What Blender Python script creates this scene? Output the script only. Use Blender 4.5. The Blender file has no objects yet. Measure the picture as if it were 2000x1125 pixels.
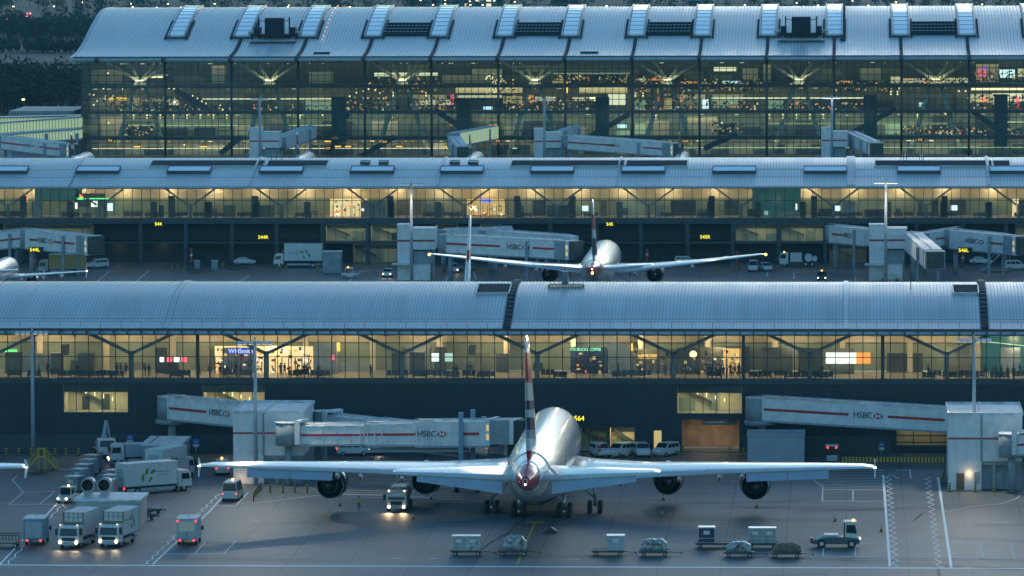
import bpy, math, random
from mathutils import Vector, Matrix
random.seed(7)
R = math.radians
SC = bpy.context.scene
COL = SC.collection
# ------------------------------------------------------------ camera
FPX = 11111.1; CAMH = 77.0
YAW, PIT, ROL = R(3.372), math.atan(819 / FPX), R(.22)
cf = Vector((-math.sin(YAW) * math.cos(PIT), math.cos(YAW) * math.cos(PIT), -math.sin(PIT)))
_r0 = Vector((math.cos(YAW), math.sin(YAW), 0)); _u0 = _r0.cross(cf)
cr = _r0 * math.cos(ROL) - _u0 * math.sin(ROL); cu = _u0 * math.cos(ROL) + _r0 * math.sin(ROL)
cd = bpy.data.cameras.new('camera'); cam = bpy.data.objects.new('camera', cd); COL.objects.link(cam)
cd.lens = 200; cd.sensor_width = 36; cd.clip_start = 1; cd.clip_end = 30000
cam.matrix_world = Matrix(((cr.x, cu.x, -cf.x, 0), (cr.y, cu.y, -cf.y, 0), (cr.z, cu.z, -cf.z, CAMH), (0, 0, 0, 1)))
SC.camera = cam
# ------------------------------------------------------------ world, sun, exposure
SUN_EL, SUN_ROT = R(9), R(12)
wd = bpy.data.worlds.new("World"); SC.world = wd; wd.use_nodes = True
nt = wd.node_tree; bg = nt.nodes['Background']
sky = nt.nodes.new('ShaderNodeTexSky'); sky.sky_type = 'NISHITA'; sky.sun_disc = False
sky.sun_elevation = SUN_EL; sky.sun_rotation = SUN_ROT; sky.air_density = 1.0; sky.dust_density = .3; sky.ozone_density = 4
tint = nt.nodes.new('ShaderNodeMix'); tint.data_type = 'RGBA'; tint.blend_type = 'MULTIPLY'; tint.inputs[0].default_value = 1
tint.inputs[7].default_value = (.86, .98, .86, 1)
nt.links.new(sky.outputs[0], tint.inputs[6]); nt.links.new(tint.outputs[2], bg.inputs[0])
bg.inputs[1].default_value = .15
sl = bpy.data.lights.new('sun', 'SUN'); so = bpy.data.objects.new('sun', sl); COL.objects.link(so)
sl.energy = .30; sl.angle = R(30); sl.color = (1, .93, .85)
so.rotation_euler = (R(90) - SUN_EL, 0, math.pi - SUN_ROT)
SC.view_settings.view_transform = 'Standard'; SC.view_settings.look = 'None'
SC.view_settings.exposure = 1.15; SC.view_settings.gamma = 1
SC.cycles.max_bounces = 5; SC.cycles.transparent_max_bounces = 12; SC.cycles.sample_clamp_indirect = 3
# ------------------------------------------------------------ pixel rays: where a thing of the photograph stands on the apron or a facade
def ray(px, py): return cf + cr * ((px - 1000) / FPX) + cu * ((562.5 - py) / FPX)
def G(px, py, z=0.):
    d = ray(px, py); t = (z - CAMH) / d.z; return Vector((d.x * t, d.y * t, z))
def W(px, py, Y):
    d = ray(px, py); t = Y / d.y; return Vector((d.x * t, Y, CAMH + d.z * t))
def WX(px, Y, py=600): return W(px, py, Y).x
# ------------------------------------------------------------ materials
MATS = {}
def mat(name, col, rough=.6, metal=0., emit=0., var=0., vs=1.5, coat=0.):
    if name in MATS: return MATS[name]
    m = bpy.data.materials.new(name); m.use_nodes = True; n = m.node_tree; b = n.nodes['Principled BSDF']
    c = (*col, 1)
    b.inputs['Base Color'].default_value = c; b.inputs['Roughness'].default_value = rough; b.inputs['Metallic'].default_value = metal
    if coat: b.inputs['Coat Weight'].default_value = coat
    if emit: b.inputs['Emission Color'].default_value = c; b.inputs['Emission Strength'].default_value = emit
    if var:
        tc = n.nodes.new('ShaderNodeTexCoord'); no = n.nodes.new('ShaderNodeTexNoise'); no.inputs['Scale'].default_value = vs; no.inputs['Detail'].default_value = 6
        mp = n.nodes.new('ShaderNodeMapRange'); mp.inputs[1].default_value = .3; mp.inputs[2].default_value = .7; mp.inputs[3].default_value = 1 - var; mp.inputs[4].default_value = 1 + var
        mx = n.nodes.new('ShaderNodeMix'); mx.data_type = 'RGBA'; mx.blend_type = 'MULTIPLY'; mx.inputs[0].default_value = 1; mx.inputs[6].default_value = c
        n.links.new(tc.outputs['Object'], no.inputs['Vector']); n.links.new(no.outputs['Fac'], mp.inputs[0]); n.links.new(mp.outputs[0], mx.inputs[7])
        n.links.new(mx.outputs[2], b.inputs['Base Color'])
        mr = n.nodes.new('ShaderNodeMapRange'); mr.inputs[3].default_value = max(0, rough - .12); mr.inputs[4].default_value = min(1, rough + .12)
        n.links.new(no.outputs['Fac'], mr.inputs[0]); n.links.new(mr.outputs[0], b.inputs['Roughness'])
    MATS[name] = m; return m
def band_mat(name, axis, stops, rough=.3, wob=0., ws=.3, coat=0.3, y0=0.):
    """livery paint whose colour changes at set places along one axis of the object"""
    m = bpy.data.materials.new(name); m.use_nodes = True; n = m.node_tree; b = n.nodes['Principled BSDF']
    tc = n.nodes.new('ShaderNodeTexCoord'); sx = n.nodes.new('ShaderNodeSeparateXYZ'); n.links.new(tc.outputs['Object'], sx.inputs[0])
    lo, hi = stops[0][0], stops[-1][0] + 1
    mp = n.nodes.new('ShaderNodeMapRange'); mp.inputs[1].default_value = lo; mp.inputs[2].default_value = hi
    src = sx.outputs[axis]
    if wob:
        ml = n.nodes.new('ShaderNodeMath'); ml.operation = 'MULTIPLY_ADD'; ml.inputs[1].default_value = wob
        sh = n.nodes.new('ShaderNodeMath'); sh.operation = 'ADD'; sh.inputs[1].default_value = y0; n.links.new(sx.outputs[1], sh.inputs[0]); n.links.new(sh.outputs[0], ml.inputs[0]); n.links.new(src, ml.inputs[2]); src = ml.outputs[0]
    n.links.new(src, mp.inputs[0])
    cr_ = n.nodes.new('ShaderNodeValToRGB'); cr_.color_ramp.interpolation = 'CONSTANT'; e = cr_.color_ramp.elements
    e[0].position = 0; e[0].color = (*stops[0][1], 1); e.remove(e[1])
    for p, c in stops[1:]:
        q = e.new((p - lo) / (hi - lo)); q.color = (*c, 1)
    n.links.new(mp.outputs[0], cr_.inputs[0]); n.links.new(cr_.outputs[0], b.inputs['Base Color'])
    b.inputs['Roughness'].default_value = rough; b.inputs['Coat Weight'].default_value = coat
    MATS[name] = m; return m
def glass_mat(name, tintc=(.72, .9, .86), refl=.12):
    m = bpy.data.materials.new(name); m.use_nodes = True; n = m.node_tree; n.nodes.remove(n.nodes['Principled BSDF'])
    t = n.nodes.new('ShaderNodeBsdfTransparent'); t.inputs[0].default_value = (*tintc, 1)
    g = n.nodes.new('ShaderNodeBsdfGlossy'); g.inputs['Roughness'].default_value = .08; g.inputs['Color'].default_value = (.9, 1, 1, 1)
    mx = n.nodes.new('ShaderNodeMixShader'); mx.inputs[0].default_value = refl
    n.links.new(t.outputs[0], mx.inputs[1]); n.links.new(g.outputs[0], mx.inputs[2]); n.links.new(mx.outputs[0], n.nodes['Material Output'].inputs[0])
    MATS[name] = m; return m
def M(k): return MATS[k] if isinstance(k, str) else k
glass_mat('glass', (.88, .93, .86), .10); glass_mat('glass_far', (.62, .84, .86), .15)
mat('roof', (.60, .61, .62), .42, .25, var=.18, vs=.22); mat('roof_rib', (.44, .47, .49), .45, .3)
mat('roof_far', (.62, .64, .64), .40, .25, var=.14, vs=.12)
mat('fascia', (.30, .37, .42), .4, .2, var=.1, vs=.5); mat('fascia_dark', (.03, .045, .06), .5)
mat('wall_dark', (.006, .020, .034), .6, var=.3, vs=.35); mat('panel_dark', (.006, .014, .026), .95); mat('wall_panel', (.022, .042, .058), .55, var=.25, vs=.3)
mat('steel', (.10, .13, .15), .5, .1); mat('mullion', (.018, .028, .034), .5)
mat('cream', (.62, .53, .37), .8, var=.12, vs=.4); mat('sage', (.25, .30, .22), .7, var=.18, vs=.25); mat('inner_floor', (.34, .31, .25), .35, var=.15, vs=.6)
mat('inner_dark', (.05, .06, .055), .7, var=.3, vs=.6); mat('inner_mid', (.16, .16, .12), .7, var=.3, vs=.4)
mat('white', (.78, .80, .82), .35, coat=.3); mat('wing_grey', (.50, .54, .56), .25, .1, coat=.3, var=.06, vs=.3)
mat('bridge_white', (.60, .61, .62), .5, var=.13, vs=.8); mat('bridge_roof', (.52, .55, .57), .5, var=.3, vs=.8); mat('bridge_grey', (.22, .26, .29), .6, var=.2, vs=.8)
mat('red', (.38, .012, .03), .4); mat('navy', (.012, .02, .07), .3, coat=.4); mat('black', (.008, .009, .011), .5); mat('rubber', (.01, .01, .011), .8)
mat('ink', (.03, .035, .04), .5); mat('yellow', (.55, .36, .02), .55); mat('orange', (.6, .17, .03), .5); mat('hivis', (.35, .62, .04), .6)
mat('metal', (.42, .45, .47), .35, .7, var=.15, vs=2); mat('dark_metal', (.05, .06, .07), .45, .5); mat('uld', (.24, .27, .29), .38, .5, var=.22, vs=1.2)
mat('cargo_wrap', (.27, .29, .31), .3, .1, var=.5, vs=2.2); mat('brown_box', (.16, .13, .09), .8, var=.4, vs=3)
mat('truck_white', (.50, .52, .52), .35, coat=.3, var=.06, vs=.8); mat('truck_grey', (.28, .33, .37), .4, var=.1, vs=.8); mat('truck_roof', (.50, .53, .52), .6, var=.2, vs=1.2); mat('blue_body', (.10, .22, .32), .4)
mat('window_dark', (.010, .016, .022), .16); mat('leaf_green', (.06, .20, .03), .5); mat('leaf_dark', (.02, .09, .02), .5)
mat('paint', (.72, .76, .78), .6, var=.18, vs=1.2); mat('paint_thin', (.50, .54, .56), .7, var=.25, vs=1.); mat('paint_yellow', (.34, .24, .04), .7, var=.3, vs=1.5); mat('paint_red', (.3, .03, .03), .7)
mat('skin', (.35, .2, .14), .6); mat('coat_dark', (.02, .024, .03), .8); mat('coat_blue', (.03, .05, .1), .8); mat('hair', (.02, .015, .01), .7)
mat('signblue', (.03, .12, .42), .5); mat('far_block', (.10, .17, .20), .8, var=.3, vs=.05)
E_ = lambda n, c, s: mat(n, c, .5, emit=s * .44)
E_('e_head', (1, .76, .45), 9); E_('e_head_w', (1, .92, .8), 12); E_('e_tail', (1, .03, .02), 5); E_('e_beacon', (1, .36, .07), 8); E_('e_sign', (1, .82, .03), 1.7)
E_('e_warm', (1, .72, .32), 2.2); E_('e_cream', (1, .80, .48), 1.3); E_('e_white', (.9, 1, .95), 1.5); E_('e_shop', (1, .76, .40), .8); E_('e_green', (.12, 1, .25), 1.4); E_('e_mint', (.35, 1, .62), 1.3)
E_('e_orange', (1, .28, .05), 1.3); E_('e_pink', (1, .12, .22), 1.2); E_('e_blue', (.05, .12, 1), 1.3); E_('e_lime', (.66, .76, .42), .36); E_('e_lamp', (1, .60, .26), 12); E_('e_mast', (1, .93, .80), 9)
E_('e_navylit', (.05, .07, .26), .7); E_('e_amber', (1, .5, .04), 1.5); E_('e_gold', (.95, .62, .22), .5); E_('e_screen', (.75, .95, 1), 1.2); E_('e_cool', (.55, .9, .85), .45)
for _n in ('roof', 'roof_far'):      # rain streaks run down the slope of the sheets
    _t = MATS[_n].node_tree; _no = next(q for q in _t.nodes if q.type == 'TEX_NOISE'); _mp = _t.nodes.new('ShaderNodeMapping'); _mp.inputs['Scale'].default_value = (2.2, .14, .14)
    _t.links.new(next(q for q in _t.nodes if q.type == 'TEX_COORD').outputs['Object'], _mp.inputs[0]); _t.links.new(_mp.outputs[0], _no.inputs['Vector'])
# ground: concrete slabs with joints and stains
def ground_mat(name, col, joint, sz, dark=.25):
    m = bpy.data.materials.new(name); m.use_nodes = True; n = m.node_tree; b = n.nodes['Principled BSDF']; L = n.links.new
    tc = n.nodes.new('ShaderNodeTexCoord'); no = n.nodes.new('ShaderNodeTexNoise'); no.inputs['Scale'].default_value = .06; no.inputs['Detail'].default_value = 9; no.inputs['Roughness'].default_value = .62
    L(tc.outputs['Object'], no.inputs[0])
    n2 = n.nodes.new('ShaderNodeTexNoise'); n2.inputs['Scale'].default_value = 1.1; n2.inputs['Detail'].default_value = 8; L(tc.outputs['Object'], n2.inputs[0])
    mp = n.nodes.new('ShaderNodeMapRange'); mp.inputs[1].default_value = .3; mp.inputs[2].default_value = .7; mp.inputs[3].default_value = 1 - dark; mp.inputs[4].default_value = 1 + dark; L(no.outputs[0], mp.inputs[0])
    m2 = n.nodes.new('ShaderNodeMapRange'); m2.inputs[1].default_value = .3; m2.inputs[2].default_value = .7; m2.inputs[3].default_value = .88; m2.inputs[4].default_value = 1.12; L(n2.outputs[0], m2.inputs[0])
    mm = n.nodes.new('ShaderNodeMath'); mm.operation = 'MULTIPLY'; L(mp.outputs[0], mm.inputs[0]); L(m2.outputs[0], mm.inputs[1])
    br = n.nodes.new('ShaderNodeTexBrick'); br.offset = 0; br.inputs['Scale'].default_value = 1; br.inputs['Brick Width'].default_value = sz; br.inputs['Row Height'].default_value = sz; br.inputs['Mortar Size'].default_value = .07
    br.inputs['Color1'].default_value = (*col, 1); br.inputs['Color2'].default_value = (*[c * .9 for c in col], 1); br.inputs['Mortar'].default_value = (*joint, 1)
    L(tc.outputs['Object'], br.inputs[0])
    mx = n.nodes.new('ShaderNodeMix'); mx.data_type = 'RGBA'; mx.blend_type = 'MULTIPLY'; mx.inputs[0].default_value = 1; L(br.outputs[0], mx.inputs[6]); L(mm.outputs[0], mx.inputs[7])
    L(mx.outputs[2], b.inputs['Base Color']); b.inputs['Roughness'].default_value = .62
    MATS[name] = m; return m
mat('tyre', (.045, .048, .05), .7, var=.3, vs=1)
ground_mat('apron', (.072, .094, .105), (.022, .025, .028), 6.9, .42)
mat('land', (.022, .040, .030), .95, var=.5, vs=.012); mat('meadow', (.028, .042, .038), .95, var=.35, vs=.02); mat('bark', (.025, .022, .018), .9); mat('foliage', (.022, .036, .028), .9, var=.5, vs=.05)
# ------------------------------------------------------------ mesh builder
KL = .47      # lamps are sized for exposure 0; the dusk exposure above is higher
class MB:
    def __init__(s): s.v = []; s.f = []; s.m = []; s.sm = []
    def face(s, pts, m=0, smooth=False):
        b = len(s.v); s.v += [tuple(p) for p in pts]; s.f.append(tuple(range(b, b + len(pts)))); s.m.append(m); s.sm.append(smooth)
    def obox(s, o, ex, ey, ez, m=0):
        o = Vector(o); ex, ey, ez = Vector(ex), Vector(ey), Vector(ez); b = len(s.v)
        s.v += [tuple(p) for p in (o, o + ex, o + ex + ey, o + ey, o + ez, o + ex + ez, o + ex + ey + ez, o + ey + ez)]
        fl = ex.cross(ey).dot(ez) < 0
        for f in ((0, 3, 2, 1), (4, 5, 6, 7), (0, 1, 5, 4), (1, 2, 6, 5), (2, 3, 7, 6), (3, 0, 4, 7)):
            f = tuple(b + i for i in f); s.f.append(f[::-1] if fl else f); s.m.append(m); s.sm.append(False)
        return s
    def box(s, x0, x1, y0, y1, z0, z1, m=0): return s.obox((min(x0, x1), min(y0, y1), min(z0, z1)), (abs(x1 - x0), 0, 0), (0, abs(y1 - y0), 0), (0, 0, abs(z1 - z0)), m)
    def loft(s, rings, m=0, cap=True, smooth=True, closed=True):
        b = len(s.v); n = len(rings[0])
        for r in rings: s.v += [tuple(p) for p in r]
        for i in range(len(rings) - 1):
            mi = m[i] if isinstance(m, (list, tuple)) else m
            for j in range(n if closed else n - 1):
                k = (j + 1) % n
                s.f.append((b + i * n + j, b + i * n + k, b + (i + 1) * n + k, b + (i + 1) * n + j)); s.m.append(mi); s.sm.append(smooth)
        if cap:
            m0 = m[0] if isinstance(m, (list, tuple)) else m; m1 = m[-1] if isinstance(m, (list, tuple)) else m
            s.f.append(tuple(b + j for j in range(n))[::-1]); s.m.append(m0); s.sm.append(False)
            s.f.append(tuple(b + (len(rings) - 1) * n + j for j in range(n))); s.m.append(m1); s.sm.append(False)
        return s
    def cyl(s, p0, p1, r0, r1=None, n=12, m=0, cap=True, smooth=True):
        p0, p1 = Vector(p0), Vector(p1); r1 = r0 if r1 is None else r1; d = (p1 - p0).normalized()
        a = d.cross(Vector((0, 0, 1)) if abs(d.z) < .9 else Vector((1, 0, 0))).normalized(); c = d.cross(a)
        ring = lambda p, r: [p + (a * math.cos(2 * math.pi * i / n) + c * math.sin(2 * math.pi * i / n)) * r for i in range(n)]
        return s.loft([ring(p0, r0), ring(p1, r1)], m, cap, smooth)
    def prism(s, poly, ax, a, b, m=0, wf=None):
        """poly (u, z); ax 'y': u is x and it is extruded along y, ax 'x': u is y and it is extruded along x; wf(z) scales the width"""
        def P(u, z, t):
            t = t * wf(z) if wf else t
            return (u, t, z) if ax == 'y' else (t, u, z)
        k = len(s.v); n = len(poly)
        s.v += [P(u, z, a) for u, z in poly] + [P(u, z, b) for u, z in poly]
        s.f.append(tuple(range(k, k + n))); s.f.append(tuple(range(k + n, k + 2 * n))[::-1]); s.m += [m, m]; s.sm += [False] * 2
        for i in range(n):
            j = (i + 1) % n; s.f.append((k + i, k + n + i, k + n + j, k + j)); s.m.append(m); s.sm.append(False)
        return s
    def build(s, name, mats, parent=None, bevel=0.):
        me = bpy.data.meshes.new(name); me.from_pydata(s.v, [], s.f)
        for q in (mats if isinstance(mats, (list, tuple)) else [mats]): me.materials.append(M(q) if isinstance(q, str) else q)
        me.polygons.foreach_set('material_index', s.m); me.polygons.foreach_set('use_smooth', s.sm); me.update()
        o = bpy.data.objects.new(name, me); COL.objects.link(o)
        if parent: o.parent = parent
        if bevel:
            b = o.modifiers.new('edge', 'BEVEL'); b.width = bevel; b.segments = 2; b.limit_method = 'ANGLE'
        return o
def tag(o, label=None, cat=None, group=None, kind=None):
    if label: o['label'] = label
    if cat: o['category'] = cat
    if group: o['group'] = group
    if kind: o['kind'] = kind
    return o
def empty(name, loc, rz=0., label=None, cat=None, group=None):
    o = bpy.data.objects.new(name, None); COL.objects.link(o); o.location = loc; o.rotation_euler = (0, 0, rz); o.empty_display_size = .5
    return tag(o, label, cat, group)
def dup(root, loc, rz=0., label=None, group=None):
    def cp(o, par):
        c = o.copy(); COL.objects.link(c); c.parent = par
        for k in KIDS(o): cp(k, c)
        return c
    r = cp(root, None); r.location = loc; r.rotation_euler = (0, 0, rz)
    if label: r['label'] = label
    if group: r['group'] = group
    return r
def KIDS(o): return list(o.children)
def lamp(name, kind, loc, energy, color, parent=None, rot=None, **kw):
    l = bpy.data.lights.new(name, kind); l.energy = energy * KL; l.color = color
    for k, v in kw.items(): setattr(l, k, v)
    o = bpy.data.objects.new(name, l); COL.objects.link(o); o.location = loc
    if rot: o.rotation_euler = rot
    if parent: o.parent = parent
    return o
def text(s, org, xd, nd, size, m, parent=None, name='lettering', align='LEFT', squash=1.):
    """raised lettering lying on a surface: xd is the reading direction, nd the outward normal"""
    cu_ = bpy.data.curves.new(name, 'FONT'); cu_.body = s; cu_.size = size; cu_.extrude = .015; cu_.align_x = align; cu_.align_y = 'CENTER'
    cu_.materials.append(M(m)); o = bpy.data.objects.new(name, cu_); COL.objects.link(o)
    xd = Vector(xd).normalized(); nd = Vector(nd).normalized(); yd = nd.cross(xd).normalized(); nd = xd.cross(yd)
    o.matrix_world = Matrix(((xd.x * squash, yd.x, nd.x, org[0]), (xd.y * squash, yd.y, nd.y, org[1]), (xd.z * squash, yd.z, nd.z, org[2]), (0, 0, 0, 1)))
    bpy.context.view_layer.update(); me = bpy.data.meshes.new_from_object(o); mw = o.matrix_world.copy(); bpy.data.objects.remove(o)
    o = bpy.data.objects.new(name, me); COL.objects.link(o); o.matrix_world = mw
    if parent: o.parent = parent
    return o
def nth(i): return ['first', 'second', 'third', 'fourth', 'fifth', 'sixth', 'seventh', 'eighth', 'ninth', 'tenth', 'eleventh', 'twelfth', 'thirteenth', 'fourteenth', 'fifteenth', 'sixteenth', 'seventeenth', 'eighteenth', 'nineteenth', 'twentieth'][i] if i < 20 else '%d%s' % (i + 1, {1: 'st', 2: 'nd', 3: 'rd'}.get((i + 1) % 10, 'th'))
Y1, Y2, Y3 = 748., 1108., 1525.
# ============================================================ ground and markings
def sheet(name, x0, x1, y0, y1, z, m, kind='structure', label=None):
    b = MB(); b.face([(x0, y0, z), (x1, y0, z), (x1, y1, z), (x0, y1, z)]); o = b.build(name, m); o['kind'] = kind
    if label: o['label'] = label
    return o
sheet('ground', -9000, 9000, -400, 14000, -.05, 'land'); sheet('apron', -700, 500, -200, 1640, 0, 'apron')
def strip(b, pts, w, z=.006):
    pts = [Vector((p[0], p[1], 0)) for p in pts]
    for a, c in zip(pts, pts[1:]):
        d = (c - a).normalized(); n = Vector((-d.y, d.x, 0)) * w / 2 * (1 + 2.2 * abs(d.x) ** 3); e = d * w * .3
        b.face([(a.x - n.x - e.x, a.y - n.y - e.y, z), (c.x - n.x + e.x, c.y - n.y + e.y, z), (c.x + n.x + e.x, c.y + n.y + e.y, z), (a.x + n.x - e.x, a.y + n.y - e.y, z)])
def gp(l): return [G(*p) for p in l]
b = MB()
strip(b, [(-160, 624.2), (70, 624.2)], .26)
for l, w in (([(1725, 928), (1738, 1106)], .3), ([(1832, 932), (1858, 1109)], .3), ([(440, 965), (408, 1000), (298, 1102)], .22), ([(190, 900), (0, 1102)], .22)): strip(b, gp(l), w)
def zig(b, a, c, off, n, amp, w):
    a, c = G(*a), G(*c); d = (c - a); s = Vector((d.y, -d.x, 0)).normalized(); pts = []
    for i in range(n + 1): pts.append(a + d * (i / n) + s * (off + (amp if i % 2 else 0)))
    strip(b, pts, w, .010)
zig(b, (1725, 928), (1738, 1106), -1.0, 36, .75, .15); zig(b, (1832, 932), (1858, 1109), .95, 36, .75, .15)
zig(b, (440, 965), (298, 1102), .55, 30, .45, .15); zig(b, (190, 900), (0, 1102), -.95, 34, .35, .15)
b.build('road_markings', 'paint')['kind'] = 'structure'
b = MB()
for l in ([(1585, 935), (1607, 950), (1606, 979), (1724, 979)], [(1607, 956), (1724, 957)], [(1666, 957), (1666, 979)], [(1857, 1062), (1975, 1063), (1981, 1091), (1859, 1090)], [(1914, 1063), (1920, 1091)],
          [(1668, 1061), (1730, 1062)], [(1608, 1087), (1732, 1087)], [(1608, 1068), (1608, 1087)], [(1671, 1068), (1671, 1087)],
          [(388, 1056), (461, 1056), (437, 1082), (322, 1082)], [(403, 1056), (380, 1082)], [(485, 962), (460, 989), (408, 988)], [(34, 930), (24, 937), (46, 962), (18, 985)], [(18, 985), (125, 985)], [(106, 961), (78, 984)],
          [(46, 962), (110, 960)], [(766, 1091), (784, 1091)], [(836, 1091), (853, 1091)], [(1110, 1092), (1130, 1092)], [(1803, 1081), (1818, 1081)], [(1938, 1021), (1968, 1021)], [(1752, 919), (1780, 918)], [(1727, 919), (1700, 918)],
          [(1846, 1000), (1900, 989), (1955, 984), (1985, 974), (1992, 968)], [(560, 975), (640, 965), (760, 967), (840, 972)], [(500, 982), (560, 975)], [(1745, 929), (1755, 935)], [(1777, 918), (1779, 935)], [(80, 915), (215, 921)], [(230, 931), (250, 917)], [(160, 938), (205, 927)]): strip(b, gp(l), .17, .014)
for i in range(7): strip(b, gp([(1590 + i * 3, 919 + i * 5.6), (1724, 918 + i * 5.2)]), .07, .012)
for i in range(9): strip(b, gp([(640 + i * 6, 935 + i * 4.5), (905, 938 + i * 4.6)]), .07, .012)
b.build('stand_markings', 'paint_thin')['kind'] = 'structure'
b = MB(); strip(b, gp([(1010, 1102), (1046, 1018)]), .32, .018); strip(b, gp([(1033, 1020), (1058, 1020)]), .8, .02)
b.build('centreline_marking', 'paint_yellow')['kind'] = 'structure'
b = MB()
for l in ([(188, 552), (213, 530)], [(265, 550), (290, 530)], [(680, 550), (706, 530)], [(470, 550), (487, 537)], [(870, 550), (880, 532)], [(1550, 533), (1551, 545)], [(1500, 530), (1498, 540)], [(1555, 532), (1640, 528)], [(1670, 540), (1671, 550)], [(560, 528), (600, 528)], [(690, 530), (745, 528)], [(925, 530), (930, 545)]): strip(b, gp(l), .22, .012)
b.build('far_stand_markings', 'paint_thin')['kind'] = 'structure'
b = MB(); rnd = random.Random(2)
for i in range(26):
    x0 = rnd.uniform(-95, 15); y0 = rnd.uniform(612, 690); a = rnd.choice((0, 0, .2, -.25, 1.4, 1.5)) + rnd.uniform(-.1, .1); k = rnd.uniform(-.02, .02); L_ = int(rnd.uniform(6, 22)); p0 = []; x, y = x0, y0
    for j in range(L_): p0.append((x, y)); a += k; x += math.cos(a) * 1.6; y += math.sin(a) * 1.6
    strip(b, p0, .16, .003); strip(b, [(q[0] + .2, q[1] + 1.5) for q in p0], .16, .003)
b.build('tyre_marks', 'tyre')['kind'] = 'structure'
# ============================================================ concourse buildings
def roof_mesh(prof, x0, x1, pitch, rib, ribh, thick):
    """prof: (dy, z) from the eave over the ridge; standing seams run up the slope"""
    b = MB(); n = int((x1 - x0) / pitch)
    def nrm(i):
        a = prof[max(0, i - 1)]; c = prof[min(len(prof) - 1, i + 1)]; d = Vector((c[0] - a[0], c[1] - a[1])).normalized(); return -d.y, d.x
    for k in range(n):
        xa = x0 + k * pitch; xb = xa + rib; xc = xa + pitch
        for i in range(len(prof) - 1):
            (ya, za), (yb, zb) = prof[i], prof[i + 1]; na, nb = nrm(i), nrm(i + 1)
            ta = (ya + na[0] * ribh, za + na[1] * ribh); tb = (yb + nb[0] * ribh, zb + nb[1] * ribh)
            b.face([(xb, ya, za), (xc, ya, za), (xc, yb, zb), (xb, yb, zb)], 0)
            b.face([(xa, *ta), (xb, *ta), (xb, *tb), (xa, *tb)], 1)
            b.face([(xa, ya, za), (xa, *ta), (xa, *tb), (xa, yb, zb)], 1); b.face([(xb, *ta), (xb, ya, za), (xb, yb, zb), (xb, *tb)], 1)
    for i in range(len(prof) - 1):
        (ya, za), (yb, zb) = prof[i], prof[i + 1]
        b.face([(x0, ya, za - thick), (x0, yb, zb - thick), (x0 + n * pitch, yb, zb - thick), (x0 + n * pitch, ya, za - thick)], 2)
        for x in (x0, x0 + n * pitch): b.face([(x, ya, za - thick), (x, ya, za), (x, yb, zb), (x, yb, zb - thick)], 1)
    return b
def prof_z(prof, dy):
    for (a, za), (c, zc) in zip(prof, prof[1:]):
        if a <= dy <= c: return za + (zc - za) * (dy - a) / (c - a)
    return prof[-1][1]
def smooth_prof(pts, n):
    out = []
    for i in range(len(pts) - 1):
        p0 = pts[max(0, i - 1)]; p1 = pts[i]; p2 = pts[i + 1]; p3 = pts[min(len(pts) - 1, i + 2)]
        for k in range(n):
            t = k / n; h = lambda a, b_, c, d: .5 * (2 * b_ + (c - a) * t + (2 * a - 5 * b_ + 4 * c - d) * t * t + (3 * b_ - a - 3 * c + d) * t ** 3)
            out.append((h(p0[0], p1[0], p2[0], p3[0]), h(p0[1], p1[1], p2[1], p3[1])))
    return out + [pts[-1]]
def window_bay(parent, xa, xb, Y, z0, z1, nv, hz, fw=.09, g='glass', name='window', fm='mullion', extra=True):
    b = MB(); b.face([(xa, 0, z0), (xb, 0, z0), (xb, 0, z1), (xa, 0, z1)]); w = b.build(name, g, parent)
    w.location.y = Y + .05
    f = MB()
    for i in range(nv + 1):
        if i == nv and not extra: break
        x = xa + (xb - xa) * i / nv; f.box(x - fw / 2, x + fw / 2, -.16, .0, z0, z1)
    for z in hz: f.box(xa, xb, -.13, -.02, z - fw / 2, z + fw / 2)
    f.build('window_frame', fm, w); return w
def arms(b, p, q, w, d):
    p, q = Vector(p), Vector(q); dr = (q - p).normalized(); n = Vector((-dr.z, 0, dr.x)).normalized()
    b.obox(p - n * w / 2 - Vector((0, d / 2, 0)), q - p, n * w, (0, d, 0))


def partitions(b, xa, xb, Y, z0, z1, seed, n):
    """free standing partitions, desks and screens that break up a long hall"""
    rn = random.Random(seed); x = xa
    while x < xb - 2:
        w_ = rn.uniform(.8, 5); h_ = (z1 - z0) * rn.choice((.3, .45, .7, .95, .95)); y_ = Y + rn.uniform(-5, -.2)
        b.box(x, x + w_, y_, y_ + .15, z0, z0 + h_, 3 + rn.randrange(n)); x += w_ + rn.uniform(.3, 5.5)
# ---- near concourse
near = empty('satellite_concourse', (-40, Y1, 0), 0, 'long near concourse with a silver curved roof and warm lit upper glass floor', 'airport concourse')
near.location = (0, 0, 0)
XA, XB = -131.0, 67.0     # 11 bays of 18 m, junctions at -94.8 + 18 k
PN = smooth_prof([(-2.0, 16.5), (2, 17.3), (6, 18.6), (11, 19.9), (16, 20.6), (21, 20.9), (27, 20.5), (34, 18.9), (40, 16.8)], 3)
def poly_roof(name, prof, Y, x0, x1, pitch, rib, ribh, thick, parent, mats):
    b = roof_mesh(prof, x0, x1, pitch, rib, ribh, thick); o = b.build(name, mats, parent); o.location.y = Y; return o
poly_roof('roof', PN, Y1, XA, XB, .45, .10, .09, .35, near, ['roof', 'roof_rib', 'cream'])
b = MB(); b.cyl((XA, Y1 - 2.3, 15.95), (XB, Y1 - 2.3, 15.95), .28, n=10, m=0); b.box(XA, XB, Y1 - 2.2, Y1 - 1.7, 16.2, 16.55, 1); b.box(XA, XB, Y1 - 2.9, Y1 - 2.3, 15.70, 15.78, 1)
x = XA
while x < XB: b.box(x, x + .12, Y1 - 2.85, Y1 - 1.9, 15.7, 16.45, 1); x += 1.8
b.box(XA, XB, Y1 - 2.0, Y1 + .2, 15.66, 15.75, 1); b.build('eave_gutter', ['fascia', 'fascia_dark'], near)
b = MB()
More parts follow.
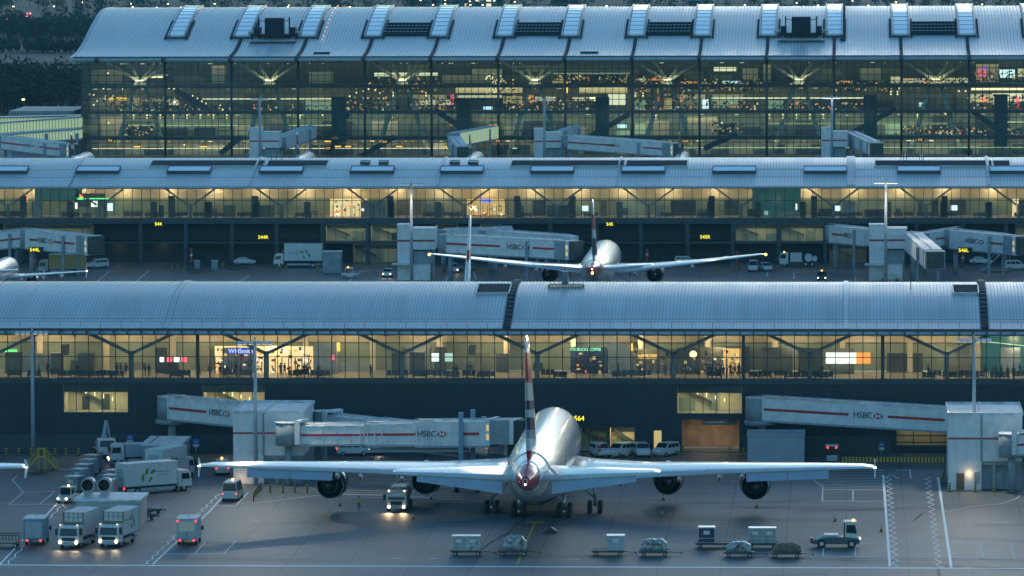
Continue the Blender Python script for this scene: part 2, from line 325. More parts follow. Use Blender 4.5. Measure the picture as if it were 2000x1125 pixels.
for y_, z_ in ((-1.55, 16.85), (-.2, 17.1)): b.box(XA, XB, Y1 + y_, Y1 + y_ + .05, z_ + .55, z_ + .60)
x = XA
while x < XB: b.box(x, x + .05, Y1 - 1.55, Y1 - 1.5, 16.4, 17.4); x += 2.7
b.build('roof_rail', 'steel', near)
b = MB(); b.box(XA, XB, Y1 - .25, Y1 + .35, 9.05, 9.70); b.build('floor_edge', 'wall_panel', near)
b = MB(); b.box(XA, XB, Y1 + .35, Y1 + 38, 9.2, 9.66); b.build('upper_floor', 'inner_floor', near)
# lower wall with openings: (x px left, x px right, z0, z1, kind)
OP = [(124, 251, 5.1, 8.95, 'w'), (396, 518, 4.9, 8.95, 'w'), (1322, 1450, 5.1, 8.95, 'w'), (1133, 1186, .1, 3.4, 'd'), (1190, 1240, .1, 3.4, 'w'), (1277, 1292, .1, 2.9, 'e'), (1332, 1444, .1, 4.4, 'g'), (1750, 1852, 1.0, 3.6, 'o')]
segs = sorted((WX(a, Y1, 850), WX(c, Y1, 850), z0, z1, k) for a, c, z0, z1, k in OP)
xs = sorted({XA, XB} | {s_[0] for s_ in segs} | {s_[1] for s_ in segs})
b = MB()
for xa, xb in zip(xs, xs[1:]):
    holes = sorted((s_[2], s_[3]) for s_ in segs if s_[0] <= (xa + xb) / 2 <= s_[1]); z = 0
    for h0, h1 in holes:
        if h0 > z: b.box(xa, xb, Y1, Y1 + .3, z, h0)
        z = h1
    if z < 9.05: b.box(xa, xb, Y1, Y1 + .3, z, 9.05)
x = XA + .7
while x < XB:
    if not any(s_[0] - .1 < x < s_[1] + .1 for s_ in segs): b.box(x, x + .06, Y1 - .05, Y1 + .01, .3, 9.0, 1)
    x += 1.8
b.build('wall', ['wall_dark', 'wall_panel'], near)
b = MB()
for a, c in ((XA, WX(1130, Y1)), (WX(1450, Y1), WX(1740, Y1))): b.box(a, c, Y1 - .12, Y1 - .052, 0, 2.2)
b.build('plinth', 'wall_panel', near)
for k in range(11):
    xa = XA + 18 * k; window_bay(near, xa, xa + 18, Y1 - .1, 9.72, 15.66, 10, (9.78, 12.62, 15.6), .11, extra=(k == 10))
    b = MB(); xj = xa + 18 * 1 + .2 if False else xa + 18.2
    b = MB(); arms(b, (xj - 6.2, Y1 + .9, 15.9), (xj - .1, Y1 + .9, 13.0), .42, .4); arms(b, (xj + .1, Y1 + .9, 13.0), (xj + 6.2, Y1 + .9, 15.9), .42, .4); b.box(xj - .3, xj + .3, Y1 + .7, Y1 + 1.1, 9.7, 13.3)
    b.build('roof_strut', 'steel', near)
for xp in (386, 1452, 1724): 
    xx = WX(xp, Y1); b = MB(); b.box(xx - .22, xx + .22, Y1 - .34, Y1 - .28, 9.7, 15.65); b.build('movement_joint_post', 'mullion', near)
# inside the upper floor
b = MB(); b.box(XA, XB, Y1 + 13, Y1 + 13.2, 9.7, 13.5, 0); b.box(XA, XB, Y1 + 13.3, Y1 + 13.5, 13.4, 20.0, 1); b.box(XA, XB, Y1 + 12.9, Y1 + 13.3, 13.35, 13.5, 2)
partitions(b, XA, XB, Y1 + 13, 9.7, 13.3, 31, 4)
for k in range(22): b.box(XA + 9 * k - .15, XA + 9 * k + .15, Y1 + 2, Y1 + 13, 15.6, 16.1, 2)
b.box(XA, XB, Y1 + 12.7, Y1 + 12.9, 14.9, 15.15, 2)
b.build('inner_wall', ['sage', 'cream', 'steel', 'inner_dark', 'inner_mid', 'bridge_grey', 'inner_dark'], near)
b = MB()
for k in range(22):
    x = XA + 9 * k + 4.5
    if x < WX(1930, Y1): b.box(x - .35, x + .35, Y1 + 10.8, Y1 + 11.5, 9.7, 17); 
b.build('inner_column', 'cream', near)
for k in range(20):
    x = XA + 9.9 * k + 5; lamp('uplight', 'POINT', (x, Y1 + 9.0, 13.9), 400, (1, .76, .46), near, shadow_soft_size=.4)
lamp('concourse_light', 'AREA', ((XA + XB) / 2, Y1 + 4.5, 15.3), 2900, (1, .84, .60), near, (R(20), 0, 0), shape='RECTANGLE', size=196, size_y=1.0)
def room(parent, xa, xb, Y, z0, z1, depth, m, e, col=(1, .84, .5), wall='room_wall', fl='inner_floor', drop=.15):
    b = MB(); b.box(xa, xb, Y + depth, Y + depth + .1, z0, z1, 0); b.box(xa - .1, xa, Y + .35, Y + depth, z0, z1, 0); b.box(xb, xb + .1, Y + .35, Y + depth, z0, z1, 0)
    b.box(xa, xb, Y + .35, Y + depth, z0 - .1, z0, 1); b.box(xa, xb, Y + .35, Y + depth, z1, z1 + .1, 0)
    rn = random.Random(int(xa * 10)); x = xa; hh = z1 - z0
    if drop > .5 or hh > 3:
        b.box(xa, xb, Y + depth - .12, Y + depth - .01, z0 + hh * .70, z1, 2)
        while x < xb - 1.2:
            w_ = rn.uniform(.8, 2.6); k_ = rn.random()
            if k_ < .45: b.box(x, min(x + w_, xb), Y + depth - .3, Y + depth - .13, z0, z0 + hh * rn.uniform(.35, .70), 3 if k_ < .28 else 2)
            x += w_ + rn.uniform(.2, 1.2)
        b.obox((xa + .4, Y + depth - .9, z0 + hh * .75), (min(5, xb - xa) * .8, 0, -hh * .5), (0, .5, 0), (0, 0, .35), 2)
    b.build(wall, [m, fl, 'inner_dark', 'sage'], parent)
    if hh > 3.2 and drop > .5:
        for i in range(4): t_ = MB(); x = xa + (xb - xa) * (.3 + .14 * i); t_.box(x, x + .09, Y + 2.5, Y + 2.6, z1 - 1.5 - i * .32, z1 - 1.0 - i * .32); t_.build('pendant_light', 'e_warm', parent)
    lamp('room_light', 'AREA', ((xa + xb) / 2, Y + depth * .5, z1 - drop), e, col, parent, None, shape='RECTANGLE', size=(xb - xa) * .8, size_y=depth * .3)
for xa, xb, z0, z1, k in segs:
    if k == 'w' and z0 > 3:
        room(near, xa + .1, xb - .1, Y1, z0, z1, 5, 'cream', 210, (1, .92, .58), drop=.9); window_bay(near, xa, xb, Y1 + .1, z0, z1, 5, (z0 + .05, z1 - .05), .1)
        b = MB(); b.box(xa + .1, xb - .1, Y1 + .45, Y1 + .7, z1 - 1.1, z1 - .02); b.build('ceiling_bulkhead', 'inner_dark', near)
    elif k == 'w': room(near, xa + .1, xb - .1, Y1, z0, z1 - .1, 4, 'cream', 110, (1, .84, .4)); window_bay(near, xa, xb, Y1 + .1, z0, z1, 2, (z0 + .05, z1 - .05), .12)
    elif k == 'd': room(near, xa + .1, xb - .1, Y1, z0, z1 - .1, 4, 'sage', 18, (1, .84, .4)); window_bay(near, xa, xb, Y1 + .1, z0, z1, 3, (z0 + .05, z1 - .05), .12)
    elif k == 'e':
        b = MB(); b.box(xa, xb, Y1 + .1, Y1 + .2, z0, z1); b.build('door', 'e_gold', near)
    elif k == 'g':
        b = MB(); b.box(xa, xb, Y1 + 6, Y1 + 6.2, z0, z1); b.box(xa, xb, Y1 + .3, Y1 + 6, z1, z1 + .2)
        b.box(xa - .2, xa, Y1 + .3, Y1 + 6, z0, z1); b.box(xb, xb + .2, Y1 + .3, Y1 + 6, z0, z1); b.build('loading_bay', 'brown_panel' if False else mat('bay_panel', (.36, .23, .12), .45, var=.3, vs=.8), near)
        b = MB(); b.cyl((xa + 2.6, Y1 + 1.2, z1 - .5), (xb - .4, Y1 + 1.2, z1 - .5), .32, n=10); b.build('shutter_roll', 'metal', near)
        lamp('bay_light', 'AREA', ((xa + xb) / 2, Y1 + 2.5, z1 - .3), 150, (1, .72, .40), near, None, shape='RECTANGLE', size=5, size_y=.6)
    elif k == 'o':
        b = MB(); b.box(xa, xb, Y1 + 5, Y1 + 5.2, 0, z1); b.build('loading_bay', 'cream', near); lamp('bay_light', 'AREA', ((xa + xb) / 2, Y1 + 3, z1 + .2), 45, (1, .72, .3), near, None, shape='RECTANGLE', size=5, size_y=.5)
        window_bay(near, xa, xb, Y1 + .1, z0, z1, 3, (z0 + .4, z0 + 1.3, z1), .14)
# roof fittings, near
def on_roof(prof, Y, px, py):
    d = ray(px, py)
    best = None
    for i in range(0, 400):
        dy = prof[0][0] + (prof[-1][0] - prof[0][0]) * i / 400; t = (Y + dy) / d.y; z = CAMH + d.z * t
        if z <= prof_z(prof, dy): return d.x * t, dy, z
    return d.x * t, dy, z
def roof_patch(parent, name, prof, Y, pxa, pxb, pya, pyb, h, mats, skew=0):
    """a panel lying on the curved roof between two heights of the slope"""
    xa = on_roof(prof, Y, pxa, pyb)[0]; xb = on_roof(prof, Y, pxb, pyb)[0]; d1 = on_roof(prof, Y, pxa, pyb)[1]; d2 = on_roof(prof, Y, pxa, pya)[1]
    b = MB(); n = 5; rs = []
    for i in range(n + 1):
        dy = d1 + (d2 - d1) * i / n; z = prof_z(prof, dy)
        rs.append([(xa, Y + dy, z + .02), (xb, Y + dy, z + .02), (xb, Y + dy, z + h), (xa, Y + dy, z + h)])
    b.loft(rs, 0, True, False); o = b.build(name, mats[0], parent)
    if len(mats) > 1:
        f = MB(); z1 = prof_z(prof, d1); z2 = prof_z(prof, d2); t = .16
        f.box(xa - t, xb + t, Y + d1 - t, Y + d1, z1 - .05, z1 + h + .12); f.box(xa - t, xb + t, Y + d2, Y + d2 + t, z2 - .05, z2 + h + .12)
        for x in (xa - t, xb): f.obox((x, Y + d1, z1), (t, 0, 0), (0, d2 - d1, z2 - z1), (0, 0, h + .12))
        f.build('panel_frame', mats[1], o)
    return o
roof_patch(near, 'roof_vent', PN, Y1, 931, 993, 559, 576, .25, ['panel_dark', 'fascia']); roof_patch(near, 'roof_vent', PN, Y1, 1863, 1910, 561, 576, .25, ['panel_dark', 'fascia'])
for px in (996, 1921):
    xa = on_roof(PN, Y1, px, 600)[0]; b = MB(); rs = []
    for dy, z in PN[:24]: rs.append([(xa - .5, Y1 + dy, z + .1), (xa + .5, Y1 + dy, z + .1), (xa + .5, Y1 + dy, z + .24), (xa - .5, Y1 + dy, z + .24)])
    b.loft(rs, 0, True, False)
    for i in range(4, 23):
        dy, z = PN[i]; b.box(xa - .4, xa + .4, Y1 + dy, Y1 + dy + .25, z + .22, z + .34, 1)
    b.build('roof_ladder', ['panel_dark', 'steel'], near)
for px, m_ in ((338, 'roof_rib'), (1652, 'roof')):
    xa = on_roof(PN, Y1, px, 600)[0]; b = MB(); rs = [[(xa - .28, Y1 + dy, z), (xa + .28, Y1 + dy, z), (xa + .28, Y1 + dy, z + .19), (xa - .28, Y1 + dy, z + .19)] for dy, z in PN]
    b.loft(rs, 0, True, False); b.build('roof_joint', m_, near)
x_, dy_, z_ = on_roof(PN, Y1, 1105, 560); b = MB()
b.box(x_ - 2.2, x_ + 2.4, Y1 + dy_ - 1, Y1 + dy_ + 1, z_ + .25, z_ + .4); b.box(x_ - .5, x_ + .3, Y1 + dy_ - .5, Y1 + dy_ + .5, z_ + .4, z_ + 2.1)
for i in range(8): b.box(x_ - 2.2 + i * .65, x_ - 2.14 + i * .65, Y1 + dy_ - 1, Y1 + dy_ - .95, z_ + .4, z_ + 1.1)
for i in (-2.4, 2.3): b.box(x_ + i, x_ + i + .2, Y1 + dy_ - .9, Y1 + dy_ + .9, z_, z_ + .3)
b.cyl((x_ - .1, Y1 + dy_, z_ + 2), (x_ - .1, Y1 + dy_, z_ + 4.2), .05, n=6); b.build('roof_plant', 'steel', near)
for px in (1779,):
    x_, dy_, z_ = on_roof(PN, Y1, px, 565); b = MB(); b.cyl((x_, Y1 + dy_, z_), (x_, Y1 + dy_, z_ + 1.6), .07, n=6); b.build('roof_aerial', 'dark_metal', near)
# signs inside / on
def sign_box(parent, name, px0, px1, py0, py1, Y, m, d=.15):
    a = W(px0, py1, Y); c = W(px1, py0, Y); b = MB(); b.box(a.x, c.x, Y, Y + d, a.z, c.z); return b.build(name, m, parent)
def sign_text(parent, s, px, py, Y, size, m, align='LEFT', squash=1.): return text(s, W(px, py, Y), (1, 0, 0), (0, -1, 0), size, m, parent, 'lettering', align, squash)
# shops along the near concourse (part of the building)
YS = Y1 + 6.5
def shop(parent, label, px0, px1, py0, py1, Y, m, seed, n=30, cols=('e_shop', 'e_orange', 'e_white', 'inner_dark', 'red', 'inner_dark', 'signblue', 'inner_mid', 'e_gold')):
    a = W(px0, py1, Y); c = W(px1, py0, Y); rnd = random.Random(seed)
    b = MB(); b.box(a.x, c.x, Y + 3.0, Y + 3.1, a.z, c.z); o = b.build('shop_unit', m, parent); o['label'] = label
    s_ = MB(); w = c.x - a.x; h = c.z - a.z
    for i in range(n):
        x = a.x + rnd.random() * w * .95; z = a.z + rnd.random() ** 1.3 * h * .9; ww = rnd.uniform(.12, .5); hh = rnd.uniform(.12, .45)
        yy = Y + rnd.uniform(.4, 2.8); s_.box(x, min(x + ww, c.x), yy, yy + .1, z, min(z + hh, c.z), rnd.randrange(len(cols)))
    x = a.x + .1
    while x < c.x - .3: s_.box(x, x + .1, Y + 1.6, Y + 2.2, a.z, a.z + min(h * .75, 2.2), 3); x += .9
    s_.build('stock_display', list(cols), o); return o
s1 = shop(near, 'bright newsagent shop with shelves of books', 415, 615, 680, 733, YS, 'e_shop', 3, 150)
o = sign_box(near, 'shop_sign', 444, 497, 679, 692, YS - .3, 'e_navylit'); sign_text(o, 'WHSmith', 446, 686, YS - .38, .86, 'e_blue' if False else mat('e_lilac', (.35, .4, .9), .5, emit=1.0), squash=.95)
s2 = shop(near, 'coffee shop with a dark counter and warm lamps', 1112, 1186, 686, 735, YS, 'coat_blue', 5, 40, ('e_gold', 'e_orange', 'inner_dark', 'coat_blue', 'red', 'inner_dark', 'e_gold', 'inner_mid'))
o = sign_box(near, 'shop_sign', 1111, 1186, 678, 687, YS - .3, 'inner_dark'); sign_text(o, 'STARBUCKS COFFEE', 1112, 682.5, YS - .38, .56, 'e_mint', squash=.82)
s3 = shop(near, 'open cafe bar with pendant lamps', 1236, 1320, 686, 735, YS, 'inner_mid', 9, 34, ('inner_dark', 'inner_mid', 'coat_dark', 'truck_grey', 'inner_dark', 'e_gold', 'cream'))
s4 = shop(near, 'restaurant with a busy counter and round clock', 1325, 1448, 682, 735, YS, 'inner_mid', 11, 90, ('inner_dark', 'coat_dark', 'inner_mid', 'brown_box', 'inner_dark', 'e_gold', 'coat_dark', 'cream', 'e_shop', 'truck_grey'))
for a_ in ((1246, 1283, 692, 700), (1413, 1447, 681, 729)): sign_box(near, 'lit_panel', *a_, YS + 2.7, 'e_gold')
x_ = W(1354, 692, YS - .2); b = MB(); b.cyl(x_, x_ - Vector((0, .15, 0)), .5, n=16); b.build('wall_clock', 'e_cream', near)
for px0, px1, py0, py1, m_ in ((1613, 1672, 689, 710, 'e_white'), (1672, 1700, 689, 710, 'e_orange'), (9, 33, 683, 687, 'e_green'), (312, 320, 697, 707, 'e_white'), (326, 334, 697, 707, 'e_pink'), (340, 350, 697, 707, 'e_white'), (354, 365, 697, 707, 'e_pink'), (843, 857, 690, 706, 'e_screen'), (869, 884, 690, 706, 'e_cool'), (659, 664, 669, 686, 'e_amber'), (1231, 1236, 671, 685, 'e_amber'), (647, 653, 694, 703, 'e_pink'), (771, 778, 684, 687, 'e_lime')):
    sign_box(near, 'lit_panel', px0, px1, py0, py1, YS + .5, m_)
for px0, px1, py0 in ((612, 657, 670), (1190, 1232, 672), (800, 828, 688), (765, 778, 690), (119, 131, 674), (100, 120, 690), (152, 182, 692), (915, 928, 676), (10, 40, 690), (321, 347, 708)):
    o = sign_box(near, 'service_pod' if py0 < 674 and px1 - px0 > 20 else 'gate_cabinet', px0, px1, py0, 736 if py0 != 674 and py0 != 676 else 694, YS + 1, 'bridge_grey' if px1 - px0 > 40 else 'inner_dark', 2.)
# teal open void at the right end
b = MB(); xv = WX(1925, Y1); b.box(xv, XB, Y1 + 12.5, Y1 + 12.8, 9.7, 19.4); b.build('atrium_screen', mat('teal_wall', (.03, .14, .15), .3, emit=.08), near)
b = MB(); p = W(1925, 668, Y1 + 12); q = W(2010, 677, Y1 + 12); b.obox(p, q - p, (0, .1, 0), (0, 0, .10)); b.build('light_tube', 'e_cool', near)
# gate number
def led(parent, s, px, py, Y, size, squash=1.): return sign_text(parent, s, px, py, Y, size, 'e_sign', squash=squash)
# ---- middle concourse: junctions of the roof struts at -128.8 + 18 k
mid = empty('satellite_concourse', (0, 0, 0), 0, 'middle concourse with long skylights and dark panels on its pale roof', 'airport concourse')
MA, MBX = -201.0, 69.0
PM = smooth_prof([(-2.0, 15.25), (3, 16.3), (8, 17.6), (13, 18.7), (18, 19.3), (23, 19.5), (32, 18.4), (42, 15.4)], 3)
poly_roof('roof', PM, Y2, MA, MBX, .6, .12, .08, .3, mid, ['roof_far', 'roof_rib', 'cream'])
b = MB(); b.cyl((MA, Y2 - 2.2, 15.0), (MBX, Y2 - 2.2, 15.0), .25, n=8); b.box(MA, MBX, Y2 - 2.0, Y2 + .2, 14.85, 14.97, 1); b.build('eave_gutter', ['fascia', 'fascia_dark'], mid)
b = MB(); b.box(MA, MBX, Y2 - .5, Y2 + .4, 7.8, 8.9); b.build('floor_edge', 'wall_panel', mid)
b = MB(); b.box(MA, MBX, Y2 + .4, Y2 + 38, 8.6, 8.9); b.build('upper_floor', 'inner_floor', mid)
b = MB(); b.box(MA, MBX, Y2 + 9, Y2 + 9.2, 8.9, 12.3, 0); b.box(MA, MBX, Y2 + 9.3, Y2 + 9.5, 12.2, 18.0, 1); partitions(b, MA, MBX, Y2 + 9, 8.9, 12.1, 32, 4)
b.build('inner_wall', ['sage', 'cream', 'steel', 'inner_dark', 'inner_mid', 'bridge_grey', 'inner_dark'], mid)
for k in range(15):
    xa = MA + 18 * k; window_bay(mid, xa, xa + 18, Y2 - .1, 8.95, 14.95, 10, (12.35,), .11, extra=(k == 14))
    xj = MA + .5 + 18 * k; b = MB()
    arms(b, (xj - 5.4, Y2 + .9, 15.0), (xj - .5, Y2 + .9, 11.4), .35, .3); arms(b, (xj + .5, Y2 + .9, 11.4), (xj + 5.4, Y2 + .9, 15.0), .35, .3); b.box(xj - .3, xj + .3, Y2 + .8, Y2 + 1.1, 8.9, 11.6); b.build('roof_strut', 'steel', mid)
for k in range(30): lamp('uplight', 'POINT', (MA + 9 * k + 4.5, Y2 + 7.6, 14.1), 270, (1, .80, .52), mid, shadow_soft_size=.4)
lamp('concourse_light', 'AREA', ((MA + MBX) / 2, Y2 + 4.2, 14.3), 810, (1, .86, .58), mid, (R(20), 0, 0), shape='RECTANGLE', size=266, size_y=.8)
# undercroft: back wall, floor slab, columns, glazed rooms
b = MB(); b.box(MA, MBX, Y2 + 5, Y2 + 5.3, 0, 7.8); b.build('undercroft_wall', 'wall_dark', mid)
b = MB(); b.box(MA, MBX, Y2 - .1, Y2 + 5, 3.9, 4.25); b.build('undercroft_slab', 'wall_panel', mid)
k = 0
for px in (275, 363, 453, 541, 630, 718, 40, 1075, 1252, 1343, 1431, 1521, 1612, 985, 1165, 1700, 1790, 1880, 1965):
    x = WX(px, Y2, 480); b = MB(); b.box(x - .38, x + .38, Y2 - .3, Y2 + .5, 0, 7.8); b.build('column', 'wall_panel', mid)
for px0, px1, py0, py1, e_ in ((6, 178, 440, 462, 110), (636, 715, 441, 470, 150), (724, 775, 441, 470, 110), (850, 892, 441, 465, 40), (938, 981, 441, 466, 60), (1437, 1517, 441, 470, 150), (1526, 1608, 441, 470, 150), (1617, 1630, 441, 470, 30), (1985, 2030, 440, 468, 60), (690, 775, 483, 512, 60), (1620, 1692, 486, 512, 25)):
    a = W(px0, py1, Y2); c = W(px1, py0, Y2)
    z0_, z1_ = (4.35, 7.6) if py1 < 475 else (.1, 3.7)
    room(mid, a.x, c.x, Y2 + .1, z0_, z1_, 4, 'cream' if px0 != 1620 else 'bay_panel', e_ * .42, (1, .94, .60)); window_bay(mid, a.x, c.x, Y2 + .1, z0_, z1_, max(1, round((c.x - a.x) / 1.8)), (z0_ + .05, z1_ - .05), .09)
for px0, px1 in ((190, 262), (262, 360)):
    a = W(px0, 510, Y2); c = W(px1, 475, Y2); lamp('undercroft_light', 'POINT', ((a.x + c.x) / 2, Y2 + 3, 3.2), 35, (1, .8, .45), mid, shadow_soft_size=.3)
for px0, px1, py0, py1, m_ in ((146, 205, 378, 404, 'inner_dark'), (150, 163, 386, 390, 'e_green'), (166, 218, 387, 389, 'e_green'), (205, 220, 397, 412, 'e_screen'), (178, 190, 392, 404, 'e_white'), (147, 152, 396, 408, 'e_white'), (645, 715, 388, 424, 'e_shop'), (912, 985, 388, 420, 'e_gold'), (936, 959, 389.5, 395, 'e_blue'), (916, 929, 402, 412, 'e_screen'), (1137, 1149, 402, 412, 'e_screen'), (1629, 1642, 402, 412, 'e_screen'), (1857, 1870, 401, 411, 'e_screen'), (1554, 1557, 398, 410, 'e_white'), (1493, 1500, 412, 420, 'e_cool'), (51, 54, 382, 395, 'e_orange'), (155, 162, 378, 386, 'e_orange'), (1977, 1990, 388, 424, 'e_shop'), (1469, 1564, 368, 422, 'teal_wall'), (68, 160, 368, 392, 'teal_wall')):
    sign_box(mid, 'lit_panel' if m_[:2] == 'e_' else 'screen_wall', px0, px1, py0, py1, Y2 + (6.5 if m_ in ('teal_wall', 'inner_dark') else 5.2), m_)
shop(mid, 'lit shop with packed shelves behind the glass', 646, 714, 390, 424, Y2 + 3.5, 'e_shop', 21, 50); shop(mid, 'lit shop under a blue sign', 914, 984, 396, 421, Y2 + 3.5, 'e_gold', 22, 50)
for i, px in enumerate((45, 137, 300, 335, 405, 408, 498, 500, 600, 762, 764, 856, 1010, 1012, 1115, 1118, 1210, 1387, 1390, 1480, 1568, 1590, 1735, 1842, 1845, 1932, 1930)):
    sign_box(mid, 'gate_cabinet', px - 6, px + 6, 394 if i % 3 else 383, 424, Y2 + 3, 'inner_dark', .8)
# roof panels and skylights
for px0, px1 in ((293, 513), (521, 637), (998, 1218), (1223, 1341), (1710, 1937), (1941, 1972)): roof_patch(mid, 'solar_panel', PM, Y2, px0, px1, 316, 326.5, .2, ['panel_dark', 'fascia'])
mat('skylight', (.55, .68, .78), .15, .0, coat=.5)
for px in (10, 190, 368, 548, 726, 901, 1078, 1256, 1434, 1612, 1795, 1975): roof_patch(mid, 'skylight', PM, Y2, px - 41, px + 41, 330, 340, .55, ['skylight', 'fascia_dark'])
for px in (713, 749, 888, 924): roof_patch(mid, 'roof_hatch', PM, Y2, px - 8, px + 8, 319, 322, .5, ['skylight', 'fascia_dark'])
for px, w_ in ((1662, .8), (495, .2), (146, .12), (860, .12), (1207, .12), (1930, .3)):
    xa = on_roof(PM, Y2, px, 340)[0]; b = MB(); b.loft([[(xa - w_, Y2 + dy, z), (xa + w_, Y2 + dy, z), (xa + w_, Y2 + dy, z + .3), (xa - w_, Y2 + dy, z + .3)] for dy, z in PM], 0, True, False); b.build('roof_joint', 'roof_rib', mid)
b = MB()
for dy in (2.3,): b.box(MA, MBX, Y2 + dy, Y2 + dy + .06, prof_z(PM, dy) + .6, prof_z(PM, dy) + .66)
b.build('roof_rail', 'steel', mid)
for px, w_ in ((540, 22), (1765, 12), (1800, 9)):
    x_, dy_, z_ = on_roof(PM, Y2, px, 313); b = MB(); b.box(x_ - w_ * .05, x_ + w_ * .05, Y2 + dy_ - .6, Y2 + dy_ + .6, z_ + .9, z_ + 1.0)
    for i in (-1, 0, 1): b.cyl((x_ + i * w_ * .045, Y2 + dy_, z_ - .1), (x_ + i * w_ * .045, Y2 + dy_, z_ + 1.8), .06, n=5)
    b.build('roof_plant', 'dark_metal', mid)

# ---- the main terminal: bays of 18 m from its left gable
term = empty('terminal_building', (0, 0, 0), 0, 'huge glazed main terminal with a wave shaped silver roof across the top', 'terminal building')
TA = -207.6; TX = [-183.3 + 18 * k for k in range(-1, 15)]; TB = TX[-1]
PT = smooth_prof([(-4, 26.6), (6, 27.4), (13.5, 28.35), (24, 30.4), (40, 34.15), (57, 37.26), (73.6, 38.1), (95, 37.2), (120, 33), (150, 27)], 3)
poly_roof('roof', PT, Y3, TA, TB, .9, .16, .12, .6, term, ['roof_far', 'roof_rib', 'inner_mid'])
b = MB(); b.cyl((TA, Y3 - 4.2, 26.1), (TB, Y3 - 4.2, 26.1), .55, n=10); b.box(TA, TB, Y3 - 4.0, Y3 + .3, 25.6, 25.75, 1)
for x in TX: b.cyl((x - .5, Y3 - 4.25, 26.1), (x + .5, Y3 - 4.25, 26.1), .75, n=10, m=1)
b.box(TA, TB, Y3 - 3.9, Y3 - 3.4, 26.5, 27.0, 1)
b.build('eave_gutter', ['fascia', 'fascia_dark'], term)
b = MB(); rs = [[(TA - .9, Y3 + dy, z - .9), (TA, Y3 + dy, z - .9), (TA, Y3 + dy, z + .25), (TA - .9, Y3 + dy, z + .25)] for dy, z in PT[:24]]; b.loft(rs, 0, True, False); b.build('roof_verge', 'fascia', term)
b = MB(); b.box(TA, TB, Y3 + 72, Y3 + 72.1, 39.0, 39.1); x = TA
while x < TB: b.box(x, x + .12, Y3 + 72, Y3 + 72.12, 37.8, 39.3); x += 3
b.build('ridge_rail', 'steel', term)
hz_ = [1.9 + 1.66 * i for i in range(14)]; GX0 = TX[0] - .0
for k in range(len(TX) - 1):
    xa = TX[k] if k else WX(159, Y3, 200); window_bay(term, xa, TX[k + 1], Y3, .2, 25.6, 10, hz_, .16, 'glass_far', extra=True)
xw = WX(159, Y3, 200)
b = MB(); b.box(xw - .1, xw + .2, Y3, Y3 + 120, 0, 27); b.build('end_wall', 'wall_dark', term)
for x in TX[1:]:
    b = MB(); b.cyl((x, Y3 - .7, 0), (x, Y3 - .7, 25.8), .32, n=8); b.build('facade_post', 'fascia_dark', term)
for z, nm in ((5.0, 0), (12.0, 0), (19.0, 0)):
    b = MB(); b.box(xw, TB, Y3 + 3, Y3 + 60, z - .75, z); b.build('floor_slab', 'inner_dark', term)
DP = {0: 9, 5.0: 13, 12.0: 16, 19.0: 20}
for z0, z1, m_, e_ in ((0, 4.2, 'cream', 1500), (5.0, 11.2, 'sage', 2400), (12, 18.2, 'inner_mid', 1500), (19, 28.6, 'inner_dark', 900)):
    d_ = DP[z0]; b = MB(); b.box(xw, TB, Y3 + d_, Y3 + d_ + .3, z0, z1); 
    rn = random.Random(int(z0) + 3); x = xw
    while x < TB - 2:
        w_ = rn.uniform(1.5, 9); k_ = rn.random(); hh = (min(z1, 25) - z0)
        if k_ < .75: b.box(x, min(x + w_, TB), Y3 + d_ - rn.uniform(.3, 3), Y3 + d_ - .05, z0, z0 + hh * rn.choice((.35, .5, .62, .62, .8)), 1 if k_ < .2 else 2 if k_ < .5 else 3)
        x += w_ + rn.uniform(0, 3)
    b.build('inner_wall', [m_, 'cream', 'inner_dark', 'inner_mid'], term); x = xw + 2; b = MB()
    while x < TB:
        if rn.random() < .5: b.box(x, x + rn.choice((.25, .25, 1.2)), Y3 + d_ * .55, Y3 + d_ * .55 + .3, min(z1, 25) - .5, min(z1, 25) - .38)
        x += rn.choice((1.8, 1.8, 3.6, 6))
    b.build('ceiling_lights', 'e_cream', term)
    lamp('terminal_light', 'AREA', ((xw + TB) / 2, Y3 + d_ - 4, min(z1, 25) - .25), e_ * 3.0, (1, .78, .48), term, (R(15), 0, 0), shape='RECTANGLE', size=TB - xw - 4, size_y=1.2)
# tree columns with four arms and spread legs
def tree_col(px):
    x = WX(px, Y3, 155); y = Y3 + 7; b = MB(); nz = 19.6
    for dx, dy in ((-11, 0), (11, 0), (-6, 9), (6, 9)): b.cyl((x, y, nz), (x + dx, y + dy, 26.6 if dy == 0 else 28), .50, .34, 8)
    b.box(x - 1.5, x + 1.5, y - .5, y + .5, nz - .5, nz + .3); b.cyl((x - 1.2, y, nz - .4), (x - 7, y, 0), .5, .75, 8); b.cyl((x + 1.2, y, nz - .4), (x + 7, y, 0), .5, .75, 8)
    o = b.build('tree_column', mat('cream_steel', (.62, .58, .44), .5), term); lamp('column_light', 'POINT', (x, y - 2.0, nz + 1.0), 260, (1, .8, .5), term, shadow_soft_size=.3)
    bb = MB(); bb.box(x - 1.1, x + 1.1, y - 1.1, y - .9, nz + .3, nz + .7); bb.build('column_lamp', 'e_cream', o)
for px in (267, 521, 782, 1042, 1302, 1560, 1828): tree_col(px)
for px, y0, y1 in ((661, 190, 278), (905, 192, 252), (1176, 190, 262), (1700, 186, 300), (1955, 185, 278)):
    a = W(px - 13, y1, Y3 + 2); c = W(px + 13, y0, Y3 + 2); b = MB(); b.box(a.x, c.x, Y3 + 1.5, Y3 + 6, a.z - 1, c.z); b.build('lift_shaft', 'black', term)
def diag(px0, py0, px1, py1, w, m_='black', dep=3., nm='escalator'):
    a = W(px0, py0, Y3 + dep); c = W(px1, py1, Y3 + dep); b = MB(); d = (c - a).normalized(); n_ = Vector((-d.z, 0, d.x)) * w; b.obox(a - n_ / 2, c - a, n_, (0, 1.5, 0)); b.build(nm, m_, term)
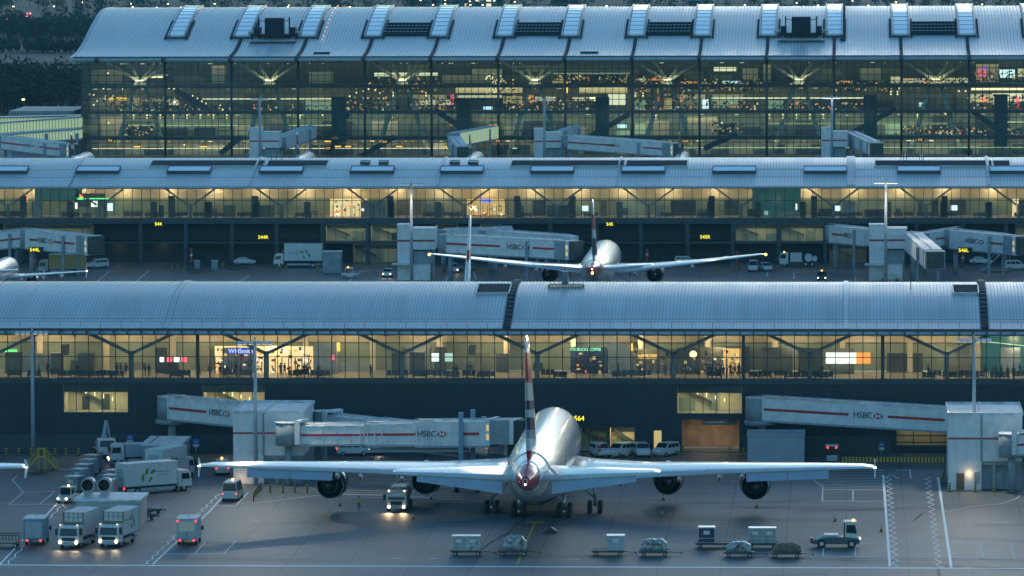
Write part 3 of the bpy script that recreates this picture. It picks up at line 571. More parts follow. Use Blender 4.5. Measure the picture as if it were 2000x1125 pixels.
for a in ((342, 175, 405, 212), (640, 270, 680, 222), (700, 308, 770, 268), (850, 215, 912, 258), (1150, 268, 1230, 222), (1660, 262, 1750, 212), (1900, 218, 1962, 262), (1375, 290, 1440, 262), (430, 300, 470, 268), (668, 262, 640, 300)): diag(*a, 1.4)
# lit fronts, lamps, screens seen through the glass: (x0, x1, y0, y1, material)
LIT = [(280, 318, 149, 152, 'e_warm'), (293, 328, 146, 148, 'e_cream'), (212, 222, 189, 197, 'e_amber'), (228, 247, 190, 197, 'e_amber'), (253, 274, 192, 200, 'e_gold'), (283, 330, 193, 198, 'e_gold'), (330, 350, 194, 205, 'e_shop'), (340, 346, 198, 206, 'e_white'),
 (395, 648, 192, 195, 'e_cream'), (597, 610, 196, 216, 'e_lime'), (612, 648, 200, 220, 'e_lime'), (250, 465, 242, 246, 'e_lime'), (560, 650, 243, 246, 'e_lime'), (180, 880, 289, 291.5, 'e_cream'), (1000, 1010, 289, 291, 'e_cream'), (1100, 2000, 287, 290, 'e_lime'),
 (731, 800, 142, 149, 'e_cream'), (810, 855, 142, 148, 'e_cream'), (822, 850, 194, 205, 'e_shop'), (861, 880, 195, 205, 'e_shop'), (880, 886, 184, 205, 'e_pink'), (893, 980, 186, 191, 'e_shop'), (983, 1020, 188, 202, 'e_gold'), (944, 962, 208, 216, 'e_screen'), (1032, 1042, 186, 200, 'e_orange'), (1045, 1085, 189, 197, 'e_shop'),
 (1080, 1230, 142, 145, 'e_lime'), (1000, 1230, 127, 140, 'e_gold' if False else 'cream'), (1078, 1100, 154, 162, 'e_gold'), (1118, 1165, 190, 197, 'e_shop'), (1188, 1222, 184, 205, 'e_cream'), (1152, 1165, 190, 197, 'e_screen'), (890, 1020, 168, 183, 'cream'), (1130, 1225, 168, 183, 'cream'), (1105, 1109, 160, 182, 'e_amber'),
 (1246, 1262, 153, 160, 'e_shop'), (1270, 1292, 152, 158, 'e_orange'), (1298, 1312, 192, 215, 'e_gold'), (1240, 1262, 196, 214, 'e_lime'), (1394, 1438, 131, 139, 'e_cream'), (1372, 1384, 193, 212, 'e_white'), (1330, 1362, 159, 166, 'e_orange'), (1412, 1446, 157, 164, 'e_screen'), (1390, 1686, 190, 194, 'e_cream'), (1390, 1440, 195, 210, 'e_lime'), (1500, 1530, 196, 212, 'e_lime'),
 (1206, 1224, 243, 250, 'e_screen'), (880, 890, 242, 245, 'e_amber'), (955, 975, 242, 245, 'e_orange'), (1498, 1690, 240, 243, 'e_lime'), (1710, 1760, 240, 243, 'e_lime'), (1760, 1850, 240, 243, 'e_lime'), (1965, 2000, 237, 240, 'e_lime'),
 (1764, 1815, 153, 165, 'e_shop'), (1838, 1895, 152, 164, 'e_shop'), (1897, 2010, 172, 176, 'e_cream'), (1952, 1982, 136, 152, 'e_white'), (1910, 1926, 133, 150, 'e_pink'), (1919, 1930, 132, 135, 'e_blue'), (1988, 2010, 134, 150, 'e_shop'), (1895, 1938, 184, 200, 'e_shop'), (1938, 2010, 182, 198, 'e_cream'), (1915, 1926, 191, 198, 'e_orange'), (1985, 1992, 190, 210, 'e_pink'), (1795, 1803, 200, 208, 'e_screen'),
 (1640, 1660, 158, 163, 'e_orange'), (1740, 1758, 150, 165, 'e_shop'), (1440, 1560, 162, 166, 'e_shop' if False else 'inner_mid'), (1730, 1760, 240, 262, 'e_lime'), (1240, 1262, 240, 262, 'e_lime'), (1205, 1230, 255, 264, 'e_lime')]
LITN = 0
def lit_depth(y): return 6 if y > 270 else 10 if y > 222 else 11 if y > 175 else 13
for x0, x1, y0, y1, m_ in LIT:
    o = sign_box(term, 'lit_panel' if m_[:2] == 'e_' else 'upper_wall', x0, x1, y0, y1, Y3 + lit_depth(y0), m_)
rnd = random.Random(4)
def sparkle(name, px0, px1, py0, py1, n, ms, s0, s1, dep, label=None):
    b = MB()
    for i in range(n):
        p = W(rnd.uniform(px0, px1), rnd.uniform(py0, py1), Y3 + dep + rnd.uniform(0, 3)); s = rnd.uniform(s0, s1); b.box(p.x - s, p.x + s, p.y, p.y + .1, p.z - s, p.z + s, rnd.randrange(len(ms)))
    o = b.build(name, ms, term)
    if label: o['label'] = label
CW = ['coat_dark', 'inner_dark', 'inner_mid', 'coat_dark', 'e_gold', 'e_orange', 'brown_box', 'inner_dark', 'coat_dark', 'e_shop', 'brown_box', 'inner_dark']
for a in ((200, 350, 186, 207, 70), (212, 460, 205, 225, 160), (480, 650, 205, 220, 60), (660, 760, 190, 215, 90), (720, 860, 150, 180, 120), (800, 890, 190, 215, 80), (985, 1180, 192, 215, 170), (1070, 1225, 146, 160, 110), (1240, 1300, 145, 215, 130), (1330, 1490, 155, 178, 220), (1380, 1480, 198, 214, 80), (1500, 1690, 200, 214, 80), (1630, 1760, 158, 178, 130), (1760, 1890, 150, 170, 120), (1900, 2000, 138, 160, 60), (1890, 2000, 185, 212, 130), (1390, 1450, 240, 258, 40), (1750, 1900, 245, 262, 100), (240, 300, 245, 265, 50), (1900, 2000, 250, 264, 50), (1300, 1360, 180, 215, 70), (960, 1010, 148, 200, 40)):
    sparkle('crowded_floor', *a[:4], int(a[4] * 1.9), CW, .08, .27, 5)
sparkle('hanging_lights', 945, 982, 142, 186, 60, ['e_warm', 'e_cream'], .10, .2, 4, 'cluster of small hanging lights')
def dots(l, m_, s=.17):
    for x, y in l:
        p = W(x, y, Y3 + 4); b = MB(); b.cyl(p - Vector((0, 0, s)), p + Vector((0, 0, s)), s, n=6); b.build('lamp', m_, term)
dots([(261 + 26 * i, y) for i in range(8) for y in (225, 231)], 'e_warm', .2); dots([(1503 + 26.3 * i, y) for i in range(5) for y in (224, 230)], 'e_warm', .2)
dots([(322, 172), (330, 172), (340, 173), (349, 177), (358, 182), (366, 187), (376, 187), (386, 192), (394, 198), (402, 202), (430, 206), (435, 214), (683, 188), (696, 181), (710, 178), (720, 174), (733, 176), (742, 182), (768, 182), (768, 187), (832, 182), (832, 187), (766, 230), (586, 226), (586, 231), (1241, 182), (1256, 182), (1241, 187), (1256, 187), (1281, 226), (1281, 231), (1740, 179), (1753, 179), (1740, 184), (1753, 184), (1873, 178), (1886, 178), (1792, 224), (1792, 229), (1846, 222), (1545, 165), (1556, 165), (1566, 164), (211, 143), (202, 173), (240, 174), (183, 205), (190, 197), (175, 184), (183, 185), (208, 232), (212, 240), (1455, 268), (1468, 268), (360, 283), (630, 225), (1410, 240), (1655, 225)], 'e_warm', .2)
# roof lights, louvres, cradles
TR = [-183.3 + 18 * k for k in range(0, 14)]
def roof_strip(name, xa, xb, d0, d1, h, m_, par=None, n=14):
    b = MB(); b.loft([[(xa, Y3 + d, prof_z(PT, d) + .05), (xb, Y3 + d, prof_z(PT, d) + .05), (xb, Y3 + d, prof_z(PT, d) + h), (xa, Y3 + d, prof_z(PT, d) + h)] for d in [d0 + (d1 - d0) * i / n for i in range(n + 1)]], 0, True, False); return b.build(name, m_, par or term)
mat('skylight_far', (.60, .74, .82), .12, coat=.5)
for i, x in enumerate(TR):
    o = roof_strip('skylight', x - 1.9, x + 1.9, 27, 73, .7, 'skylight_far')
    for xx in (x - 2.4, x + 2.0): roof_strip('skylight_frame', xx, xx + .35, 26.5, 73, .95, 'fascia', o)
    for j in range(10): d = 27 + j * 4.6; b = MB(); b.box(x - 1.95, x + 1.95, Y3 + d, Y3 + d + .12, prof_z(PT, d) + .7, prof_z(PT, d) + .8); b.build('glazing_bar', 'fascia', o)
    for xx in (x - 3.1, x + 2.7): roof_strip('side_gutter', xx, xx + .5, 25, 44, .5, 'panel_dark')
    b = MB(); b.prism([(x - 2.4, 0), (x + 2.4, 0), (x, -1.2)], 'y', 0, .1) if False else b.box(x - 2.5, x + 2.5, Y3 + 25.6, Y3 + 26.6, prof_z(PT, 26), prof_z(PT, 26) + .6); b.build('skylight_hood', 'fascia_dark', term)
    if i: roof_strip('valley_gutter', x - .45, x + .45, -3.5, 26, .25, 'panel_dark')
for i in (3, 5, 7, 11):
    x = TR[i] + 9; b = MB(); 
    for r_ in range(4):
        d = 29 + r_ * 3.2; z = prof_z(PT, d); b.box(x - 6.2, x + 6.2, Y3 + d, Y3 + d + .3, z + .1, z + 1.0, 1)
        for c_ in range(12): b.box(x - 6 + c_ * 1.0, x - 5.35 + c_ * 1.0, Y3 + d + .3, Y3 + d + 2.2, z + .5, z + 1.1, 0)
    b.box(x - 6.4, x + 6.4, Y3 + 28, Y3 + 28.6, prof_z(PT, 28), prof_z(PT, 28) + .8, 1); b.build('louvre_bank', ['skylight_far', 'panel_dark'], term)
for i in (1, 9):
    x = TR[i] + 9; d = 26; z = prof_z(PT, d); b = MB(); b.box(x - 2.6, x + 2.6, Y3 + d, Y3 + d + 3, z + 1.2, z + 5.6); b.box(x - 4, x + 4, Y3 + d - 1.5, Y3 + d + 6, z + .6, z + 1.2)
    for sx in (-1, 1):
        b.cyl((x + sx * 4.2, Y3 + d, z), (x + sx * 4.2, Y3 + d, z + 5.8), .22, n=6); b.box(x + sx * 4.8 - .8, x + sx * 4.8 + .8, Y3 + d, Y3 + d + 6, z + 1, z + 3.0); b.cyl((x + sx * 4.2, Y3 + d, z + 5), (x, Y3 + d + 1, z + 4.4), .1, n=5)
        for q in range(5): b.box(x + sx * (5.0 + q * .55) - .2, x + sx * (5.0 + q * .55) + .2, Y3 + d + 2, Y3 + d + 8, z + 1.2, z + 1.9, 1)
    b.box(x - 6.4, x + 6.4, Y3 + d - 6, Y3 + d - 3, prof_z(PT, d - 4) + .3, prof_z(PT, d - 4) + .5, 1); b.build('roof_cradle', ['panel_dark', 'fascia'], term)
b = MB(); x = WX(1152, Y3 + 8, 106); b.box(x - 2.4, x + 2.4, Y3 + 5, Y3 + 7, prof_z(PT, 6) + .1, prof_z(PT, 6) + .4); x = WX(630, Y3 + 8, 106); b.box(x - 2.2, x + 2.2, Y3 + 5, Y3 + 7, prof_z(PT, 6) + .1, prof_z(PT, 6) + .4); b.build('roof_walkway', 'panel_dark', term)
x = WX(1645, Y3 + 40, 60); roof_strip('roof_ladder', x - .6, x + .9, 22, 73, .45, 'panel_dark'); 
for i in range(12): p = Vector((WX(605 + 15 * 0, Y3, 100) + 1.4 + 0 * i, Y3 + 22 + i * 4.4, prof_z(PT, 22 + i * 4.4) + .6)); b = MB(); b.cyl(p, p + Vector((0, 0, .15)), .09, n=6); b.build('roof_lamp', 'e_beacon' if i % 2 else 'e_warm', term)

# ---- glazed pier left of the terminal
pier = empty('glazed_pier', (0, 0, 0), 0, 'lit glass walkway levels stepping away left of the main terminal', 'pier building')
for y0a, y0b, y1a, y1b, Y in ((244, 230, 262, 248, 1500), (232, 222, 240, 236, 1520), (268, 252, 285, 270, 1485)):
    a = W(-30, y1a, Y); c = W(158, y1b, Y + 22); h = W(0, y0a, Y).z - W(0, y1a, Y).z
    b = MB(); d = c - a; b.obox(a, d, (0, 3.5, 0), (0, 0, h)); o = b.build('glazing', 'e_lime', pier)
    f = MB()
    for i in range(30): f.obox(a + d * (i / 30) - Vector((0, .08, 0)), d.normalized() * .14, (0, .08, 0), (0, 0, h))
    f.obox(a + Vector((0, -.5, h)), d, (0, 4.5, 0), (0, 0, .45), 1); f.obox(a + Vector((0, -.3, -.5)), d, (0, 4, 0), (0, 0, .5), 1); f.build('frame', ['mullion', 'fascia'], o)
a = W(20, 228, 1560); c = W(158, 212, 1575); b = MB(); b.box(a.x, c.x, 1560, 1590, 0, c.z - 1.2); b.box(a.x - .4, c.x, 1559.6, 1590, c.z - 1.2, c.z, 1); b.build('plant_room', ['wall_panel', 'bridge_grey'], pier)
for px in (90, 22, 150): p = W(px, 260, 1490); b = MB(); b.box(p.x, p.x + .8, 1487, 1488, 0, p.z); b.build('column', 'bridge_grey', pier)

# ============================================================ far land: woods, meadow, buildings, lamps
b = MB()
for l, w_ in (([(0, 2100), (1, 2100)], 1),): pass
def far_sheet(name, pxs, py0, py1, z, m_): 
    p = [G(pxs[0], py1), G(pxs[1], py1), G(pxs[1], py0), G(pxs[0], py0)]; b = MB(); b.face([(q.x, q.y, z) for q in p]); o = b.build(name, m_); o['kind'] = 'structure'
far_sheet('meadow', (-400, 400), 104, 128, .1, 'meadow'); far_sheet('field', (-400, 400), 82, 98, .15, 'meadow'); far_sheet('lawn', (-400, 500), 60, 66, .15, 'meadow')
rnd = random.Random(12)
def woods(name, px0, px1, py0, py1, n, hmin, hmax, label):
    b = MB()
    for i in range(n):
        p = G(rnd.uniform(px0, px1), rnd.uniform(py0, py1)); h = rnd.uniform(hmin, hmax); r = h * rnd.uniform(.28, .42)
        b.cyl(p, p + Vector((0, 0, h * .6)), .22, .08, 5, 1)
        for k in range(5):
            a = rnd.uniform(0, 6.28); b.cyl(p + Vector((0, 0, h * rnd.uniform(.25, .5))), p + Vector((math.cos(a) * r * .8, math.sin(a) * r * .8, h * rnd.uniform(.6, .95))), .08, .03, 4, 1)
        for k in range(64):
            a = rnd.uniform(0, 6.28); q = rnd.random() ** .5 * r; zz = h * (.28 + .72 * rnd.random()); q *= max(.2, math.sin(math.pi * min(1, (zz / h - .2) * 1.15)) ** .6)
            c = p + Vector((math.cos(a) * q, math.sin(a) * q, zz)); s = rnd.uniform(.35, .95); t = Vector((rnd.uniform(-1, 1), rnd.uniform(-.6, .6), rnd.uniform(-1, 1))).normalized() * s; u = Vector((rnd.uniform(-1, 1), rnd.uniform(-1, 1), rnd.uniform(-.4, 1))).normalized() * s
            b.face([c - t, c + u * .6, c + t, c - u])
    o = b.build(name, ['foliage', 'bark']); return tag(o, label, 'wood', None, 'stuff')
woods('woods', -230, 160, 188, 226, 270, 8, 15, 'dark wood beside the left end of the terminal')
woods('treeline', -250, 205, 66, 84, 280, 6, 12, 'dark tree belt between the two pale fields')
woods('distant_woods', -30, 2030, -14, 44, 300, 7, 13, 'dim far wood and scrub behind the terminal roof')
woods('hedgerow', -20, 190, 98, 104, 70, 3, 6, 'low hedge along the far field edge')
def far_building(px0, px1, pytop, py, depth, label, m_='far_block', lit=None, floors=4):
    a = G(px0, py); c = G(px1, py); h = CAMH - (CAMH) * 0 ; top = W((px0 + px1) / 2, pytop, a.y).z
    r = empty('distant_building', (0, 0, 0), 0, label, 'distant building'); b = MB(); b.box(a.x, c.x, a.y, a.y + depth, 0, top); b.build('wall', m_, r)
    b = MB(); b.box(a.x - 1, c.x + 1, a.y - 1, a.y + depth + 1, top, top + .8); b.build('roof', 'bridge_grey', r)
    n = max(3, int((c.x - a.x) / 6)); 
    for f in range(floors):
        for i in range(n):
            if f * n + i > 90: break
            x = a.x + (c.x - a.x) * (i + .3) / n; z = top * (f + .35) / floors; b = MB(); b.box(x, x + 2.6, a.y - .2, a.y, z, z + 1.6); b.build('window', lit if lit and rnd.random() < .16 else 'window_dark', r)
far_building(795, 985, -6, 14, 30, 'pale slab block far behind the terminal roof ridge, lamps before it', 'far_block', 'e_cream', 5)
far_building(1340, 1385, 2, 9, 20, 'low pale hall far behind the roof, right of the middle', 'bridge_grey', None, 1)
far_building(1075, 1130, -5, 8, 20, 'dark low block far behind the roof near the middle', 'far_block', None, 2)
far_building(122, 158, 136, 146, 12, 'small pale hut beside the dark wood at the left end of the terminal', 'bridge_grey', None, 1)
def street_lamp_at(px, py, i, h=9, k='roadside'):
    p = G(px, py); 
    # the head is what shows: stand the column so that its head falls on this line of sight
    d = ray(px, py); t = (h - CAMH) / d.z; p = Vector((d.x * t, d.y * t, 0)); r = empty('street_lamp', p, 0, None, 'street lamp', 'street lamps far behind the terminal')
    b = MB(); b.cyl((0, 0, 0), (0, 0, h), .12, .07, 6); b.cyl((0, 0, h), (0, -1.4, h + .2), .05, n=5); b.build('pole', 'dark_metal', r)
    b = MB(); b.box(-.35, .35, -1.9, -1.1, h + .02, h + .3); b.build('lamp_head', 'e_lamp', r); return r
LP = [(27, 13), (106, 13), (161, 5), (256, 8), (260, 14), (307, 15), (329, 8), (354, 15), (420, 8), (448, 16), (479, 16), (540, 16), (563, 14), (565, 10), (574, 16), (604, 16), (662, 15), (675, 15), (684, 14), (697, 16), (727, 16), (784, 15), (822, 1), (846, 10), (870, 1), (870, 8), (893, 10), (919, 10), (943, 10), (918, 3), (943, 1), (966, 2), (1006, 4), (1185, 12), (1455, 10), (1556, 6), (1556, 13), (1569, 13), (1598, 11), (1665, 2), (1696, 11), (1750, 4), (1918, 9), (47, 195)]
LP = sorted(LP)
for i, (px, py) in enumerate(LP):
    r = street_lamp_at(px, py, i); r['label'] = ('amber street lamp beyond the terminal, %s from the left' % nth(i)) if i else 'amber street lamp furthest left, above the red tail lights'
b = MB()
for i in range(9): pass
cars0 = None
cl = [(19, 40), (23, 40), (27, 40), (31, 41), (36, 45), (40, 43), (43, 49), (47, 46), (52, 41), (57, 29), (64, 42), (50, 35)]
for i, (px, py) in enumerate(cl):
    p = G(px, py); r = empty('queuing_car', p, 0, 'car with red tail lights in the far left queue, %s from the left' % nth(i), 'car', 'cars queuing far beyond the field')
    b = MB(); b.box(-.9, .9, -2.1, 2.1, .3, .9); b.prism([(-1.6, .9), (1.4, .9), (.8, 1.45), (-1.1, 1.45)], 'x', -.8, .8); b.build('body', 'truck_grey', r)
    for sx in (-1, 1):
        b = MB(); b.box(sx * .85 - .22, sx * .85 + .22, -2.2, -2.1, .6, .95); b.build('tail_light', 'e_tail2' if 'e_tail2' in MATS else mat('e_tail2', (1, .04, .06), .5, emit=18), r)
    for sx in (-1, 1):
        for sy in (-1.3, 1.3): b = MB(); b.cyl((sx * .75, sy, .33), (sx * .95, sy, .33), .33, n=8); b.build('wheel', 'rubber', r)
for i, (px, py) in enumerate([(64, 58), (73, 51), (80, 52), (85, 51), (90, 52), (98, 49), (103, 44), (108, 43)]):
    r = street_lamp_at(px, py, 0, 2.5); r['label'] = 'low white path light beyond the field, %s from the left' % nth(i); r['group'] = 'low lights right of the red car queue'; r['category'] = 'path light'; r.name = 'path_light'
# ============================================================ airliners (nose at the local origin, tail towards -y)
WHT = (.72, .75, .78); RED = (.42, .012, .03); NVY = (.012, .018, .06); GRY = (.20, .22, .26)
band_mat('hull_big', 2, [(0, NVY), (3.95, (.34, .39, .43))], .24, .0, coat=.25)
band_mat('hull_twin', 2, [(0, NVY), (2.9, (.40, .45, .49))], .26, coat=.25)
band_mat('fin_big', 2, [(8, (.55, .015, .03)), (10.8, WHT), (12.2, (.32, .35, .4)), (13.2, NVY), (14.6, (.55, .58, .62)), (15.5, NVY), (16.5, (.62, .58, .54)), (18.6, (.55, .015, .03)), (22.0, (.60, .64, .68))], .3, .10, y0=67)
band_mat('fin_twin', 2, [(4, RED), (6.6, WHT), (8.4, NVY), (11.4, (.6, .6, .62)), (13.0, RED), (15.6, (.6, .62, .66))], .3, .10, y0=58)
band_mat('fin_small', 2, [(3, RED), (4.6, WHT), (6.2, NVY), (7.8, WHT), (8.8, RED), (11, WHT)], .3, .10, y0=34)
band_mat('fin_pale', 2, [(4, WHT), (12.0, RED), (13.4, WHT)], .3, .18, y0=57)
band_mat('tail_cone', 0, [(-9, RED), (-.42, (.62, .62, .66)), (-.18, RED), (.30, (.62, .62, .66)), (.55, RED)], .25, .12)
AF = [(1, 0), (.75, .035), (.5, .058), (.27, .065), (.08, .045), (0, 0), (.08, -.03), (.25, -.045), (.5, -.045), (.75, -.022)]
def wing_rings(st, sgn):
    """stations (x, s leading edge, chord, z, thickness factor)"""
    return [[(sgn * x, -(s + c * ch), z + t_ * ch * th + (1 - c) * ch * .03) for c, t_ in AF] for x, s, ch, z, th in st]
def interp(st, x):
    for a, b_ in zip(st, st[1:]):
        if a[0] <= x <= b_[0]:
            t = (x - a[0]) / (b_[0] - a[0]); return [p + (q - p) * t for p, q in zip(a, b_)]
    return list(st[-1])
def airliner(loc, rz, P, label, group=None):
    r = empty('airliner', loc, rz, label, 'airliner', group); n = 32
    def ring(s, rx, rzz, zc, m=n): return [(rx * math.sin(2 * math.pi * i / m), -s, zc + rzz * math.cos(2 * math.pi * i / m)) for i in range(m)]
    fus = [q for q in P['fus'] if q[0] <= P['cone']]; fs = smooth_fus(P['fus'])
    k_ = P.get('lit_white_from', P['cone']); MB().loft([ring(*q) for q in fs if q[0] <= k_], 0).build('fuselage', P['hull'], r)
    if k_ < P['cone']: MB().loft([ring(*q) for q in fs if k_ <= q[0] <= P['cone']], 0).build('aft_fuselage', 'white', r)  # brightness of the lit tail section is painted in as white
    MB().loft([ring(*q) for q in fs if q[0] >= P['cone'] - .01 or False], 0).build('tail_cone', 'tail_cone', r) if len([q for q in fs if q[0] >= P['cone'] - .01]) > 1 else None
    e = fs[-1]; b = MB(); b.cyl((0, -e[0] + .1, e[3]), (0, -e[0] - .18, e[3]), e[1] * .75, e[1] * .7, 14, 0); b.cyl((0, -e[0] - .1, e[3]), (0, -e[0] - .19, e[3]), e[1] * .5, n=12, m=1); b.build('tail_exhaust', ['metal', 'black'], r)
    b = MB(); b.cyl((0, -e[0] - .15, e[3] - e[1] * .9), (0, -e[0] - .3, e[3] - e[1] * .9), .09, n=8); b.build('tail_light', 'e_head_w', r)
    w = P['wing']
    for sg in (-1, 1):
        o = MB().loft(wing_rings(w, sg), 0, True, True).build('wing', 'wing_grey', r)
        tp = w[-1]
        if P.get('fence'):
            b = MB(); x = sg * tp[0]; y0, y1 = -(tp[1] + .5), -(tp[1] + tp[2] + .4); z = tp[3]
            b.prism([(y0, z), (y1 - .1, z + 1.1), (y1 - .5, z + 1.1), (y1, z), (y1 - .5, z - 1.1), (y1 - .1, z - 1.1)], 'x', x - .06, x + .06); b.build('wingtip_fence', 'white', o)
        b = MB(); b.cyl((sg * (tp[0] - .05), -(tp[1] + tp[2]), tp[3] + .1), (sg * (tp[0] + .05), -(tp[1] + tp[2] + .25), tp[3] + .1), .12, n=8); b.build('navigation_light', 'e_head_w', o)
        for x0, x1, ch, droop, nm in P['flaps']:
            A = interp(w, x0); C = interp(w, x1); b = MB()
            for xa, xb in ((x0, (x0 + x1) / 2 - .03), ((x0 + x1) / 2 + .03, x1)):
                a_ = interp(w, xa); c_ = interp(w, xb); rs = []
                for q, xx in ((a_, xa), (c_, xb)):
                    y = -(q[1] + q[2]); z = q[3]; rs.append([(sg * xx, y + .25, z + .06), (sg * xx, y - ch * math.cos(droop), z - ch * math.sin(droop)), (sg * xx, y + .3, z - .16)])
                b.loft(rs, 0, True, False)
            b.build(nm, 'wing_panel' if 'wing_panel' in MATS else mat('wing_panel', (.30, .38, .46), .35, .1, var=.08, vs=.5), o)
        b = MB()
        for f_ in (.72, .86, .16):
            for qa, qb in zip(w[:-2], w[1:-1]):
                p = []
                for q, c_ in ((qa, f_), (qb, f_), (qb, f_ + .07 / qb[2]), (qa, f_ + .07 / qa[2])):
                    th = next(t1 + (t0 - t1) * (c_ - c1) / (c0 - c1) for (c0, t0), (c1, t1) in zip(AF[:5], AF[1:6]) if c1 <= c_ <= c0)
                    p.append((sg * q[0], -(q[1] + c_ * q[2]), q[3] + th * q[2] * q[4] + (1 - c_) * q[2] * .03 + .025))
                b.face(p)
        b.build('panel_joint', 'truck_grey', o)
        for x in P['fairings']:
            q = interp(w, x); y = -(q[1] + q[2]); z = q[3] - .55; b = MB()
            rs = [[(sg * x + .32 * f * math.sin(2 * math.pi * i / 10), y + yy, z + .1 + zz + .5 * f * math.cos(2 * math.pi * i / 10)) for i in range(10)] for yy, f, zz in ((3.4, .2, .2), (2.2, .9, .05), (.6, 1, 0), (-.6, .55, -.1), (-1.3, .08, -.2))]
            b.loft(rs, [0, 0, 0, 1]); b.build('flap_fairing', ['white', 'red'], o)
        st = P['stab']; o2 = MB().loft(wing_rings(st, sg), 0).build('tailplane', 'wing_grey', r)
        b = MB(); xs_ = [st[0][0] + 1.6, (st[0][0] + st[-1][0]) / 2, st[-1][0] - .18 * (st[-1][0])]
        for xa, xb in zip(xs_, xs_[1:]):
            rs = []
            for xx in (xa + .03, xb):
                q = interp(st, xx); y = -(q[1] + q[2]); z = q[3]; ch = q[2] * P['elev']; rs.append([(sg * xx, y + .3, z + .08), (sg * xx, y - ch * .55, z - ch * .84), (sg * xx, y + .35, z - .14)])
            b.loft(rs, 0, True, False)
        b.build('elevator', 'wing_panel', o2)
    # fin
    rs = []
    for z, s, ch, th in P['fin']: rs.append([(t_ * ch * th, -(s + c * ch), z) for c, t_ in [(1, 0), (.7, .03), (.4, .05), (.15, .045), (0, 0), (.15, -.045), (.4, -.05), (.7, -.03)]])
    fo = MB().loft(rs, 0).build('fin', P['finmat'], r)
    z0, s0, c0, t0 = P['fin'][1]; z1, s1, c1, t1 = P['fin'][-2]
    b = MB(); b.obox((-.03, -(s0 + c0 + .02), z0), (.06, 0, 0), (0, .1, 0), (0, -(s1 + c1 - s0 - c0), z1 - z0)); b.build('rudder_edge', 'truck_grey', fo)
    for x, s, z, rr, ln in P['eng']:
        sg = 1 if x > 0 else -1; b = MB(); m = 24
        rg = lambda yy, r_: [(x + r_ * math.sin(2 * math.pi * i / m), -(s + yy), z + r_ * math.cos(2 * math.pi * i / m)) for i in range(m)]
        b.loft([rg(.6, rr * .78), rg(.1, rr * .86), rg(0, rr * .92), rg(.3, rr), rg(ln * .45, rr * 1.03), rg(ln, rr * .90), rg(ln - .02, rr * .86), rg(ln * .55, rr * .84)], [0, 0, 0, 0, 0, 1, 2], cap=False)
        nc = b.build('engine_nacelle', ['hull_eng' if 'hull_eng' in MATS else mat('hull_eng', (.012, .018, .05), .25, coat=.5), 'metal', 'black'], r)
        b = MB(); b.loft([rg(ln * .5, rr * .84), rg(ln * .55, rr * .5)], 0); b.loft([rg(ln * .55, rr * .62), rg(ln + .5, rr * .50), rg(ln + .48, rr * .46), rg(ln * .7, rr * .42)], [1, 1, 0], cap=True); b.build('engine_core', ['black', 'dark_metal'], nc)
        b = MB(); b.loft([rg(ln * .7, rr * .34), rg(ln + .4, rr * .30), rg(ln + 1.3, rr * .06)], 0); b.build('exhaust_cone', 'dark_metal', nc)
        b = MB(); b.loft([rg(.55, rr * .77), rg(.6, rr * .3), rg(.2, rr * .02)], 0); b.build('fan', 'dark_metal', nc)
        q = interp(w, abs(x)); b = MB(); y0 = -(s + .8); y1 = -(q[1] + q[2] * .6)
        b.prism([(y0, z + rr * .9), (y0 - 1.5, z + rr + .35), (-(q[1] + .6), q[3] + .2), (y1, q[3] + .05), (y1 + .4, z + rr * .72), (-(s + ln * .9), z + rr * .7)], 'x', x - .22, x + .22); b.build('pylon', 'white', nc)
    for gx, gs, nw, wr, top in P['gear']:
        b = MB(); b.cyl((gx, -gs, wr), (gx, -gs, top), .22, n=8); b.cyl((gx, -gs, wr + 1.0), (gx * .55, -gs, top), .12, n=6); b.cyl((gx, -gs - (nw - 1) * .85, wr), (gx, -gs + (nw - 1) * .85, wr), .14, n=6)
        g = b.build('landing_gear', 'metal', r)
        for k in range(nw):
            for sx in (-.62, .62):
                y = -gs + (k - (nw - 1) / 2) * 1.7; b = MB(); b.cyl((gx + sx - .23, y, wr), (gx + sx + .23, y, wr), wr, n=14); b.cyl((gx + sx - .24, y, wr), (gx + sx + .24, y, wr), wr * .45, n=10, m=1); b.build('wheel', ['rubber', 'dark_metal'], g)
    b = MB(); s_ = P['win'][0] + 3
    while s_ < P['cone'] - 3:
        q = min(fs, key=lambda t: abs(t[0] - s_)); b.loft([ring(q[0] - .03, q[1] + .012, q[2] + .012, q[3]), ring(q[0] + .03, q[1] + .012, q[2] + .012, q[3])], 0, False); s_ += 5.5
    b.build('skin_joint', 'truck_grey', r)
    b = MB(); f0, f1 = P['win']
    for zz in P['winz']:
        y = f0
        while y < f1:
            rx = P['R']; zc = P['zc']; dz = (zz - zc) / P['RZ']; xx = rx * math.sqrt(max(.05, 1 - dz * dz)) + .012
            for sg in (-1, 1): b.face([(sg * xx, -y, zz - .16), (sg * xx, -y - .26, zz - .16), (sg * xx * .998, -y - .26, zz + .16), (sg * xx * .998, -y, zz + .16)])
            y += .8
    b.build('cabin_windows', 'window_dark', r)
    return r
def smooth_fus(f):
    out = []
    for a, b_ in zip(f, f[1:]):
        n = 4 if b_[0] - a[0] > 1.5 else 2
        for k in range(n):
            t = k / n; out.append(tuple(p + (q - p) * t for p, q in zip(a, b_)))
    out.append(f[-1]); sm = []
    for i, q in enumerate(out):
        if 0 < i < len(out) - 1: p, c = out[i - 1], out[i + 1]; sm.append((q[0],) + tuple((p[j] + 2 * q[j] + c[j]) / 4 for j in (1, 2, 3)))
        else: sm.append(q)
    return sm
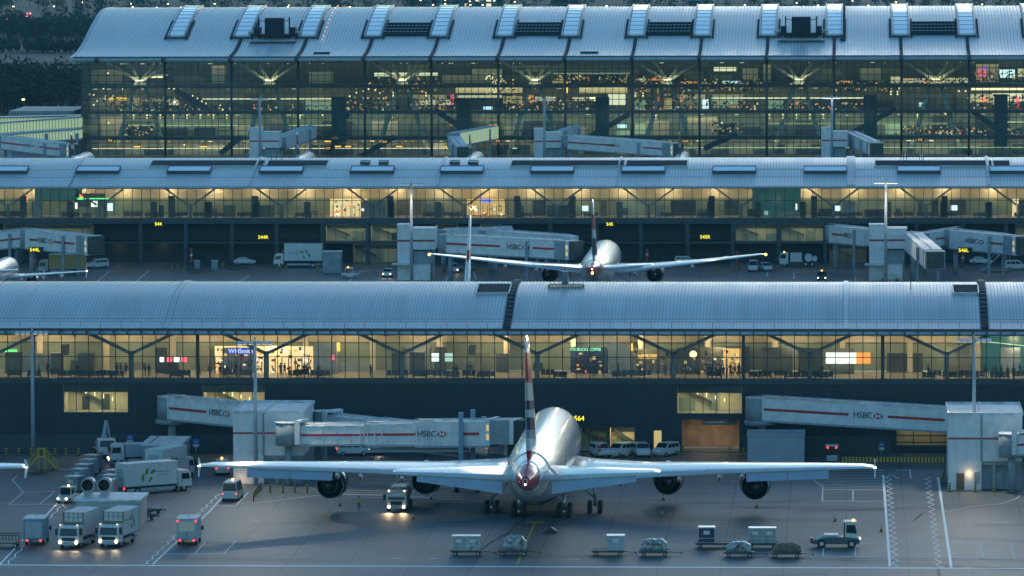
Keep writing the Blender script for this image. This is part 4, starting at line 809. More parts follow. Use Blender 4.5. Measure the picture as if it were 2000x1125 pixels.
A380 = dict(lit_white_from=62, R=3.57, RZ=4.2, zc=6.35, hull='hull_big', cone=67.2, finmat='fin_big', fence=True, elev=.17,
  fus=[(0, .15, .15, 5.0), (.8, 1.15, 1.25, 5.2), (2.2, 1.95, 2.3, 5.6), (4.5, 2.75, 3.3, 6.0), (8, 3.35, 3.95, 6.3), (12, 3.57, 4.2, 6.35), (30, 3.57, 4.2, 6.35), (46, 3.57, 4.15, 6.4), (52, 3.4, 3.85, 6.65), (57, 3.0, 3.3, 7.0), (62, 2.25, 2.6, 7.45), (66, 1.62, 1.9, 7.8), (67.2, 1.42, 1.66, 7.85), (69.5, 1.05, 1.2, 7.85), (71.2, .6, .68, 7.85), (72, .42, .45, 7.85)],
  wing=[(2.6, 18.5, 19, 4.0, 1.15), (6, 22, 16, 4.15, 1.1), (12.5, 27.2, 11.4, 4.7, 1.0), (20, 32.6, 8.9, 5.45, .95), (27, 37.4, 7.0, 6.05, .9), (34, 42.3, 5.2, 6.65, .85), (38.3, 45.6, 3.9, 7.0, .8), (39.6, 47.6, 2.4, 7.1, .7)],
  flaps=[(24.5, 34.2, 1.15, R(62), 'aileron')], fairings=[9.5, 16.5, 21.3, 24.0],
  stab=[(1.2, 56.5, 11.0, 7.35, 1.1), (8, 61.5, 7.4, 7.95, 1.0), (14.4, 66.4, 4.0, 8.5, .9), (15.2, 67.6, 2.6, 8.6, .7)],
  fin=[(8.6, 52.5, 14.8, .75), (11, 55.6, 12.2, 1.0), (15, 59.2, 9.8, 1.0), (19, 62.7, 7.7, .95), (23.4, 66.4, 5.3, .9), (24.1, 67.4, 4.0, .5)],
  eng=[(14.7, 22.0, 3.05, 1.86, 5.4), (25.4, 31.4, 3.5, 1.82, 5.4), (-14.7, 22.0, 3.05, 1.86, 5.4), (-25.4, 31.4, 3.5, 1.82, 5.4)],
  gear=[(6.2, 34, 2, .7, 4.2), (-6.2, 34, 2, .7, 4.2), (2.7, 37.5, 3, .7, 2.6), (-2.7, 37.5, 3, .7, 2.6), (0, 5.2, 1, .6, 2.6)], win=(9, 55), winz=(5.3, 8.0))
T777 = dict(R=3.1, RZ=3.1, zc=4.9, hull='hull_twin', cone=57.5, finmat='fin_twin', elev=.08,
  fus=[(0, .12, .12, 4.2), (.8, .95, .95, 4.3), (2.4, 1.9, 1.9, 4.5), (5, 2.7, 2.7, 4.8), (8.5, 3.1, 3.1, 4.9), (25, 3.1, 3.1, 4.9), (42, 3.1, 3.1, 4.9), (47, 2.85, 2.8, 5.15), (52, 2.25, 2.2, 5.6), (57.5, 1.35, 1.4, 6.1), (60, .9, 1.0, 6.25), (62, .4, .5, 6.35), (62.9, .12, .3, 6.4)],
  wing=[(2.4, 19.5, 13.5, 3.4, 1.1), (5.5, 22, 11.2, 3.7, 1.05), (10, 25.4, 8.2, 4.3, 1.0), (18, 31.2, 5.8, 5.5, .9), (26, 36.8, 3.6, 6.8, .85), (29.6, 39.8, 2.0, 7.4, .8), (30.4, 41.4, .8, 7.5, .6)],
  flaps=[], fairings=[6.5, 11.5, 17],
  stab=[(.9, 52.5, 6.6, 5.8, 1.0), (6, 56, 4.4, 6.4, 1.0), (10.4, 59.4, 2.4, 6.9, .9), (10.8, 60.2, 1.4, 6.95, .7)],
  fin=[(6.8, 47.5, 11.5, .7), (8.5, 50, 9.3, 1.0), (12, 53.2, 7.3, .95), (16, 56.9, 5.0, .9), (18.0, 58.7, 3.9, .9), (18.5, 59.6, 2.7, .5)],
  eng=[(9.7, 17.5, 2.45, 1.62, 5.6), (-9.7, 17.5, 2.45, 1.62, 5.6)], gear=[(5.5, 31.5, 3, .65, 3.4), (-5.5, 31.5, 3, .65, 3.4), (0, 5.5, 1, .55, 2.4)], win=(8, 50), winz=(5.4,))
A320 = dict(R=1.98, RZ=2.07, zc=3.6, hull=band_mat('hull_small', 2, [(0, NVY), (2.35, (.45, .5, .54))], .26, coat=.25), cone=35, finmat='fin_small', elev=.08,
  fus=[(0, .1, .1, 3.0), (.6, .75, .75, 3.1), (2, 1.45, 1.45, 3.35), (4, 1.9, 1.95, 3.55), (6, 1.98, 2.07, 3.6), (16, 1.98, 2.07, 3.6), (25, 1.98, 2.05, 3.6), (29, 1.7, 1.75, 3.9), (33, 1.0, 1.15, 4.4), (35, .6, .75, 4.7), (36.5, .35, .4, 4.85), (37.3, .18, .2, 4.9)],
  wing=[(1.6, 11.5, 7.0, 2.5, 1.1), (6.3, 15.2, 3.9, 3.0, 1.0), (12, 18.5, 2.6, 3.6, .9), (16.8, 21.3, 1.5, 4.1, .85), (17.05, 21.8, 1.0, 4.15, .6)], fence=True,
  flaps=[], fairings=[4.5, 8.5, 12], stab=[(.6, 31.2, 3.6, 4.8, 1), (5.8, 34.3, 1.6, 5.3, .9), (6.2, 34.8, .9, 5.35, .7)],
  fin=[(5.2, 27.5, 7.6, .7), (6.2, 29.2, 6.0, 1.0), (9, 31.7, 4.4, .95), (11.4, 33.9, 2.8, .9), (11.8, 34.5, 1.9, .5)],
  eng=[(5.75, 11.0, 1.75, 1.1, 3.7), (-5.75, 11.0, 1.75, 1.1, 3.7)], gear=[(3.8, 18.5, 1, .55, 2.6), (-3.8, 18.5, 1, .55, 2.6), (0, 4, 1, .4, 1.8)], win=(6, 28), winz=(3.9,))
big = airliner((-36.25, 711.5, 0), 0, A380, 'huge four engined double deck airliner parked nose in at the near concourse, red tail cone')
p = W(1176, 515, 1020); tail = W(1153, 515, 1010).x
e777 = airliner((W(1160, 515, 1010).x, 1066, 0), 0, T777, 'twin engined airliner with lit wing tips parked at the middle concourse')
for sx in (-30.4, 30.4): lamp('tip_light', 'POINT', (sx, -42.5, 7.7), 7, (1, .62, .3), e777, shadow_soft_size=.1)
b = MB(); b.cyl((0, -62.2, 5.6), (0, -62.6, 5.5), .22, n=8); b.build('tail_strobe', 'e_beacon', e777)
b = MB()
for sx in (-30.4, 30.4): b.cyl((sx, -42.4, 7.5), (sx, -42.7, 7.5), .24, n=8)
b.build('wingtip_strobe', 'e_beacon', e777)
fin777 = airliner((W(922, 560, 963).x, 899, 0), math.pi, dict(T777, finmat='fin_pale'), 'airliner hidden behind the near roof, only its tall white and red tail fin showing')
left777 = airliner((W(170, 540, 1028).x - 17, 1050, 0), 0, A320, 'airliner at the left edge of the middle row, half outside the picture, seen from behind')
for px, Y, lb in ((176, 1441, 'small airliner beside the glazed pier, its red tail fin showing over the middle roof'), (606, 1442, 'small airliner right of the grey bridge tower, half hidden by the middle roof'), (935, 1442, 'small airliner under the lit glass bridge, half hidden by the middle roof'), (1335, 1444, 'small airliner at the end of the striped terminal bridge, half hidden by the middle roof')):
    x = W(px, 290, Y).x; airliner((x, Y, 0), 0, A320, lb)
# wing tip reaching in from the left edge
wt = empty('airliner', (W(52, 922, 660).x - 39.6, 709.5, 0), 0, 'airliner outside the left edge, only its pale wing tip and fence in view', 'airliner')
for o_ in KIDS(big):
    if o_.name.startswith(('wing', 'fuselage')) and (o_.name.startswith('fuselage') or o_.data.vertices[0].co.x > 0):
        c = o_.copy(); COL.objects.link(c); c.parent = wt
        for q in KIDS(o_): d = q.copy(); COL.objects.link(d); d.parent = c

# ============================================================ boarding bridges and towers
def tunnel(parent, name, A, B, w, h, ribs=14, stripe=((0.03, .97),), m='bridge_white', rail=True, sd=None):
    """covered walkway from A to B (middle of its floor)"""
    A, B = Vector(A), Vector(B); d = B - A; L_ = d.length; dn = d.normalized(); s = Vector((dn.y, -dn.x, 0)).normalized(); u = s.cross(dn) if s.cross(dn).z > 0 else dn.cross(s)
    if s.y > 0: s = -s      # towards the camera side
    b = MB(); o0 = A + s * w / 2; b.obox(o0, d, -s * w, u * h); b.obox(o0 + s * .08 - dn * .05 + u * h, d + dn * .1, -s * (w + .16), u * .1, 1)
    for i in range(ribs + 1):
        q = o0 + d * (i / ribs); b.obox(q + s * .05 - dn * .05, dn * .10, -s * .049, u * h, 0)
    b.obox(o0 + s * .1 - u * .25, d, -s * (w + .2), u * .25, 2); o = b.build(name, [m, 'bridge_roof', 'bridge_grey'], parent)
    for a, c in stripe:
        b = MB(); q = o0 + d * a + u * h * .46; b.obox(q + s * .07, d * (c - a), -s * .06, u * h * .12); b.build('stripe', 'red', o)
    if rail:
        b = MB(); q = o0 + u * (h + .1) - s * .2
        b.obox(q + u * .45, d, s * .04, u * .04)
        for i in range(9): b.obox(q + d * (i / 8.2), dn * .04, s * .04, u * .45)
        b.cyl(A + u * (h + .3) + s * .3, B + u * (h + .3) + s * .3, .12, n=6); b.build('roof_pipe', 'bridge_roof', o)
    return o, o0, d, dn, s, u, h
def logo(parent, c, dn, u, s, sz):
    b = MB(); P_ = lambda a, e: c + dn * a * sz + u * e * sz + s * .02
    for t in ([(-1, .0), (-.5, .5), (-.5, -.5)], [(1, 0), (.5, -.5), (.5, .5)], [(-.5, .5), (0, 0), (.5, .5)], [(-.5, -.5), (.5, -.5), (0, 0)]): b.face([P_(*q) for q in t])
    b.build('logo_hexagon', 'red', parent)
    b = MB()
    for t in ([(-.5, -.5), (0, 0), (-.5, .5)], [(.5, .5), (0, 0), (.5, -.5)]): b.face([P_(*q) - s * .01 for q in t])
    b.build('logo_white', 'white', parent)
def bank_sign(tn, t, size):
    o, o0, d, dn, s, u, h = tn; c = o0 + d * t + u * h * .52 + s * .10
    text('HSBC', c, dn if dn.x > 0 else -dn, s, size, 'ink', o, 'lettering'); logo(o, c + (dn if dn.x > 0 else -dn) * size * 3.15, dn if dn.x > 0 else -dn, u, s, size * .62)
def portal(b, c, dn, s, u, w, h, t=.35, m=0):
    for q in (c + s * w / 2, c - s * (w / 2 - .25)): b.obox(q, dn * t, -s * .25, u * h, m)
    b.obox(c + s * w / 2 + u * h, dn * t, -s * w, u * .3, m)
def tower(px0, px1, pyb, ytop, depth, label, split=.43, stripe_z=6.3, low=3.6, door=None):
    a = G(px0, pyb); c = G(px1, pyb); w = c.x - a.x; r = empty('bridge_tower', (a.x, a.y, 0), 0, label, 'bridge tower')
    b = MB(); xs_ = w * split; b.box(0, xs_, 0, depth * .8, 0, ytop); 
    x = .6
    while x < xs_: b.box(x, x + .04, -.03, 0, .3, ytop - .3, 0); x += .6
    b.build('lift_shaft', 'bridge_white', r)
    b = MB(); b.box(xs_, w, 0, depth, low, ytop - .02); x = xs_ + .6
    while x < w: b.box(x, x + .04, -.03, 0, low, ytop - .3, 0); x += .6
    b.box(xs_ - .12, xs_ + .12, -.08, 0, low, ytop, 1); b.build('upper_cabin', ['bridge_white', 'bridge_grey'], r)
    b = MB(); b.box(-.12, w + .12, -.12, depth + .1, ytop, ytop + .1); 
    for o_ in ((-.12, w + .12, -.12, -.02), (-.12, w + .12, depth, depth + .1), (-.12, 0, 0, depth), (w + .02, w + .12, 0, depth)): b.box(*o_, ytop + .1, ytop + .35)
    b.box(xs_ - .1, xs_ + .1, 0, depth, ytop + .1, ytop + .3); b.build('roof', 'bridge_roof', r)
    b = MB(); b.box(0, w - .6, -.045, -.031, stripe_z, stripe_z + .22); b.build('stripe', 'red', r)
    b = MB(); b.box(xs_, w, 1.2, depth, 0, low - .1); b.box(xs_, w, .2, .35, low - .5, low - .02); b.build('plant_enclosure', 'bridge_grey', r)
    for x in (w * .62, w - .5): b = MB(); b.box(x - .2, x + .2, .1, .5, 0, low); b.build('support_leg', 'bridge_grey', r)
    for i, x in enumerate((w * .68, w * .84)): b = MB(); b.box(x - .45, x + .45, 1.14, 1.19, .05, 2.1); b.build('door', 'truck_grey', r)
    return r, w
t1, w1 = tower(456, 594, 945, 8.9, 14, 'white bridge tower with a red stripe left of the huge airliner')
lo = text  # keep
t2, w2 = tower(1852, 1996, 957, 9.3, 14, 'white bridge tower with a lit lamp by its door at the right edge', .45)
b = MB(); b.box(1.0, 2.0, -.06, -.01, .05, 2.1); b.build('door', mat('door_brown', (.12, .08, .05), .6), t2)
b = MB(); b.cyl((2.55, -.05, 2.05), (2.55, -.35, 2.05), .12, n=8); b.build('wall_lamp', 'e_lamp', t2); lamp('wall_lamp_light', 'POINT', (2.55, -.7, 2.0), 24, (1, .72, .4), t2, shadow_soft_size=.1)
b = MB(); b.box(3.2, 3.8, -.3, 0, .9, 2.2); b.build('meter_box', 'bridge_grey', t2)
lamp('enclosure_light', 'POINT', (1.0, -1.2, .6), 45, (1, .62, .28), t1, shadow_soft_size=.2)
# fixed link walkways
def link(px0, pyt, px1, pyt1, label, ribs, bs=None, Ya=744, Yb=734, h=2.75, st=((.04, .97),)):
    r = empty('link_bridge', (0, 0, 0), 0, label, 'link bridge'); A = W(px0, pyt, Ya) - Vector((0, 0, h)); B = W(px1, pyt1, Yb) - Vector((0, 0, h))
    tn = tunnel(r, 'tunnel', A, B, 2.6, h, ribs, st)
    if bs is not None: bank_sign(tn, bs, 1.12)
    dn = (B - A).normalized(); b = MB(); b.cyl(A - dn * .9 - Vector((0, 0, .15)), A - dn * .9 + Vector((0, 0, h)), 1.75, n=18); b.cyl(A - dn * .9 + Vector((0, 0, h)), A - dn * .9 + Vector((0, 0, h + .12)), 1.8, n=18, m=1); b.build('rotunda', ['bridge_grey', 'bridge_roof'], r)
    b = MB(); b.cyl(A - dn * .7 - Vector((0, 0, .75)), A - dn * .7 - Vector((0, 0, .15)), 2.1, n=14); b.build('rotunda_base', 'bridge_grey', r); b = MB(); b.cyl((A.x - .4, A.y, 0), (A.x - .4, A.y, A.z - .7), .5, n=12); b.build('support_column', 'bridge_grey', r)
    b = MB(); s = Vector((dn.y, -dn.x, 0)); s = -s if s.y > 0 else s; portal(b, A + dn * .2, dn, s, Vector((0, 0, 1)), 2.9, h, .25); b.build('portal_frame', 'bridge_white', r)
    return r
link(341, 776, 476, 789, 'corrugated link bridge with bank lettering left of the left bridge tower', 12, .62, st=((.04, .58),))
link(1494, 778, 1856, 799, 'long corrugated link bridge with bank lettering running to the right bridge tower', 30, .50, st=((.005, .475), (.685, .99)))
# telescopic bridges
def jetbridge(RP, EP, label, secs=((0, .42, 2.6, 2.2), (.36, .70, 2.9, 2.5), (.62, 1, 3.2, 2.85)), ribs=(6, 5, 6), bs=None, stripes=None, rot_r=1.6, lift=None, cabrot=0, trusses=True, bsz=1.05, glow=True, cab=(3.4, 3.0), m='bridge_white'):
    """rotunda at RP, aircraft cab at EP"""
    RP, EP = Vector(RP), Vector(EP); r = empty('boarding_bridge', (0, 0, 0), 0, label, 'boarding bridge'); d = EP - RP; dn = d.normalized(); s = Vector((dn.y, -dn.x, 0)).normalized(); s = -s if s.y > 0 else s; u = Vector((0, 0, 1))
    b = MB(); b.cyl(RP - u * .2, RP + u * 2.6, rot_r, n=20); b.cyl(RP + u * 2.6, RP + u * 2.75, rot_r * 1.06, n=20, m=1); b.build('rotunda', ['bridge_grey', 'bridge_roof'], r)
    b = MB(); b.cyl((RP.x, RP.y, 0), (RP.x, RP.y, RP.z), .45, n=12); b.build('support_column', 'bridge_grey', r)
    b = MB(); portal(b, RP + dn * (rot_r * .95), dn, s, u, 3.2, 2.7, .7); b.build('portal_frame', 'bridge_white', r)
    st = RP + dn * rot_r; dd = EP - st; last = None
    for i, (a, c, w, h) in enumerate(secs):
        sp = stripes[i] if stripes else ((.0, 1.),)
        tn = tunnel(r, 'tunnel_section', st + dd * a - u * (h - 2.2) / 2.5, st + dd * c - u * (h - 2.2) / 2.5, w, h, ribs[i], sp, rail=(i == len(secs) - 1) or True, m=m)
        if bs and bs[0] == i: bank_sign(tn, bs[1], bsz)
        if trusses and i < 2:
            o, o0, td, tdn, ts, tu, th = tn; q = o0 + td * (.80 if i == 0 else .80) + ts * .14; b = MB(); wv = tdn * min(4.0, td.length * .35)
            b.obox(q, wv, ts * .1, tu * .12); b.obox(q + tu * (th - .1), wv, ts * .1, tu * .12)
            for k in range(4):
                p0 = q + wv * (k / 4); p1 = q + wv * ((k + 1) / 4); b.cyl(p0 + (tu * th if k % 2 else Vector()), p1 + (Vector() if k % 2 else tu * th), .07, n=5); b.obox(p0, tdn * .1, ts * .1, tu * th)
            b.build('side_truss', 'bridge_white', o)
    b = MB(); q = EP - u * .1; cw, ch = cab; b.obox(q + s * cw / 2, dn * 2.6, -s * cw, u * ch, 0); b.obox(q + s * (cw / 2 + .05) + dn * 2.6, dn * .5, -s * (cw + .1), u * ch, 1)
    b.obox(q + s * (cw / 2 + .1) - dn * .5, dn * .5, -s * (cw + .2), u * (ch + .15), 1); o = b.build('cab', ['bridge_grey', 'bridge_white'], r)
    b = MB()
    for k in range(5): b.obox(q + s * (cw / 2 - .2 - k * .02) + dn * (3.1 + k * .24), dn * .16, -s * (cw - .4), u * (ch - .1)); 
    b.build('bellows', 'inner_dark', o)
    b = MB()
    for k in range(2 if glow else 0): b.obox(q + s * (cw / 2 + .12) - dn * .42 + u * (.55 + k * 1.15), dn * .34, -s * .02, u * .75)
    if glow: b.build('cab_window', 'e_gold', o)
    c = st + dd * .86; b = MB(); hh = c.z
    for sg in (-1, 1):
        q = c + s * sg * 2.1; b.box(q.x - .28, q.x + .28, q.y - .28, q.y + .28, 1.0, hh + 3.9)
    b.obox(c + s * 2.2 - dn * .3 - u * .7, dn * .6, -s * 4.4, u * .5); b.box(c.x - 1.6, c.x + 1.6, c.y - .5, c.y + .5, .7, 1.3); b.build('lift_column', mat('lift_blue', (.16, .26, .36), .45), r)
    for sg in (-1, 1): b = MB(); b.cyl((c.x + sg * 1.3 - .25, c.y, .65), (c.x + sg * 1.3 + .25, c.y, .65), .65, n=14); b.build('wheel', 'rubber', r)
    b = MB(); b.obox(st + dd * .35 - u * 1.1 + s * .9, dd * .5, -s * .3, u * .35); b.obox(st + dd * .35 - u * 1.1 - s * .9, dd * .5, -s * .3, u * .35); b.build('under_beam', 'bridge_grey', r)
    return r
RPa = W(563, 878, 706.5); RPa.z = 5.3
jetbridge(RPa, W(966, 864, 698.5), 'white boarding bridge with bank lettering rising to the upper deck of the huge airliner', bs=(2, .03), stripes=(((.02, 1),), ((.0, 1),), ((.0, .01), (.62, .86))))
RPb = W(632, 850, 722); RPb.z = 5.2; EB = Vector((-43.5, 704, 4.6))
jetbridge(RPb, EB, 'second boarding bridge behind the lettered one, going to the lower door of the huge airliner', trusses=False, stripes=((), (), ()), rot_r=1.3, secs=((0, .42, 2.4, 2.3), (.36, .70, 2.6, 2.5), (.62, 1, 2.8, 2.7)), cab=(3, 2.9))
RPc = W(1976, 885, 701); RPc.z = 4.6
jetbridge(RPc, W(2160, 870, 690), 'boarding bridge leaving the right bridge tower, only its rotunda and white frame in view', trusses=False)
# middle row towers and bridges
def tower_small(px0, pxm, px1, pyt, pyb, Y, label, can=True):
    a = W(px0, pyt, Y); m_ = W(pxm, pyt + 8, Y); c = W(px1, pyb, Y); r = empty('bridge_tower', (a.x, Y, 0), 0, label, 'bridge tower'); w0 = m_.x - a.x; w1 = c.x - a.x
    MB().box(0, w0, 0, 4, 0, a.z).build('lift_shaft', 'bridge_white', r); MB().box(w0, w1, .2, 7, c.z, m_.z).build('upper_cabin', 'bridge_white', r)
    b = MB(); b.box(-.1, w0 + .1, -.1, 4.1, a.z, a.z + .15); b.box(w0, w1 + .1, .1, 7.1, m_.z, m_.z + .15); b.build('roof', 'bridge_roof', r)
    z = (m_.z + c.z) / 2 - .4; b = MB(); b.box(0, w0, -.04, 0, z, z + .35); b.box(w0, w1, .15, .2, z, z + .35); b.build('stripe', 'red', r)
    b = MB(); b.box(w0 + .4, w1 - .4, 1, 6, 0, c.z - .3); b.build('plant_enclosure', 'bridge_grey', r)
    if can:
        b = MB(); b.box(-.9, w0 * 1.3, -2.4, 0, 3.0, 3.25); b.build('canopy', 'bridge_roof', r)
        b = MB(); b.box(w0 + .2, w1 - .8, -1.6, .9, .1, 3.1); b.build('switch_room', 'bridge_white', r)
    return r
tower_small(776, 803, 849, 440, 488, 1062, 'tall grey bridge tower with a red stripe left of the twin engined airliner'); tower_small(1698, 1727, 1771, 440, 486, 1062, 'tall grey bridge tower behind the lit mast, right side of the middle row')
def far_bridge(A, B, label, h=3., w=3., bs=None, bsz=1., rot=True, st=((0, 1),), ribs=8, cab_=True, m='bridge_white', glow=True, legs=True):
    A, B = Vector(A), Vector(B); r = empty('boarding_bridge', (0, 0, 0), 0, label, 'boarding bridge'); tn = tunnel(r, 'tunnel', A, B, w, h, ribs, st, m=m)
    if bs is not None: bank_sign(tn, bs, bsz)
    dn = (B - A).normalized(); s = tn[4]; u = Vector((0, 0, 1))
    if rot: b = MB(); b.cyl(A - u * .2 - dn * .8, A + u * (h + .1) - dn * .8, 1.7, n=16); b.build('rotunda', 'bridge_grey', r)
    if legs:
        b = MB(); b.cyl((A.x, A.y, 0), (A.x, A.y, A.z), .45, n=10); b.build('support_column', 'bridge_grey', r); c = A + (B - A) * .75
        for sg in (-1, 1): b = MB(); q = c + s * sg * (w / 2 + .3); b.box(q.x - .25, q.x + .25, q.y - .25, q.y + .25, .3, c.z + h * .9); b.build('lift_column', 'bridge_grey', r)
    if cab_:
        b = MB(); b.obox(B + s * (w / 2 + .2) - u * .2, dn * 2.4, -s * (w + .4), u * (h + .2)); b.obox(B + s * (w / 2 + .25) + dn * 2.4 - u * .2, dn * .7, -s * (w + .5), u * (h + .3), 1); b.obox(B + s * w / 2 + dn * 3.1, dn * 1.2, -s * w, u * h, 2); o = b.build('cab', ['bridge_grey', 'bridge_white', 'inner_dark'], r)
        if glow:
            b = MB()
            for k in (0, 1): b.obox(B + s * (w / 2 + .27) + dn * 2.5 + u * (.5 + k * 1.2), dn * .45, -s * .02, u * .8)
            b.build('cab_window', 'e_gold', o)
    return r
fb = lambda px, py, Y: W(px, py, Y)
far_bridge(fb(880, 492, 1058), fb(1092, 503, 1047), 'middle row boarding bridge with bank lettering going to the twin engined airliner', 3.2, 3.2, .56, 1.35, st=((0, .5), (.8, 1)))
far_bridge(fb(866, 474, 1085), fb(1000, 470, 1088), 'short walkway behind the lettered middle row bridge, left part', 2.4, 2.6, cab_=False, st=((.4, 1),))
far_bridge(fb(958, 474, 1080), fb(1120, 486, 1066), 'second middle row bridge just above the lettered one', 2.3, 2.8, cab_=False, st=())
far_bridge(fb(1632, 472, 1090), fb(1702, 479, 1068), 'link bridge with bank lettering left of the tower behind the lit mast', 3.0, 2.8, .45, 1.3, cab_=False, st=((.1, .45),))
far_bridge(fb(1783, 486, 1063), fb(1822, 520, 1032), 'boarding bridge pointing towards the viewer right of the mast tower', 3.0, 3.2, st=(), ribs=4)
far_bridge(fb(1805, 482, 1076), fb(1868, 473, 1082), 'middle row walkway with a red stripe between two bridges on the right', 2.6, 2.8, cab_=False, st=((.2, 1),))
far_bridge(fb(1866, 484, 1078), fb(1972, 494, 1068), 'middle row bridge with bank lettering at the right edge', 3.3, 3.2, .30, 1.3, st=((.7, .98),))
far_bridge(fb(-70, 492, 1083), fb(57, 480, 1080), 'striped walkway at the left edge of the middle row', 3.0, 2.8, cab_=False, st=((0, .98),))
far_bridge(fb(62, 484, 1078), fb(163, 494, 1068), 'middle row bridge with bank lettering at the left edge', 3.4, 3.2, .22, 1.3, st=((.08, .22), (.56, .95)))
# terminal row
tower_small(487, 511, 545, 251, 289, 1450, 'grey bridge tower with a red stripe before the terminal, leftmost one', False); tower_small(1043, 1063, 1096, 252, 289, 1450, 'grey bridge tower at the start of the long scribbled terminal bridge', False); tower_small(1604, 1626, 1655, 250, 287, 1450, 'grey bridge tower before the terminal, furthest right', False)
far_bridge(fb(1115, 290, 1448), fb(1300, 303, 1436), 'long striped terminal bridge drawn over with dark lines', 3.2, 3.4, .42, 1., st=((0, .5), (.8, 1)))
far_bridge(fb(10, 290, 1448), fb(125, 304, 1438), 'striped terminal bridge before the glazed pier at the left edge', 3.2, 3.4, .4, .9, st=((0, .4), (.65, 1)))
far_bridge(fb(548, 290, 1466), fb(606, 268, 1500), 'short terminal bridge right of the leftmost grey tower', 3.0, 3.2, m='bridge_white', cab_=False, st=())
far_bridge(fb(1096, 280, 1490), fb(1124, 270, 1505), 'stub of walkway joining the middle grey tower to the terminal', 3.2, 3.2, cab_=False, st=())
far_bridge(fb(1662, 280, 1462), fb(1706, 300, 1436), 'terminal bridge pointing down right from the rightmost grey tower', 3.0, 3.2, st=())
far_bridge(fb(888, 284, 1470), fb(962, 270, 1500), 'lit glass terminal bridge with glowing green walls', 3.2, 3.2, cab_=False, st=(), m='e_lime')
far_bridge(fb(886, 286, 1470), fb(902, 306, 1440), 'white bridge end hanging down from the lit glass bridge', 2.8, 3., st=(), ribs=3, glow=False)

# ============================================================ vehicles (forward +x)
def wheels(r, xs_, w, rad=.45, tw=.28):
    for x in xs_:
        for sg in (-1, 1):
            b = MB(); b.cyl((x, sg * w / 2, rad), (x, sg * (w / 2 - tw), rad), rad, n=14); b.cyl((x, sg * (w / 2 + .01), rad), (x, sg * (w / 2 - .05), rad), rad * .5, n=10, m=1); b.build('wheel', ['rubber', 'metal'], r)
def lights(r, x, w, z, nm, m_, s=.14, x2=.06, sx=1):
    for sg in (-1, 1): b = MB(); b.cyl((x - sx * .05, sg * w / 2, z), (x + sx * x2, sg * w / 2, z), s, n=8); b.build(nm, m_, r)
def beam(r, x, w, z, e=60, tilt=12):
    for sg in (-1, 1): lamp('headlight_beam', 'SPOT', (x + .25, sg * w / 2, z), e, (1, .72, .42), r, (R(90 - tilt), 0, R(-90)), spot_size=R(75), spot_blend=.8, shadow_soft_size=.08)
def beacon(r, x, y, z, e=0):
    b = MB(); b.cyl((x, y, z), (x, y, z + .18), .14, n=8); b.build('beacon', 'e_beacon', r)
